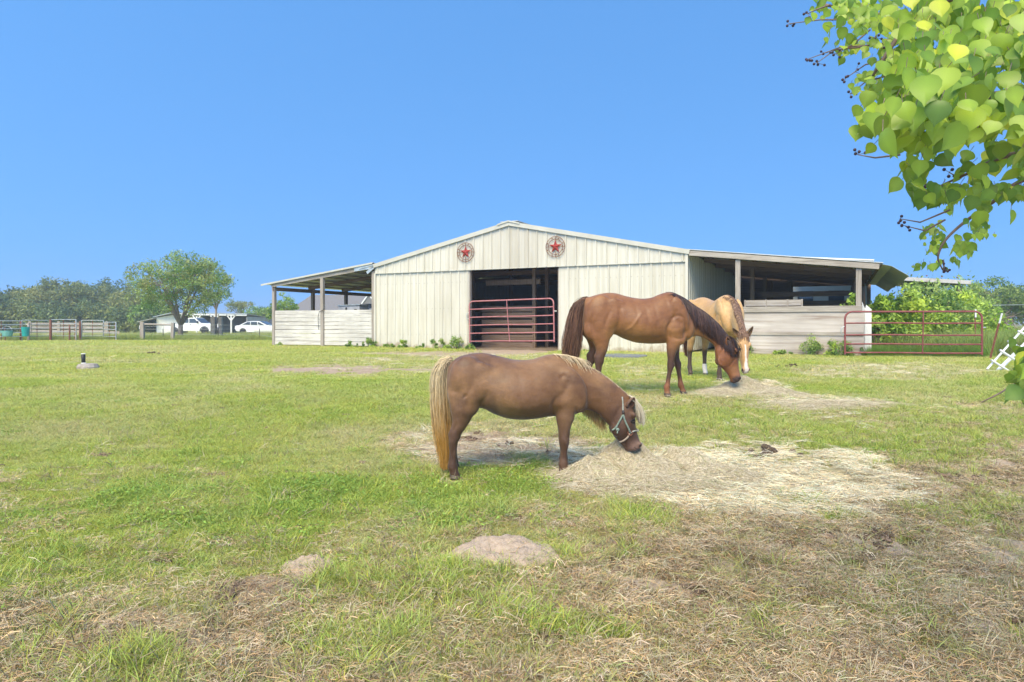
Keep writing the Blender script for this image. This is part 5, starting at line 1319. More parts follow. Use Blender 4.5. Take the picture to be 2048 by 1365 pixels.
# ---- hay piles: a lumpy mound under many loose stalks
def hay_pile(name, bumps, label, n, seed, pit=None, ln=(.07, .22)):
    """bumps: (px, py of the foot, radius x, radius y, height)"""
    rg = np.random.default_rng(seed); c0 = G(bumps[0][0], bumps[0][1]); B_ = []
    for (px, py, rx, ry, h) in bumps: g = G(px, py); B_.append((g.x, g.y, rx, ry, h))
    def H(x, y):
        e = 0
        for (a, b, rx, ry, h) in B_:
            d = ((x - a) / rx) ** 2 + ((y - b) / ry) ** 2; e = np.maximum(e, h * np.exp(-d * 1.3) * (1 + 1.1 * (fbm(x, y, 6, seed, 3) - .5)) - h * .10)
        if pit: p = G(pit[0], pit[1]); e = e - pit[3] * np.exp(-(((x - p.x) / pit[2]) ** 2 + ((y - p.y) / pit[2]) ** 2))
        return e
    x0 = min(b[0] - 1.6 * b[2] for b in B_); x1 = max(b[0] + 1.6 * b[2] for b in B_); y0 = min(b[1] - 1.6 * b[3] for b in B_); y1 = max(b[1] + 1.6 * b[3] for b in B_)
    gx, gy = np.meshgrid(np.linspace(x0, x1, 120), np.linspace(y0, y1, 90)); hz = H(gx, gy) + (fbm(gx, gy, 22, 3, 3) - .5) * .03
    zz = zg(gx, gy) + np.where(hz > 0, hz, hz * 3 - .02); idx = np.arange(gx.size).reshape(gx.shape)
    Fq = np.stack([idx[:-1, :-1], idx[:-1, 1:], idx[1:, 1:], idx[1:, :-1]], -1).reshape(-1, 4)
    root = empty(name, (c0.x, c0.y, c0.z), 0, label=label, cat='hay', group='heaps of hay on the pasture')
    o = link('heap', mesh_np('heap', np.stack([gx - c0.x, gy - c0.y, zz - c0.z], -1).reshape(-1, 3), Fq, True), noisy('matted_hay', (.20, .145, .07), (.46, .37, .22), 26, .9, .8, 60), root)
    m = int(n * 2.4); bx = rg.integers(0, len(B_), m); Bq = np.array(B_)
    x = Bq[bx, 0] + rg.normal(size=m) * Bq[bx, 2] * .68; y = Bq[bx, 1] + rg.normal(size=m) * Bq[bx, 3] * .68
    h = H(x, y); k = h > .0; x, y, h = x[k][:n], y[k][:n], h[k][:n]; m = len(x)
    K = 5; az = rg.random(m) * 6.28; L = ln[0] + (ln[1] - ln[0]) * rg.random(m); cv = rg.normal(size=m) * 1.1; P = np.zeros((m, K, 3)); sx, sy, a = x.copy(), y.copy(), az
    lift = rg.random(m) * .030 + .002; ends = rg.random(m) < .10
    for j in range(K):
        P[:, j, 0] = sx; P[:, j, 1] = sy; P[:, j, 2] = zg(sx, sy) + np.maximum(H(sx, sy), 0) + lift + np.where(ends, (j / K) ** 2 * .06 * rg.random(m), 0) + rg.normal(size=m) * .0025
        sx = sx + np.cos(a) * L / (K - 1); sy = sy + np.sin(a) * L / (K - 1) * .8; a = a + cv / K
    w = rg.random((m, 1, 1)); col = (np.array([.48, .385, .24]) * (1 - w) + np.array([.94, .85, .66]) * w) * np.ones((1, K, 1)); gsel = rg.random(m) < .12; col[gsel] = col[gsel] * np.array([.75, .85, .6])
    P -= np.array([c0.x, c0.y, c0.z]); o2 = strands('stalks', M['haystalk'], root, P, .0014, .0010, col); o2['kind'] = 'stuff'
    return root
M['haystalk'] = vcol('hay_stalk', .6, .15, spec=.3)
hay_pile('hay_heap', [(1265, 948, .44, .30, .24), (1195, 962, .32, .24, .15), (1365, 940, .30, .24, .18), (1300, 978, .6, .22, .10), (1440, 958, .36, .22, .08)], 'large heap of pale hay under the muzzle of the pony', 24000, 31, pit=(1318, 945, .09, .16))
hay_pile('hay_heap', [(1490, 786, .46, .30, .23), (1445, 790, .35, .3, .08), (1550, 792, .4, .3, .08), (1640, 812, .9, .3, .035)], 'small heap of hay under the muzzle of the chestnut horse', 13000, 33, ln=(.12, .32))
# ---------------------------------------------------------------- trees and shrubs
M['leaf'] = vcol('tree_leaf', .5, .35, spec=.3)
def leaf_cloud(rg, centres, radii, counts, size, pal, flat=.75, shell=.55):
    """small pointed leaf faces spread through clumps; centres (n,3)"""
    Vs = []; Cs = []
    for c, r, n in zip(centres, radii, counts):
        d = rg.normal(size=(n, 3)); d /= np.linalg.norm(d, axis=1, keepdims=True); rr = (shell + (1 - shell) * rg.random((n, 1))) ** .8 * (rg.random((n, 1)) ** .25)
        p = np.asarray(c) + d * rr * np.array([r, r, r * flat]) * (.85 + .35 * rg.random((n, 1)))
        u = rg.normal(size=(n, 3)); u[:, 2] -= .2; u /= np.linalg.norm(u, axis=1, keepdims=True); w = np.cross(u, rg.normal(size=(n, 3))); w /= np.linalg.norm(w, axis=1, keepdims=True) + 1e-9
        s = size * (.55 + .9 * rg.random((n, 1)))
        Vs.append(np.stack([p - u * s, p + w * s * .42, p + u * s, p - w * s * .42], 1)); base = np.array(pal[rg.integers(0, len(pal))]); Cs.append(np.repeat((base * (.7 + .6 * rg.random((n, 1))))[:, None, :], 4, 1))
    V = np.concatenate(Vs).reshape(-1, 3); Cc = np.concatenate(Cs).reshape(-1, 3); Fq = np.arange(len(V)).reshape(-1, 4)
    return V, Fq, Cc

def tree(name, x, y, h, crown_r, crown_h, label, pal, seed, leaves=7000, size=.12, trunk_r=.14, forks=5, lean=0.0, fork_z=.22, group=None, clumps=60, cat='tree', crad=.19, top=None):
    rg = np.random.default_rng(seed); z = zf(x, y); root = empty(name, (x, y, z - .02), 0, label=label, cat=cat, group=group)
    mb = MB(); fz = h * fork_z; tips = []
    mb.tube([(0, 0, -.15), (lean * .02, 0, fz * .5), (lean * .05, .02, fz)], [trunk_r * 1.25, trunk_r, trunk_r * .85], 10)
    cz = h - crown_h / 2
    for i in range(forks):
        a = i * 2 * math.pi / forks + rg.random() * .8; r1 = crown_r * (.35 + .45 * rg.random()); e = Vector((math.cos(a) * r1, math.sin(a) * r1, cz + crown_h * (.02 + .30 * rg.random()) * (1.1 - r1 / crown_r)))
        st = Vector((lean * .05, .02, fz)); m1 = st.lerp(e, .4) + Vector((math.cos(a) * .05, math.sin(a) * .05, .25 * rg.random())) * h * .05; m2 = st.lerp(e, .75)
        mb.tube([st - Vector((0, 0, trunk_r * .5)), m1, m2, e], [trunk_r * .62, trunk_r * .42, trunk_r * .22, trunk_r * .07], 7); tips.append(e)
        for j in range(5):
            t = .35 + .6 * rg.random(); p = st.lerp(e, t); b = rg.random() * 6.28; l = min(crown_r * (.3 + .35 * rg.random()), crown_r * .92 - math.hypot(p.x, p.y)); l = max(l, .1); q = p + Vector((math.cos(b) * l, math.sin(b) * l, l * (.2 + .5 * rg.random())))
            v_ = Vector((q.x / crown_r, q.y / crown_r, (q.z - cz) / (crown_h / 2)))
            if v_.length > .82: v_ = v_ * (.82 / v_.length); q = Vector((v_.x * crown_r, v_.y * crown_r, cz + v_.z * crown_h / 2))
            mb.tube([p, p.lerp(q, .5) + Vector((0, 0, l * .1)), q], [trunk_r * .2, trunk_r * .12, trunk_r * .04], 5); tips.append(q)
    mb.build('trunk', M['bark'], root, True)
    C_ = []; R_ = []
    while len(C_) < clumps:
        d = rg.normal(size=3); d /= np.linalg.norm(d); rr = rg.random() ** .42; p = d * rr * np.array([crown_r, crown_r, crown_h / 2]) * .86
        if p[2] < -crown_h * .38 and math.hypot(p[0], p[1]) < crown_r * .2: continue
        if p[2] < 0: p[:2] *= 1.0
        C_.append(p + np.array([lean * .1, 0, cz])); R_.append(crown_r * crad * (.6 + .8 * rg.random()))
    for t in tips: C_.append(np.array(t)); R_.append(crown_r * crad * .9)
    w = np.array(R_) ** 2; cnt = np.maximum((leaves * w / w.sum()).astype(int), 8)
    V, Fq, Cc = leaf_cloud(rg, C_, R_, cnt, size, pal)
    link('foliage', mesh_np('foliage', V, Fq, False, Cc), M['leaf'], root); return root

def bush(name, x, y, w, d, h, label, pal, seed, leaves=2500, size=.05, group=None, cat='shrub', clumps=22, crad=.30, zoff=0.0, stems=6):
    rg = np.random.default_rng(seed); root = empty(name, (x, y, zf(x, y) - .02 + zoff), 0, label=label, cat=cat, group=group)
    mb = MB(); C_ = []; R_ = []
    for i in range(clumps):
        a = rg.random() * 6.28; rr = rg.random() ** .5; t = rg.random(); p = np.array([math.cos(a) * rr * w / 2, math.sin(a) * rr * d / 2, h * (.12 + .78 * t) * (1 - .35 * rr ** 2)])
        C_.append(p); R_.append(min(w, h) * crad * (.5 + .8 * rg.random()))
        if i < stems: mb.tube([(p[0] * .2, p[1] * .2, -.03), (p[0] * .6, p[1] * .6, p[2] * .5), tuple(p)], [.02 * h, .013 * h, .004 * h], 5)
    mb.build('stems', M['twig'], root, True)
    wt = np.array(R_) ** 2; cnt = np.maximum((leaves * wt / wt.sum()).astype(int), 6); V, Fq, Cc = leaf_cloud(rg, C_, R_, cnt, size, pal, 1.0, .3)
    link('foliage', mesh_np('foliage', V, Fq, False, Cc), M['leaf'], root); return root

DG = [(.13, .185, .075), (.17, .235, .09), (.11, .165, .075), (.21, .27, .10)]
OL = [(.26, .29, .09), (.33, .34, .11), (.20, .25, .08)]
MG = [(.22, .34, .075), (.30, .42, .10), (.15, .26, .06), (.38, .48, .14)]
LG = [(.38, .52, .07), (.50, .62, .08), (.28, .44, .06), (.42, .56, .11)]
# --- trees behind the left paddock
for i, (px, py, Y, h, r, ch, pal, lab, n) in enumerate([
        (20, 668, 105, 6.9, 6.0, 6.2, DG, 'dark green tree at the left end of the far tree line', 9000),
        (-60, 668, 100, 7.4, 6.0, 6.6, DG, 'dark green tree cut by the left edge of the view', 7000),
        (112, 668, 105, 8.6, 6.6, 7.8, OL, 'broad olive-green tree, second in the far tree line', 12000),
        (182, 668, 118, 9.8, 5.2, 9.0, DG, 'tall dark tree in the middle of the far tree line', 9000),
        (224, 668, 110, 9.4, 4.4, 8.6, [DG[0], DG[1], OL[0]], 'loose dark tree with sky gaps left of the lone broad tree', 6000),
        (272, 668, 100, 8.4, 4.2, 7.6, OL, 'olive tree partly behind the lone broad tree', 5000),
        (305, 668, 88, 4.2, 3.2, 3.9, MG, 'low bright green tree left of the distant white shed', 4500)]):
    p = at(px, py, Y); tree('leafy_tree', p.x, Y, h, r, h * 1.06, lab, pal, 200 + i, int(n * 1.3), .21, .22, 6, group='trees behind the left paddock', clumps=110, crad=.22, fork_z=.12)
# --- lone broad tree by the fence
p = at(361, 680, 47); tree('spreading_tree', p.x, 47, 6.4, 3.85, 5.1, 'lone broad tree with low forked trunk standing in front of the white pickup', [MG[0], MG[3], OL[1], (.30, .36, .12), MG[2]], 220, 19000, .075, .17, 9, clumps=190, crad=.14, fork_z=.16)
p = at(432, 668, 60); tree('slender_tree', p.x, 60, 6.0, 1.75, 3.4, 'slender young tree with thin straight trunk right of the lone broad tree', [MG[0], MG[2], OL[1]], 221, 3000, .085, .10, 5, clumps=34, crad=.22, fork_z=.40)
p = at(478, 664, 110); tree('leafy_tree', p.x, 110, 5.4, 2.6, 2.4, 'small pale tree top showing above the open shed roof', OL, 222, 1800, .13, .12, 5, clumps=26, crad=.22, fork_z=.5)
p = at(520, 664, 95); tree('leafy_tree', p.x, 95, 4.0, 2.8, 3.6, 'low green tree behind the white car', MG, 223, 3000, .14, .15, 5, clumps=30, crad=.26, fork_z=.12)
p = at(566, 668, 52); tree('leafy_tree', p.x, 52, 3.7, 1.35, 3.1, 'small bushy tree behind the left corner post of the barn', MG, 224, 3600, .075, .09, 5, clumps=32, crad=.24, fork_z=.15)
# --- right side: far trees
for i, (px, Y, h, r, ch, pal, lab, n) in enumerate([
        (1985, 62, 5.4, 3.6, 5.0, MG, 'rounded green tree beyond the brush pile at the right', 9000), (2055, 64, 4.9, 3.0, 4.5, MG, 'green tree cut by the right edge of the view', 6000),
        (1925, 75, 4.6, 2.9, 4.2, DG, 'darker tree low behind the lime-green bushes', 5000), (2110, 60, 5.0, 3.2, 4.6, MG, 'green tree just past the right edge', 3000)]):
    p = at(px, 665, Y); tree('leafy_tree', p.x, Y, h, r, ch, lab, [tuple(.8 * v for v in q) for q in pal], 240 + i, n, .13, .16, 6, group='trees beyond the right field', clumps=70, crad=.20, fork_z=.1)
# --- thicket by the lean-to
for i, (px, py, Y, w, d, h, pal, lab, n, sz) in enumerate([
        (1765, 704, 20.9, 1.1, .9, 2.25, LG, 'leafy vine mass climbing right beside the lean-to corner post', 1500, .075),
        (1800, 702, 21.8, 1.7, 1.5, 2.45, LG, 'bright vine thicket under the drooping roof sheet', 2600, .075),
        (1850, 698, 23.5, 2.2, 1.8, 2.65, MG + LG, 'tall green bush between the roof sheet and the field', 3200, .070),
        (1895, 697, 25.5, 2.4, 2.0, 2.55, LG, 'lime-green bush behind the middle of the red gate', 2800, .075),
        (1945, 695, 26.5, 2.5, 1.8, 2.15, LG, 'low lime-green bush behind the right end of the red gate', 2600, .075),
        (1870, 690, 31.0, 3.6, 2.4, 3.6, MG, 'tall bush behind the thicket, reaching the shed roof', 4200, .08),
        (1915, 690, 36.0, 3.6, 2.4, 3.3, MG, 'green bush farther back behind the lime bushes', 3500, .08)]):
    p = at(px, py, Y); bush('leafy_bush', p.x, Y, w, d, h, lab, pal, 260 + i, int(n * 1.6), sz, 'bushes right of the barn', clumps=34, crad=.20)
# vine tongue at the corner post
p = at(1700, 622, 20.35); bush('vine', p.x, 20.35, .42, .3, .75, 'vine leaves hanging inside the corner post of the lean-to', LG, 280, 150, .07, cat='vine', clumps=8, crad=.26, zoff=1.35, stems=4)
# weeds along the barn foot
rw = random.Random(12)
for i, (u, w, h, lab) in enumerate([(-4.95, .3, .25, 'small weed beside the left corner post'), (-1.0, .55, .30, 'weed clump where the whitewashed boards meet the metal wall'), (-.15, .6, .45, 'taller weed clump at the corner of the metal wall'), (.75, .7, .22, 'low weeds at the foot of the left metal wall near its corner'),
        (1.6, .5, .38, 'leafy weed in the middle of the left metal wall'), (2.3, .35, .28, 'single small weed right of the middle of the left wall'), (3.2, .9, .42, 'broad weed clump left of the barn doorway'), (3.95, .55, .58, 'tall weed just left of the barn doorway'), (4.5, .4, .24, 'low weed at the door jamb'),
        (14.2, .6, .55, 'weed at the foot of the plank wall behind the buckskin horse'), (15.4, .5, .28, 'low weed below the middle of the plank wall'), (16.25, .6, .62, 'round weed left of the red gate post'), (16.9, .7, .60, 'leafy weed against the corner post of the lean-to'), (17.35, .6, .42, 'weed at the hinge end of the red gate'), (9.4, .8, .16, 'thin weeds under the right metal wall')]):
    c = bp_(u, -.28, 0); bush('weed', c.x, c.y, w, .35, h, lab, MG if i % 2 else LG[:1] + MG, 300 + i, int(700 * w / .5), .034, 'weeds along the foot of the barn', 'weed', 12, .26)
# tall rank grass on the right and along the far fence
kind('rank', lambda k: blades(k + 140, 60, .28, .25, .75, .010, .25, .35, WHT, 3), 5, M['blade'])
rg = np.random.default_rng(77)
def rank(name, n, poly, tint, scl, lab=None):
    x = []; y = []
    while len(x) < n:
        a, b = rg.random(), rg.random(); P_ = poly; p = (P_[0] * (1 - a) + P_[1] * a) * (1 - b) + (P_[3] * (1 - a) + P_[2] * a) * b
        if not in_barn(np.array([p[0]]), np.array([p[1]]))[0]: x.append(p[0]); y.append(p[1])
    x, y = np.array(x), np.array(y); nn = fbm(x, y, .8, 5, 3)[:, None]; c = np.array(tint[0]) * (1 - nn) + np.array(tint[1]) * nn; c = c * (.75 + .5 * rg.random((n, 1)))
    scatter(name, lib['rank'], np.stack([x, y, Z(x, y)], 1), rg.random(n) * 6.28, scl * (.6 + .7 * rg.random(n)), c)
v2 = lambda px, Y: np.array([(px - 1024) * Y / F, Y])
rank('tall_field_grass', 1500, [v2(1722, 20.6), v2(2100, 19.2), v2(2120, 30), v2(1760, 32)], ((.20, .34, .07), (.40, .42, .17)), 1.0)
rank('tall_field_grass', 1600, [v2(1880, 30), v2(2160, 29), v2(2200, 56), v2(1850, 56)], ((.26, .34, .12), (.50, .46, .28)), 1.25)
rank('tall_field_grass', 420, [v2(1735, 19.9), v2(1975, 19.5), v2(1975, 20.4), v2(1735, 20.6)], ((.16, .32, .06), (.30, .42, .10)), .45)
rank('fence_line_grass', 1500, [v2(-80, 41), v2(545, 41), v2(548, 46), v2(-80, 46)], ((.22, .32, .07), (.42, .44, .17)), .55)
rank('fence_line_grass', 1200, [v2(-80, 46), v2(560, 46), v2(560, 72), v2(-80, 72)], ((.34, .40, .13), (.50, .50, .24)), .60)

for i, (px, Y, w, h) in enumerate([(-30, 92, 9, 4.2), (40, 93, 9, 4.6), (100, 92, 8, 4.4), (160, 94, 9, 4.6), (215, 93, 8, 4.2), (262, 90, 7, 3.8), (300, 86, 5, 2.6)]):
    p = at(px, 668, Y); bush('understory_bush', p.x, Y, w, 3.5, h, 'dense dark brush filling in under the far tree line, ' + ['first', 'second', 'third', 'fourth', 'fifth', 'sixth', 'seventh'][i] + ' from the left', DG + OL[:1], 330 + i, 4200, .20, 'brush under the far tree line', clumps=46, crad=.30)
# ---------------------------------------------------------------- left background
def post(name, px, py0, py1, Y, r, mat, label, cat, group, lean=0.0, sq=False, parts=None):
    b = at(px, py1, Y); z0 = zf(b.x, Y) - .1; z1 = EYE - (py0 - HZ) * Y / F
    root = empty(name, (b.x, Y, z0 + .1), 0, label=label, cat=cat, group=group); root.rotation_euler[1] = lean
    mb = MB(); h = z1 - z0 - .1
    if sq: mb.box((0, 0, h / 2 - .05), (2 * r, 2 * r, h + .1))
    else: mb.tube([(0, 0, -.1), (0.01, 0, h * .5), (0, 0, h)], [r * 1.05, r, r * .93], 9)
    mb.build('shaft', mat, root, not sq); return root, h
# pipe corral panels: (left px, right px, Y left, Y right, top row, bottom row)
rails_top = [(-40, 44, 39, 40.5, 642.5, 683), (44, 103, 40.5, 42, 641, 683), (103, 152, 42, 41, 639.5, 683), (163, 207, 41.5, 42, 641, 681), (207, 232, 42, 40.5, 645, 683)]
places = ['far left, cut by the frame', 'holding the teal bucket', 'middle of the row', 'right of the rusty gate posts', 'narrow one at the right end']
for (xa, xb, Ya, Yb, pt, pb), pl in zip(rails_top, places):
    a = at(xa, pb, Ya); b = at(xb, pb, Yb); za = zf(a.x, Ya); root = empty('corral_panel', (a.x, Ya, za), 0, label='galvanised pipe corral panel, ' + pl, cat='fence panel', group='pipe corral panels at the far left')
    d = Vector((b.x - a.x, Yb - Ya, zf(b.x, Yb) - za)); H = (683 - pt) / F * 41 - .02
    mb = MB(); mb.tube([(0, 0, .02), (0, 0, H)], .028, 8); mb.build('end_post', M['galv'], root, True); mb = MB(); mb.tube([(d.x, d.y, d.z + .02), (d.x, d.y, d.z + H)], .028, 8); mb.build('end_post', M['galv'], root, True)
    for k in range(5):
        z = H - k * H / 5.2; mb = MB(); mb.tube([(0, 0, z), (d.x, d.y, d.z + z)], .024, 7); mb.build('rail', M['galv'], root, True)
    m_ = d * .5; mb = MB(); mb.tube([(m_.x, m_.y, m_.z + .05), (m_.x, m_.y, m_.z + H)], .02, 7); mb.build('brace', M['rust'], root, True)
for i, (px, t, b, r, mt, lab) in enumerate([(10, 655, 683, .03, 'rust', 'thin rusty post at the far left, by the pale bucket'), (42, 643, 672, .07, 'rust', 'short rust-brown post with pale cap left of the teal bucket'), (57, 646, 682, .07, 'wood_z', 'weathered wooden post right of the teal bucket'), (101, 640, 672, .07, 'rust', 'brown post in the middle of the corral'),
        (139, 650, 680, .045, 'rust', 'thin brown post left of the paired gate posts'), (151, 643, 680, .055, 'rust', 'left of the paired rusty gate posts'), (160, 643, 671, .06, 'rust', 'right of the paired rusty gate posts'), (231, 648, 682, .05, 'rust', 'dark rusty post at the right end of the corral')]):
    post('fence_post', px, t, b, 40.5 + .12 * i, r, M[mt], lab, 'fence post', 'posts of the left paddock')
# board fence behind
for i, (xa, xb) in enumerate([(60, 118), (118, 162), (162, 214), (214, 240)]):
    Y = 56; a = at(xa, 670, Y); b = at(xb, 670, Y); z = zf(a.x, Y); root = empty('board_fence', (a.x, Y, z), 0, label='grey board fence section behind the corral, ' + ['leftmost of four', 'second from the left', 'third from the left', 'rightmost and lowest of four'][i], cat='fence', group='grey board fence behind the corral')
    L = b.x - a.x; n = 4 if i < 3 else 2
    for k in range(n): mb = MB(); mb.box((L / 2, -.06, .18 + k * .30 - (.1 if i == 3 else 0)), (L, .03, .22)); mb.build('board', M['wood_x'], root)
    mb = MB(); mb.box((0.05, -.11, .62), (.22, .06, 1.35)); mb.build('fence_upright', M['wood_z'], root)
# buckets
for (px, py, c, lab, r) in ((14, 663, noisy('pale_teal_plastic', (.12, .36, .34), (.20, .45, .42), 4, .5), 'pale teal feed tub hung on the corral panel at the far left', .34), (51, 663, M['teal'], 'bright teal bucket hung beside the wooden corral post', .22)):
    p = at(px, py, 40); root = empty('bucket', (p.x, 40, p.z - .3), 0, label=lab, cat='bucket')
    mb = MB(); h = .34 if r > .3 else .55; mb.lathe([(r * .7, 0), (r * .74, .01), (r, h), (r * .93, h), (r * .7, .03)], 18); mb.build('tub', c, root, True)
    mb = MB(); mb.tube([(r * .95 * math.cos(t), -.02, h + r * .75 * math.sin(t)) for t in np.linspace(0, math.pi, 9)], .012, 5); mb.build('bail', M['galv'], root, True)
# weathered posts and rail near the lone tree
r1, h1 = post('wooden_post', 285, 644, 681, 42, .11, M['wood_z'], 'thick double grey wooden post left of the lone broad tree', 'fence post', None, sq=True)
r2, h2 = post('wooden_post', 345, 646, 681, 42, .09, M['wood_z'], 'grey wooden post right beside the trunk of the lone broad tree', 'fence post', None, .03, sq=True)
a = at(288, 649, 42); b = at(344, 650, 42); root = empty('fence_rail', (a.x, 42, a.z), 0, label='grey horizontal rail between the two wooden posts by the lone tree', cat='fence rail'); mb = MB(); mb.tube([(0, 0, 0), (b.x - a.x, 0, b.z - a.z)], .06, 8); mb.build('pole', M['wood_x'], root, True)
root, h = post('wooden_post', 427, 634, 676, 52, .16, M['wood_z'], 'left upright of the grey board stand in front of the pickup bonnet', 'fence post', None, sq=True)
root, h = post('wooden_post', 441, 634, 674, 52, .13, M['wood_z'], 'right upright of the grey board stand in front of the pickup bonnet', 'fence post', None, sq=True)
a = at(434, 674, 52.0); root = empty('board_stand', (a.x, 52.25, zf(a.x, 52)), 0, label='grey weathered boards nailed between two posts before the open shed', cat='board stand')
for k in range(6): mb = MB(); mb.box((0, 0, .25 + k * .19), (.60, .04, .16)); mb.build('board', M['wood_x'], root)
# steel T posts and wire
tp = []
for i, (px, t, b, Y, lab) in enumerate([(436, 649, 680, 43, 'white-topped steel T post before the grey board stand'), (519, 651, 680, 43, 'dark steel T post before the white tank'), (280, 652, 681, 43, 'thin steel T post by the thick double wooden post'), (326, 652, 679, 43.5, 'thin steel T post left of the pickup bed')]):
    root, h = post('steel_post', px, t, b, Y, .022, M['dark_iron'], lab, 'fence post', 'steel posts of the wire fence'); tp.append((root.location.x, Y, h))
    mb = MB(); mb.box((0, -.03, h - .09), (.05, .02, .22)); mb.build('painted_tip', M['white_paint'], root)
ws = empty('wire_fence', (0, 0, 0), 0, label='thin field wires strung between the steel posts past the lone tree', cat='wire fence')
tp.sort()
for hgt in (.35, .7, 1.0): mb = MB(); mb.tube([(x, y, zf(x, y) + min(hgt, h - .04)) for (x, y, h) in tp] + [(BA.x - 5.2, 31.5, zf(-10, 31.5) + hgt)], .007, 4); mb.build('wire', M['galv'], ws, True)

# open shed behind the lone tree
Y = 84; a = at(313, 668, Y); z = zf(a.x, Y); sh = empty('open_shed', (a.x, Y, z), 0, label='long low open-fronted shed with white braces behind the parked vehicles', cat='shed')
sx = lambda px: (px - 313) * Y / F
mb = MB(); mb.prism([(0, 0), (sx(372), 0), (sx(372), 2.25), (sx(352), 2.35), (0, 1.95)], .1, lambda x, y, d: (x, d, y)); mb.build('front_wall', M['white_paint'], sh)
mb = MB(); mb.prism([(sx(368), 2.25), (sx(501), 2.15), (sx(501), 2.35), (sx(368), 2.48)], .12, lambda x, y, d: (x, -1.2 + d, y)); mb.build('fascia', M['white_paint'], sh)
mb = MB(); mb.add([(-.3, -.3, 2.0), (sx(352), -1.2, 2.5), (sx(502), -1.3, 2.38), (sx(502), 6, 2.0), (-.3, 6, 1.9)], [(0, 1, 2, 3, 4)]); o = mb.build('roof', M['galv'], sh); s_ = o.modifiers.new('t', 'SOLIDIFY'); s_.thickness = .06
mb = MB(); mb.box((sx(430), 6, 1.0), (sx(502) - sx(360), .08, 2.1)); mb.build('back_wall', M['roof_under'], sh)
mb = MB(); mb.box((sx(500), 2.5, 1.0), (.08, 7, 2.1)); mb.build('end_wall', M['roof_under'], sh)
for px in (402, 437, 470):
    mb = MB(); x = sx(px); mb.box((x, -1.1, 1.1), (.16, .16, 2.2)); mb.build('support_post', M['white_paint'], sh)
    for s in (-1, 1): mb = MB(); mb.span((x + s * .08, -1.14, 1.65), (x + s * .55, -1.14, 2.3), .12, .12); mb.build('brace', M['white_paint'], sh)
mb = MB(); mb.span((sx(286), -.6, 1.42), (sx(313), -.2, 1.85), 2.4, .06); mb.build('side_awning', M['roof_under'], sh); mb = MB(); mb.box((sx(299), 2.5, .7), (1.5, .1, 1.4)); mb.build('side_wall', M['dark_iron'], sh)

# vehicles
def wheel(root, x, y, r, w):
    mb = MB(); Mx = Matrix.Rotation(math.pi / 2, 3, 'X'); mb.lathe([(r * .55, -w / 2), (r * .93, -w / 2), (r, -w * .3), (r, w * .3), (r * .93, w / 2), (r * .55, w / 2)], 22, (x, y, r), Mx); t = mb.build('wheel', M['black_plastic'], root, True)
    mb = MB(); mb.lathe([(.03, -w * .42), (r * .2, -w * .50), (r * .52, -w * .40), (r * .58, -w * .36), (r * .58, w * .36), (r * .2, w * .45), (.03, w * .45)], 18, (x, y, r), Mx); rm = mb.build('rim', M['galv'], t, True)
def arch(poly, cx, r, n=8):
    """insert a wheel arch into the underside, going right to left"""
    return [(cx + r * math.cos(a), .30 + r * math.sin(a)) for a in np.linspace(0, math.pi, n)]
def vehicle(name, px0, Y, rot, label, cat, side, width, wheels, wr, glass, lights, L):
    a = at(px0, 668, Y); root = empty(name, (a.x, Y, zf(a.x, Y)), rot, label=label, cat=cat)
    mb = MB(); mb.prism(side, width, lambda x, y, d: (x, d, y)); o = mb.build('body', M['car_white'], root); b = o.modifiers.new('b', 'BEVEL'); b.width = .05; b.segments = 3; b.limit_method = 'ANGLE'; b.angle_limit = math.radians(25)
    for k, poly in enumerate(glass):
        for yy in (-.012, width + .002):
            mb = MB(); mb.prism(poly, .010, lambda x, y, d, yy=yy: (x, yy + d, y)); mb.build('side_window', M['glass'], root)
    for (x, y) in [(w_, s) for w_ in wheels for s in (.08, width - .08)]: wheel(root, x, y, wr, .22)
    for (x, z, w_, h_, nm, mt) in lights:
        for yy in (.12, width - .32): mb = MB(); mb.box((x, yy + .1, z), (w_, .22, h_)); mb.build(nm, M[mt], root)
    return root
M['car_white'] = noisy('white_car_paint', (.70, .71, .72), (.74, .75, .76), 2, .25, spec=.6); M['lens'] = noisy('lamp_lens', (.5, .5, .48), (.65, .65, .62), 8, .15); M['tail_lens'] = noisy('tail_lens', (.30, .01, .01), (.4, .02, .02), 8, .2)
pk = [(0, .55)] + [(0, 1.12), (.05, 1.18), (2.0, 1.18), (2.02, 1.62), (2.12, 1.82), (3.25, 1.84), (3.45, 1.80), (4.1, 1.24), (5.2, 1.16), (5.42, 1.05), (5.48, .60), (5.42, .42)] + arch(0, 4.55, .46) + [(3.9, .36), (1.7, .36)] + arch(0, 1.1, .46) + [(.5, .42)]
tr = vehicle('pickup_truck', 331, 76, -.10, 'white pickup truck parked behind the lone broad tree', 'truck', pk, 1.95, (1.1, 4.55), .40, [[(2.14, 1.26), (2.70, 1.26), (2.70, 1.72), (2.24, 1.74)], [(2.80, 1.26), (3.86, 1.26), (3.42, 1.72), (2.80, 1.72)]], [(5.44, .92, .06, .22, 'headlight', 'lens'), (.0, .95, .05, .3, 'tail_light', 'tail_lens')], 5.5)
mb = MB(); mb.prism([(3.50, 1.76), (4.06, 1.27), (4.10, 1.30), (3.54, 1.80)], 1.6, lambda x, y, d: (x, .17 + d, y)); mb.build('windscreen', M['glass'], tr)
mb = MB(); mb.box((5.5, .97, .56), (.16, 2.0, .24)); mb.build('bumper', M['galv'], tr, bevel=.04); mb = MB(); mb.box((5.47, .97, .93), (.06, 1.2, .24)); mb.build('grille', M['dark_iron'], tr)
mb = MB(); mb.box((1.0, .97, 1.15), (1.75, 1.7, .10)); mb.build('bed_liner', M['dark_iron'], tr)
for yy in (-.1, 2.05): mb = MB(); mb.box((3.8, yy, 1.35), (.10, .20, .26)); mb.build('mirror', M['black_plastic'], tr, bevel=.03)
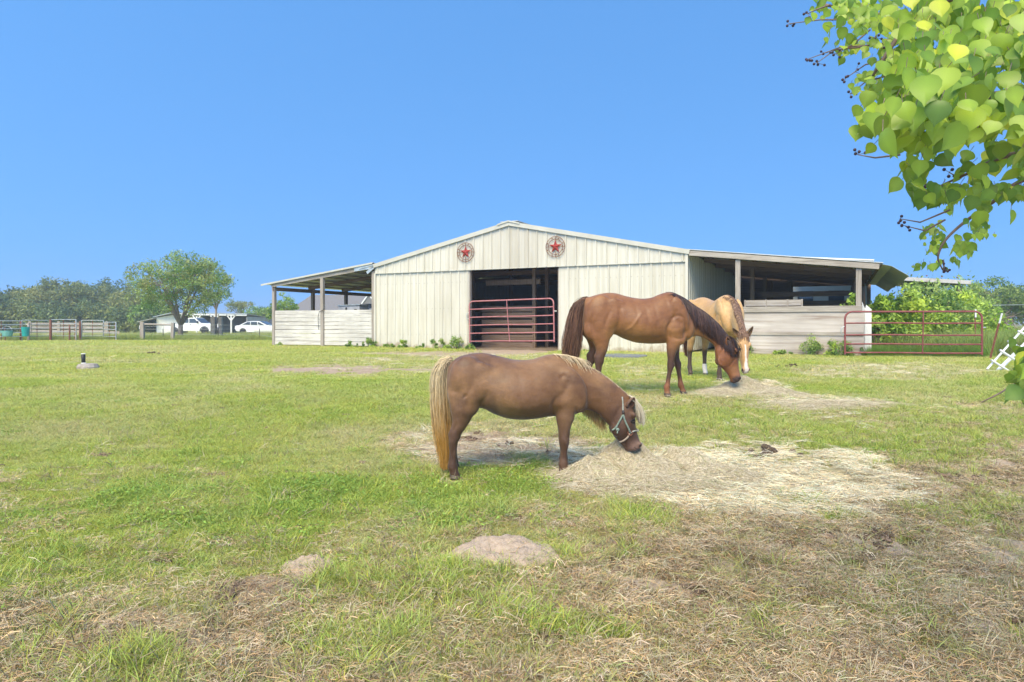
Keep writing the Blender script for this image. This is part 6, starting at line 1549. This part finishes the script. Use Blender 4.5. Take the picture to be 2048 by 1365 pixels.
for yy in (-.015, 1.955): mb = MB(); mb.prism([(4.55 + .56 * math.cos(t), .36 + .54 * math.sin(t)) for t in np.linspace(0, math.pi, 9)] + [(4.55 + .46 * math.cos(t), .36 + .45 * math.sin(t)) for t in np.linspace(math.pi, 0, 9)], .012, lambda x, y, d, yy=yy: (x, yy + d, y)); mb.build('arch_trim', M['black_plastic'], tr)
for yy in (-.013, 1.953): mb = MB(); mb.box((2.95, yy, 1.08), (.16, .014, .05)); mb.build('door_handle', M['black_plastic'], tr)
cr_ = [(0, .62), (.06, .92), (.55, 1.02), (1.3, 1.38), (2.0, 1.46), (2.7, 1.42), (3.55, 1.02), (4.5, .88), (4.82, .66), (4.80, .36)] + arch(0, 3.9, .38) + [(3.4, .24), (1.3, .24)] + arch(0, .92, .38) + [(.2, .36)]
cr2 = vehicle('sedan_car', 469, 74, -.06, 'white sedan parked left of the barn, right of the open shed', 'car', cr_, 1.8, (.92, 3.9), .33, [[(.85, 1.06), (1.75, 1.04), (1.72, 1.38), (1.38, 1.34)], [(1.82, 1.04), (2.55, 1.02), (2.50, 1.38), (1.80, 1.39)], [(2.62, 1.02), (3.30, 1.02), (2.72, 1.34), (2.60, 1.36)]], [(4.78, .70, .08, .12, 'headlight', 'lens'), (.04, .82, .05, .14, 'tail_light', 'tail_lens')], 4.8)
mb = MB(); mb.prism([(2.80, 1.40), (3.50, 1.05), (3.54, 1.08), (2.84, 1.44)], 1.4, lambda x, y, d: (x, .2 + d, y)); mb.build('windscreen', M['glass'], cr2)
for yy in (-.08, 1.88): mb = MB(); mb.box((2.75, yy, 1.02), (.12, .14, .10)); mb.build('mirror', M['car_white'], cr2, bevel=.03)
# white tank on legs
a = at(511, 667, 68); tk = empty('gas_tank', (a.x, 68, zf(a.x, 68)), 0, label='white horizontal gas tank before the white sedan', cat='tank')
mb = MB(); mb.lathe([(.01, -1.5), (.2, -1.46), (.32, -1.35), (.36, -1.2), (.36, 1.2), (.32, 1.35), (.2, 1.46), (.01, 1.5)], 20, (1.4, 0, .52), Matrix.Rotation(math.pi / 2, 3, 'Y')); mb.build('vessel', M['white_paint'], tk, True)
for x in (.5, 2.3): mb = MB(); mb.box((x, 0, .09), (.14, .5, .2)); mb.build('saddle', M['concrete'], tk)
mb = MB(); mb.lathe([(.10, 0), (.10, .14), (.06, .18)], 12, (1.4, 0, .86)); mb.build('valve_dome', M['white_paint'], tk, True)
p = at(541, 650, 80); dc = empty('dark_vehicle', (p.x - 1, 80, zf(p.x, 80)), 0, label='dark vehicle mostly hidden behind the sedan bonnet by the barn post', cat='car')
mb = MB(); mb.prism([(0, .3), (0, 1.0), (.5, 1.15), (1.0, 1.85), (3.0, 1.85), (3.6, 1.1), (4.6, 1.0), (4.7, .35)], 1.7, lambda x, y, d: (x, d, y)); mb.build('body', M['dark_paint'] if 'dark_paint' in M else noisy('dark_car_paint', (.05, .06, .08), (.08, .09, .12), 2, .3), dc, bevel=.06)
for x in (.9, 3.8): wheel(dc, x, .05, .34, .2)

# grey-roofed house far behind the left lean-to
Y = 92; a = at(576, 668, Y); ho = empty('house', (a.x, Y, zf(a.x, Y)), 0, label='far house with a wide grey shingle roof seen through the left lean-to', cat='house')
sx = lambda px: (px - 576) * Y / F
mb = MB(); mb.box((sx(670), 4, 1.3), (sx(770) - 0 - 1, 8, 2.6)); mb.build('wall', noisy('pale_siding', (.45, .42, .38), (.55, .52, .48), 1, .7), ho)
mb = MB(); V = [(-.5, -.6, 2.5), (sx(775), -.6, 2.5), (sx(775), 4, 5.3), (sx(606), 4, 5.3), (-.5, 8.6, 2.5), (sx(775), 8.6, 2.5)]; mb.add(V, [(0, 1, 2, 3), (3, 2, 5, 4), (0, 3, 4), (1, 5, 2)]); mb.build('roof', M['shingle'], ho)
mb = MB(); g0, g1, gz, gy = sx(727), sx(752), 3.9, -.7; mb.add([(g0, gy, gz), (g1, gy, gz), ((g0 + g1) / 2, gy, gz + 1.25), (g0, 4, gz), (g1, 4, gz), ((g0 + g1) / 2, 3.5, gz + 1.25)], [(0, 1, 2), (0, 2, 5, 3), (1, 4, 5, 2)]); mb.build('dormer', M['shingle'], ho)
mb = MB(); mb.span((g0 - .1, gy - .08, gz), ((g0 + g1) / 2, gy - .08, gz + 1.30), .1, .16); mb.span((g1 + .1, gy - .08, gz), ((g0 + g1) / 2, gy - .08, gz + 1.30), .1, .16); mb.build('dormer_trim', M['white_paint'], ho)

# ---------------------------------------------------------------- things in and around the barn
p = bp_(-2.1, 1.2, 0); cb = empty('cabinet', p, BANG, label='whitish metal cabinet behind the whitewashed boards under the left roof', cat='cabinet')
mb = MB(); mb.box((.0, 0, .88), (1.15, .6, 1.72), Matrix.Rotation(-.02, 3, 'Y')); mb.build('case', noisy('dull_white_metal', (.36, .36, .36), (.5, .5, .5), 3, .5), cb, bevel=.02)
mb = MB(); mb.box((0, -.02, 1.77), (1.22, .66, .05), Matrix.Rotation(-.02, 3, 'Y')); mb.build('lid', M['galv'], cb, bevel=.01)
mb = MB(); mb.ball((-.15, -.31, 1.62), (.05, .02, .07)); mb.build('lock', M['black_plastic'], cb, True)
mb = MB(); mb.box((.35, -.31, 1.55), (.12, .02, .1)); mb.build('plate', M['dark_iron'], cb)
p = bp_(-.95, 1.5, 0); bx = empty('storage_box', p, BANG, label='low grey box right of the whitish cabinet under the left roof', cat='box'); mb = MB(); mb.box((0, 0, .82), (.7, .5, 1.62)); mb.build('case', M['galv'], bx, bevel=.02); mb = MB(); mb.box((.1, 0, 1.66), (.5, .36, .06)); mb.build('lid', M['galv'], bx, bevel=.01)
# wooden crate on the plank wall of the right lean-to
p = bp_(15.0, .25, 1.50); cr3 = empty('wooden_crate', p, BANG, label='weathered wooden feed crate standing on top of the plank wall under the right roof', cat='crate')
for (x, w_) in ((-.42, .60), (.20, .58), (.72, .36)): mb = MB(); mb.box((x, -.16, .10), (w_, .03, .17)); mb.build('front_board', M['wood_x'], cr3, bevel=.004)
for x in (-.74, -.11, .51, .92): mb = MB(); mb.box((x, -.135, .10), (.05, .04, .22)); mb.build('upright', M['wood_z'], cr3)
mb = MB(); mb.box((.09, .2, .11), (1.66, .03, .2)); mb.build('back_board', M['wood_x'], cr3); mb = MB(); mb.box((.09, .03, .012), (1.66, .34, .02)); mb.build('base', M['brown_x'], cr3)
# white panel by the gate, stock trailer seen through the lean-to
p = at(1734, 700, 20.3); wp = empty('metal_panel', (p.x, 20.3, zf(p.x, 20.3)), BANG, label='upright white metal panel leaning by the corner post behind the red gate', cat='panel')
mb = MB(); mb.prism([(-.13, 0), (.12, 0), (.12, 1.38), (-.02, 1.52), (-.05, 1.40), (-.13, 1.62)], .03, lambda x, y, d: (x, d, y)); mb.build('sheet', M['white_paint'], wp); mb = MB(); mb.box((-.05, -.02, .7), (.03, .03, 1.4)); mb.build('rib', M['white_paint'], wp)
p = bp_(15.6, 15.5, 0); tl = empty('stock_trailer', p, BANG, label='pale trailer seen through the back of the right lean-to', cat='trailer')
mb = MB(); mb.box((0, 0, 1.85), (5.2, 2.0, 3.0)); mb.build('box', noisy('pale_trailer', (.42, .44, .41), (.52, .54, .50), 2, .5), tl, bevel=.05)
for x in (-1.5, -.2, 1.2): mb = MB(); mb.box((x, -1.02, 2.35), (.7, .03, .5)); mb.build('window', M['glass'], tl)
for x in (-.9, .9): wheel(tl, x, -.95, .36, .2)
M['old_tin'] = noisy('old_tin', (.34, .27, .22), (.52, .50, .46), 2.5, .7, c3=(.44, .42, .39))
# old shed behind, its long rusty-white roof
Y = 30; a = at(1752, 552, Y); osd = empty('old_shed', (a.x, Y, zf(a.x, Y)), -.12, label='old shed with a long pale rusty tin roof above the bushes at right', cat='shed')
mb = MB(); mb.add([(-.8, 0, 3.18), (3.9, 0, 2.86), (4.1, 5, 2.98), (-.8, 5, 3.32)], [(0, 1, 2, 3)]); o = mb.build('roof', M['old_tin'], osd); s_ = o.modifiers.new('t', 'SOLIDIFY'); s_.thickness = .16
for x in (-.4, 1.6, 3.6): mb = MB(); mb.box((x, .4, 1.33), (.15, .15, 2.84 - .06 * x)); mb.build('post', M['brown_z'], osd)
for i in range(7): mb = MB(); mb.box((-.4 + i * .62, -.02, 3.26 - i * .044), (.05, .05, .05)); mb.build('roof_screw', M['rust'], osd)
Y = 27; a = at(1650, 520, Y); rr = empty('tin_roofed_shed', (a.x, Y + 4, zf(a.x, Y)), BANG, label='bright tin roof edge showing just above the right lean-to roof', cat='shed')
mb = MB(); mb.add([(0, 0, 4.06), (3.6, 0, 3.76), (3.6, 6, 3.76), (0, 6, 4.06)], [(0, 1, 2, 3)]); o = mb.build('roof', noisy('new_tin', (.66, .68, .68), (.76, .78, .78), 2, .4), rr); s_ = o.modifiers.new('t', 'SOLIDIFY'); s_.thickness = .05
for x in (.2, 3.4): mb = MB(); mb.box((x, .3, 1.8), (.15, .15, 3.6)); mb.build('post', M['brown_z'], rr)
# leaning T post and field wire at the right
p = at(1979, 706, 18.6); z0 = zf(p.x, 18.6); tp_ = empty('steel_post', (p.x, 18.6, z0), 0, label='rusty steel T post leaning right with a white painted tip', cat='fence post')
q_ = at(2004, 627, 18.6); dd = Vector((q_.x - p.x, 0, q_.z - z0)); mb = MB(); mb.span((0, 0, -.1), tuple(dd * .78), .045, .012); mb.span((0, .02, -.1), tuple(dd * .78 + Vector((0, .02, 0))), .012, .045); mb.build('shaft', M['rust'], tp_)
mb = MB(); mb.span(tuple(dd * .78), tuple(dd), .046, .02); mb.build('painted_tip', M['white_paint'], tp_)
p = at(1954, 640, 22.5); root, h = post('steel_post', 1950, 620, 700, 22.5, .022, M['rust'], 'upright rusty T post with white tip behind the right end of the red gate', 'fence post', None); mb = MB(); mb.box((0, -.03, h - .12), (.05, .02, .26)); mb.build('painted_tip', M['white_paint'], root)
a, b = at(1985, 611, 30), at(2120, 609, 30); wf = empty('wire_fence', (a.x, 30, a.z), 0, label='single field wire running right behind the brush pile', cat='wire fence'); mb = MB(); mb.tube([(0, 0, 0), (b.x - a.x, 0, b.z - a.z)], .012, 5); mb.build('wire', M['galv'], wf, True)
mb = MB(); mb.box((b.x - a.x, 0, -.55), (.09, .09, 1.5)); mb.build('end_post', M['wood_z'], wf)
# brush pile
p = at(1997, 640, 28); bp2 = empty('brush_pile', (p.x, 28, zf(p.x, 28)), 0, label='heap of bare reddish-grey twigs in the field behind the leaning post', cat='brush pile')
rb2 = random.Random(3); mb = MB()
for i in range(110):
    a_ = rb2.random() * 6.28; t_ = rb2.uniform(-.1, .7); c_ = Vector((rb2.gauss(0, .25), rb2.gauss(0, .25), rb2.uniform(.85, 1.35))); d_ = Vector((math.cos(a_), math.sin(a_), t_)) * rb2.uniform(.15, .42)
    mb.tube([c_ - d_, c_ + Vector((0, 0, rb2.uniform(-.05, .05))), c_ + d_], [.012, .009, .004], 4, False)
for i in range(8): mb.tube([(rb2.gauss(0, .35), rb2.gauss(0, .3), 0), (rb2.gauss(0, .2), rb2.gauss(0, .2), .55), (rb2.gauss(0, .2), rb2.gauss(0, .2), 1.1)], [.03, .022, .012], 5)
mb.build('twigs', noisy('dead_twigs', (.22, .15, .13), (.36, .27, .24), 9, .9), bp2)
# white tubular rack lying tilted at the right edge
pr = at(1973, 738, 14.2); wr_ = empty('tube_rack', (pr.x, 14.2, zf(pr.x, 14.2)), 0, label='white tubular rack lying tilted in the grass at the right edge', cat='rack')
def rk(px, py, dy=0.0): q = at(px, py, 14.2 + dy); return (q.x - pr.x, dy, q.z - zf(pr.x, 14.2))
for (A_, B__, r, nm) in [((1974, 739), (2075, 626), .022, 'side_tube'), ((1985, 752), (2095, 645), .042, 'side_tube'), ((1983, 721), (2040, 757), .024, 'rung'), ((2000, 701), (2062, 741), .026, 'rung'), ((2016, 683), (2078, 716), .026, 'rung'), ((2036, 663), (2098, 692), .026, 'rung'), ((2055, 643), (2112, 668), .026, 'rung')]:
    mb = MB(); f0 = .25 if nm == 'side_tube' and r > .03 else 0.0; mb.tube([rk(*A_, 0 + f0 * .3), rk(*B__, .8 + f0 * .3)] if nm == 'side_tube' else [rk(*A_, .02), rk((A_[0] + B__[0]) / 2, (A_[1] + B__[1]) / 2, .1), rk(*B__, .2)], r, 8); mb.build(nm, M['pvc'], wr_, True)
# black-topped pipe in a concrete pad on the left pasture
p = G(176, 738); pp = empty('vent_pipe', tuple(p), 0, label='short black pipe with white cap set in a concrete pad on the left pasture', cat='pipe')
mb = MB(); s_ = p.y / F; mb.lathe([(20 * s_, -.03), (20 * s_, .05), (17 * s_, .11), (8 * s_, .125)], 14); mb.build('concrete_pad', M['concrete'], pp); 
mb = MB(); mb.tube([(-9 * s_, 0, .10), (-9.4 * s_, 0, .32)], .04, 12); mb.build('pipe', M['black_plastic'], pp, True)
mb = MB(); mb.tube([(-9.4 * s_, 0, .32), (-9.5 * s_, 0, .345)], .044, 12); mb.build('cap', M['white_paint'], pp, True); mb = MB(); mb.tube([(-9 * s_, 0, .11), (-9 * s_, 0, .14)], .048, 12); mb.build('collar', M['white_paint'], pp, True)
# rubber mat near the barn
p = G(1243, 714); mt_ = empty('rubber_mat', (p.x, p.y, p.z), 0, label='flat grey rubber mat lying on the grass behind the legs of the chestnut horse', cat='mat')
mb = MB(); n = 22; rim = [(.75 * math.cos(t) * (1 + .12 * math.sin(3 * t)), 1.1 * math.sin(t) * (1 + .1 * math.cos(2 * t))) for t in np.linspace(0, 2 * math.pi, n, endpoint=False)]
V = [(x, y, zf(p.x + x, p.y + y) - p.z + .05) for x, y in rim] + [(x, y, zf(p.x + x, p.y + y) - p.z + .0) for x, y in rim]; mb.add(V, [tuple(range(n))] + [(i, (i + 1) % n, n + (i + 1) % n, n + i) for i in range(n)]); mb.build('sheet', M['mat'], mt_)
# soil mounds
for (px, py, rx, ry, h, lab) in ((1010, 1122, .37, .27, .095, 'larger pale sandy ant mound in the foreground grass'), (614, 1136, .17, .13, .06, 'smaller sandy ant mound left of the larger one')):
    c = G(px, py); gx, gy = np.meshgrid(np.linspace(-1.3, 1.3, 60), np.linspace(-1.3, 1.3, 60)); d = gx ** 2 + gy ** 2 + (fbm(gx, gy, 1.4, 8, 3) - .5) * .8
    e = h * np.clip(1 - d, -.4, 1) ** 1 + (fbm(gx, gy, 4, 9, 4) - .5) * .045 + (fbm(gx, gy, 14, 19, 2) - .5) * .02; X_ = c.x + gx * rx; Y_ = c.y + gy * ry; zz = zg(X_, Y_) + e - c.z; idx = np.arange(gx.size).reshape(gx.shape)
    Fq = np.stack([idx[:-1, :-1], idx[:-1, 1:], idx[1:, 1:], idx[1:, :-1]], -1).reshape(-1, 4)
    o = link('soil_mound', mesh_np('soil_mound', np.stack([gx * rx, gy * ry, zz], -1).reshape(-1, 3), Fq, True), noisy('sandy_soil', (.36, .265, .19), (.50, .39, .295), 40, .95, .8, 90)); o.location = c; tag(o, lab, 'mound', 'sandy mounds in the foreground')
# manure and clods
rm = np.random.default_rng(5)
def dung(px, py, n, spread, size, lab):
    c = G(px, py); root = empty('dung_pile', tuple(c), 0, label=lab, cat='dung', group='dark droppings on the pasture'); mb = MB()
    for i in range(n):
        x, y = rm.normal(size=2) * spread; r = size * (.6 + .6 * rm.random()); mb.ball((x, y * .7, zf(c.x + x, c.y + y * .7) - c.z + r * .35 + max(0, .05 - .4 * abs(x)) * (spread > .1)), (r, r * .9, r * .75), 8, 6)
    mb.build('droppings', M['dung'], root, True)
M['dung'] = noisy('dung', (.045, .028, .018), (.13, .09, .06), 30, .95, .8, 60)
dung(1540, 908, 46, .13, .032, 'dark dung heap behind the strewn hay'); dung(1985, 963, 24, .10, .03, 'dark dung pile near the right edge'); dung(300, 709, 14, .28, .05, 'small dark clod far off on the left pasture'); dung(1030, 1090, 0 + 5, .05, .018, 'few dark crumbs above the larger ant mound'); dung(1425, 935, 6, .05, .018, 'crumbs of dung in the hay right of the heap')
dung(1590, 735, 12, .25, .035, 'scattered dark clods in front of the plank wall'); dung(770, 860, 5, .1, .02, 'few droppings left of the pony tail'); dung(415, 985, 4, .05, .018, 'few dark crumbs on the lush grass at left'); dung(1760, 1060, 10, .12, .02, 'dark crumbs right of the strewn hay')
# a fallen stick
a = G(1965, 806); st_ = empty('stick', tuple(a), 0, label='bare curved stick on the grass left of the low leafy twig', cat='stick'); mb = MB(); q = [G(1962, 808), G(1985, 803), G(2000, 803), G(2030, 790)]; mb.tube([tuple(v - a + Vector((0, 0, .02 + .05 * i))) for i, v in enumerate(q)], [.008, .011, .012, .010], 6); mb.build('wood', M['twig'], st_, True)
# ---------------------------------------------------------------- the tree whose boughs hang in from the right
def near_tree():
    rg = np.random.default_rng(44); tx, ty = 3.3, 2.1
    root = empty('overhanging_tree', (tx, ty, zf(tx, ty) - .05), 0, label='tree whose bright leafy boughs with dark berries hang in at the upper right', cat='tree')
    z0 = zf(tx, ty) - .05; off = np.array([tx, ty, z0]); L = lambda p: tuple(np.array(p) - off)
    mb = MB(); mb.tube([(0, 0, -.2), (.05, 0, .7), (-.02, .05, 1.5), (.05, .1, 2.6), (.0, .2, 4.2)], [.16, .13, .12, .10, .06], 12); mb.build('trunk', M['bark'], root, True)
    A3 = lambda px, py, Y: np.array(at(px, py, Y))
    T = lambda z: np.array([tx, ty + .05, z0 + z])
    boughs = [([T(2.4), A3(2250, 40, 2.6), A3(2000, 20, 2.8), A3(1880, 42, 2.9), A3(1740, 28, 3.0), A3(1650, 10, 3.1)], .026),
              ([T(2.0), A3(2300, 180, 1.9), A3(2060, 190, 1.8), A3(1985, 192, 1.8), A3(1900, 215, 1.85), A3(1790, 190, 1.9)], .020),
              ([T(1.9), A3(2250, 260, 1.9), A3(2048, 305, 2.0), A3(1995, 318, 2.1), A3(1930, 350, 2.2), A3(1880, 372, 2.3)], .013),
              ([T(1.8), A3(2280, 300, 2.4), A3(2060, 355, 2.5), A3(1985, 405, 2.6), A3(1925, 448, 2.7), A3(1890, 482, 2.7), A3(1876, 515, 2.7), A3(1885, 540, 2.7)], .011),
              ([T(2.5), A3(2150, -60, 2.2), A3(1950, -20, 2.2), A3(1860, 20, 2.3), A3(1800, 70, 2.4), A3(1760, 130, 2.4), A3(1740, 160, 2.5)], .018),
              ([T(1.2), A3(2300, 700, 2.3), A3(2120, 760, 2.3), A3(2050, 770, 2.3), A3(2025, 765, 2.3)], .012)]
    for pts, r in boughs:
        c = crom(pts, 6); mb = MB(); mb.tube([L(p) for p in c], list(np.linspace(r, r * .22, len(c))), 8); mb.build('bough', M['twig'], root, True)
    # berry twigs reaching out at the left side
    tw = MB(); be = MB()
    for (p0, p1, p2, Y) in [((1700, 40), (1640, 40), (1578, 48), 2.9), ((1760, 90), (1680, 95), (1618, 118), 2.9), ((1720, 95), (1670, 100), (1634, 126), 2.9), ((1770, 120), (1730, 130), (1690, 158), 2.8), ((1780, 150), (1730, 165), (1700, 188), 2.8), ((1740, 60), (1705, 90), (1672, 108), 2.9),
                            ((1660, 10), (1632, 20), (1615, 28), 2.9), ((1800, 310), (1750, 316), (1716, 310), 2.5), ((1900, 420), (1840, 445), (1800, 438), 2.6), ((1890, 440), (1850, 462), (1810, 452), 2.6), ((1930, 340), (1910, 352), (1898, 345), 2.3), ((1885, 372), (1862, 374), (1848, 372), 2.2), ((1886, 520), (1888, 535), (1886, 542), 2.7),
                            ((1840, 60), (1800, 85), (1775, 100), 2.7), ((1800, 20), (1760, 60), (1740, 90), 2.8)]:
        tw.tube([L(A3(*p0, Y)), L(A3(*p1, Y)), L(A3(*p2, Y))], [.004, .003, .0015], 5)
        for k in range(4):
            c = A3(p2[0] + rg.normal() * 7, p2[1] + rg.normal() * 5, Y + rg.normal() * .02); be.ball(L(c), .0058, 8, 6); tw.tube([L(A3(*p2, Y)), L(c)], .001, 3, False)
        if rg.random() < .5:
            for k in range(3): c = A3((p1[0] + p2[0]) / 2 + rg.normal() * 8, (p1[1] + p2[1]) / 2 + rg.normal() * 7, Y); be.ball(L(c), .0052, 8, 6); tw.tube([L(A3((p1[0] + p2[0]) / 2, (p1[1] + p2[1]) / 2, Y)), L(c)], .001, 3, False)
    # leaf clusters: (px, py, spread x, spread y, count, Y, leaf length)
    CL = [(1700, 18, 70, 26, 70, 3.0, .060), (1690, 95, 38, 22, 30, 3.0, .055), (1760, 40, 60, 30, 60, 2.7, .06), (1790, 110, 40, 34, 60, 2.8, .058), (1755, 170, 34, 26, 46, 2.7, .058), (1880, 50, 90, 40, 110, 2.3, .068), (1990, 40, 80, 45, 110, 2.2, .068), (2080, 90, 70, 60, 80, 2.0, .07),
          (1850, 120, 60, 40, 70, 1.9, .070), (1930, 110, 60, 40, 60, 1.9, .072), (1850, 190, 60, 40, 60, 1.7, .074), (1780, 225, 34, 26, 22, 1.75, .072), (1740, 250, 22, 26, 12, 1.8, .07), (1900, 220, 60, 36, 50, 1.65, .076), (1800, 270, 46, 22, 18, 1.75, .074), (1880, 262, 50, 26, 30, 1.75, .072), (2000, 230, 60, 40, 60, 1.8, .072), (2070, 250, 50, 60, 50, 1.7, .074),
          (1960, 150, 60, 30, 40, 1.8, .072), (2010, 300, 30, 20, 14, 2.0, .066), (1838, 345, 34, 26, 22, 2.1, .068), (1870, 392, 30, 16, 14, 2.1, .068), (1820, 380, 16, 22, 7, 2.1, .066), (1905, 395, 30, 20, 16, 2.1, .066), (1950, 365, 30, 24, 18, 2.1, .064), (2010, 385, 36, 14, 16, 2.2, .062), (1975, 330, 36, 18, 14, 2.2, .062), (1955, 440, 16, 12, 6, 2.3, .06), (1965, 415, 16, 10, 6, 2.3, .06),
          (1866, 470, 18, 18, 20, 2.9, .050), (1862, 497, 16, 10, 10, 2.9, .050), (1845, 540, 16, 8, 9, 2.9, .045), (1880, 535, 14, 8, 4, 2.9, .04), (1930, 500, 26, 14, 22, 2.9, .054), (1955, 475, 20, 10, 10, 2.9, .05), (1915, 525, 20, 8, 8, 2.9, .05), (1965, 465, 18, 6, 5, 2.9, .05), (1895, 430, 8, 6, 4, 2.9, .04), (2022, 432, 2, 2, 1, 2.2, .065), (2044, 335, 14, 16, 14, 2.1, .066), (2040, 385, 16, 10, 10, 2.2, .06), (2040, 130, 24, 40, 40, 2.1, .06), (1940, 455, 20, 14, 5, 2.6, .05),
          (2200, 60, 90, 60, 60, 2.5, .07), (2330, 30, 90, 60, 50, 2.5, .07), (2230, 200, 80, 50, 50, 2.0, .07), (2380, 180, 90, 60, 50, 2.0, .07), (2260, 290, 80, 40, 50, 2.1, .07), (2420, 300, 90, 60, 50, 2.2, .07), (2550, 120, 120, 90, 90, 2.2, .07), (2160, 340, 50, 40, 40, 2.4, .065), (2100, 400, 30, 24, 18, 2.4, .062), (2200, 730, 60, 40, 50, 2.3, .075), (2330, 710, 70, 40, 50, 2.3, .075), (2450, -200, 300, 120, 160, 2.3, .07), (2900, -150, 350, 200, 220, 2.2, .07), (3300, -300, 350, 250, 220, 2.2, .07),
          (2055, 720, 18, 22, 22, 2.3, .075), (2062, 775, 24, 22, 34, 2.2, .078), (2030, 765, 12, 14, 8, 2.3, .06), (2100, 740, 30, 40, 40, 2.3, .08)]
    base = []; size = []
    for (px, py, sx, sy, n, Y, s) in CL:
        for k in range(int(n * 1.15) if n > 3 else n):
            a = A3(px + rg.normal() * sx * .62, py + rg.normal() * sy * .62 - 12, Y + rg.normal() * .16); base.append(a); size.append(s * (.36 + .56 * rg.random() ** .8))
    base = np.array(base); size = np.array(size); n = len(base)
    # every leaf hangs from its stalk; tips down, faces turned every way but mostly up and outward
    d = np.stack([rg.normal(size=n) * .45 - .12, rg.normal(size=n) * .40, -1.0 + rg.normal(size=n) * .38], 1); d /= np.linalg.norm(d, axis=1, keepdims=True)
    nn = np.stack([rg.normal(size=n) * .6, -1 + rg.normal(size=n) * .5, .45 + rg.normal(size=n) * .4], 1); nn -= d * (nn * d).sum(1, keepdims=True); nn /= np.linalg.norm(nn, axis=1, keepdims=True); sd = np.cross(d, nn)
    O = [(0, 0, 0), (-.02, .16, .02), (.06, .33, .035), (.22, .45, .035), (.40, .45, .02), (.58, .34, .0), (.74, .19, -.02), (.86, .07, -.045), (1.0, 0, -.09), (.06, 0, -.02), (.24, 0, -.05), (.48, 0, -.055), (.72, 0, -.05), (-.02, -.16, .02), (.06, -.33, .035), (.22, -.45, .035), (.40, -.45, .02), (.58, -.34, .0), (.74, -.19, -.02), (.86, -.07, -.045)]
    curl = rg.normal(size=n) * .15; cup = (.3 + 1.8 * rg.random((n, 1)) ** 1.6) * np.where(rg.random((n, 1)) < .15, -1, 1); V = np.zeros((n, len(O), 3))
    for j, (s, t, h) in enumerate(O):
        V[:, j] = base + (d * s + sd * t + nn * (h * 1.3 * cup + curl[:, None] * s * s)) * size[:, None]
    V = V.reshape(-1, 3) - off; i0 = np.arange(n)[:, None] * len(O)
    Fq = np.concatenate([i0 + np.array(f)[None] for f in ((0, 1, 2, 9), (9, 2, 3, 10), (10, 3, 4, 11), (11, 4, 5, 6), (11, 6, 7, 8), (0, 9, 14, 13), (9, 10, 15, 14), (10, 11, 16, 15), (11, 18, 17, 16), (11, 8, 19, 18))])
    w = rg.random((n, 1)); c = np.array([.14, .25, .035]) * (1 - w) + np.array([.38, .50, .05]) * w; y = rg.random(n) < .05; c[y] = np.array([.52, .56, .05]); c = c * (.8 + .4 * rg.random((n, 1)))
    cc = np.repeat(c[:, None, :], len(O), 1); cc[:, [0, 9, 10, 11, 12]] *= 1.22
    link('foliage', mesh_np('foliage', V, Fq, True, cc.reshape(-1, 3)), M['near_leaf'], root)
    st = MB()
    for k in range(0, n, 2):
        b = base[k]; e = b - d[k] * size[k] * .30 + np.array([.15, .1, .12]) * size[k]; st.tube([L(b), L(e)], [.0008, .0010], 3, False)
    st.build('leaf_stalks', M['twig'], root); tw.build('twigs', M['twig'], root, True); be.build('berries', noisy('berry', (.02, .012, .02), (.07, .035, .045), 30, .5), root, True)
    for o in root.children:
        if o.name.split('.')[0] in ('leaf_stalks', 'twigs', 'berries', 'foliage'): o['kind'] = 'stuff'
M['near_leaf'] = vcol('near_leaf', .38, .42, spec=.45)
near_tree()
# ---------------------------------------------------------------- thin summer haze over the far fields
mb = MB(); mb.box((0, 760, 7.0), (9400, 1600, 20.0))
hz = bpy.data.materials.new('haze'); hz.use_nodes = True; n = hz.node_tree; n.nodes.clear()
ho_ = n.nodes.new('ShaderNodeOutputMaterial'); pv = n.nodes.new('ShaderNodeVolumePrincipled'); pv.inputs['Density'].default_value = 0.0013; pv.inputs['Color'].default_value = (.86, .92, 1.0, 1)
pv.inputs['Anisotropy'].default_value = 0.2
n.links.new(pv.outputs[0], ho_.inputs['Volume'])
tag(mb.build('haze', hz), kind='stuff')
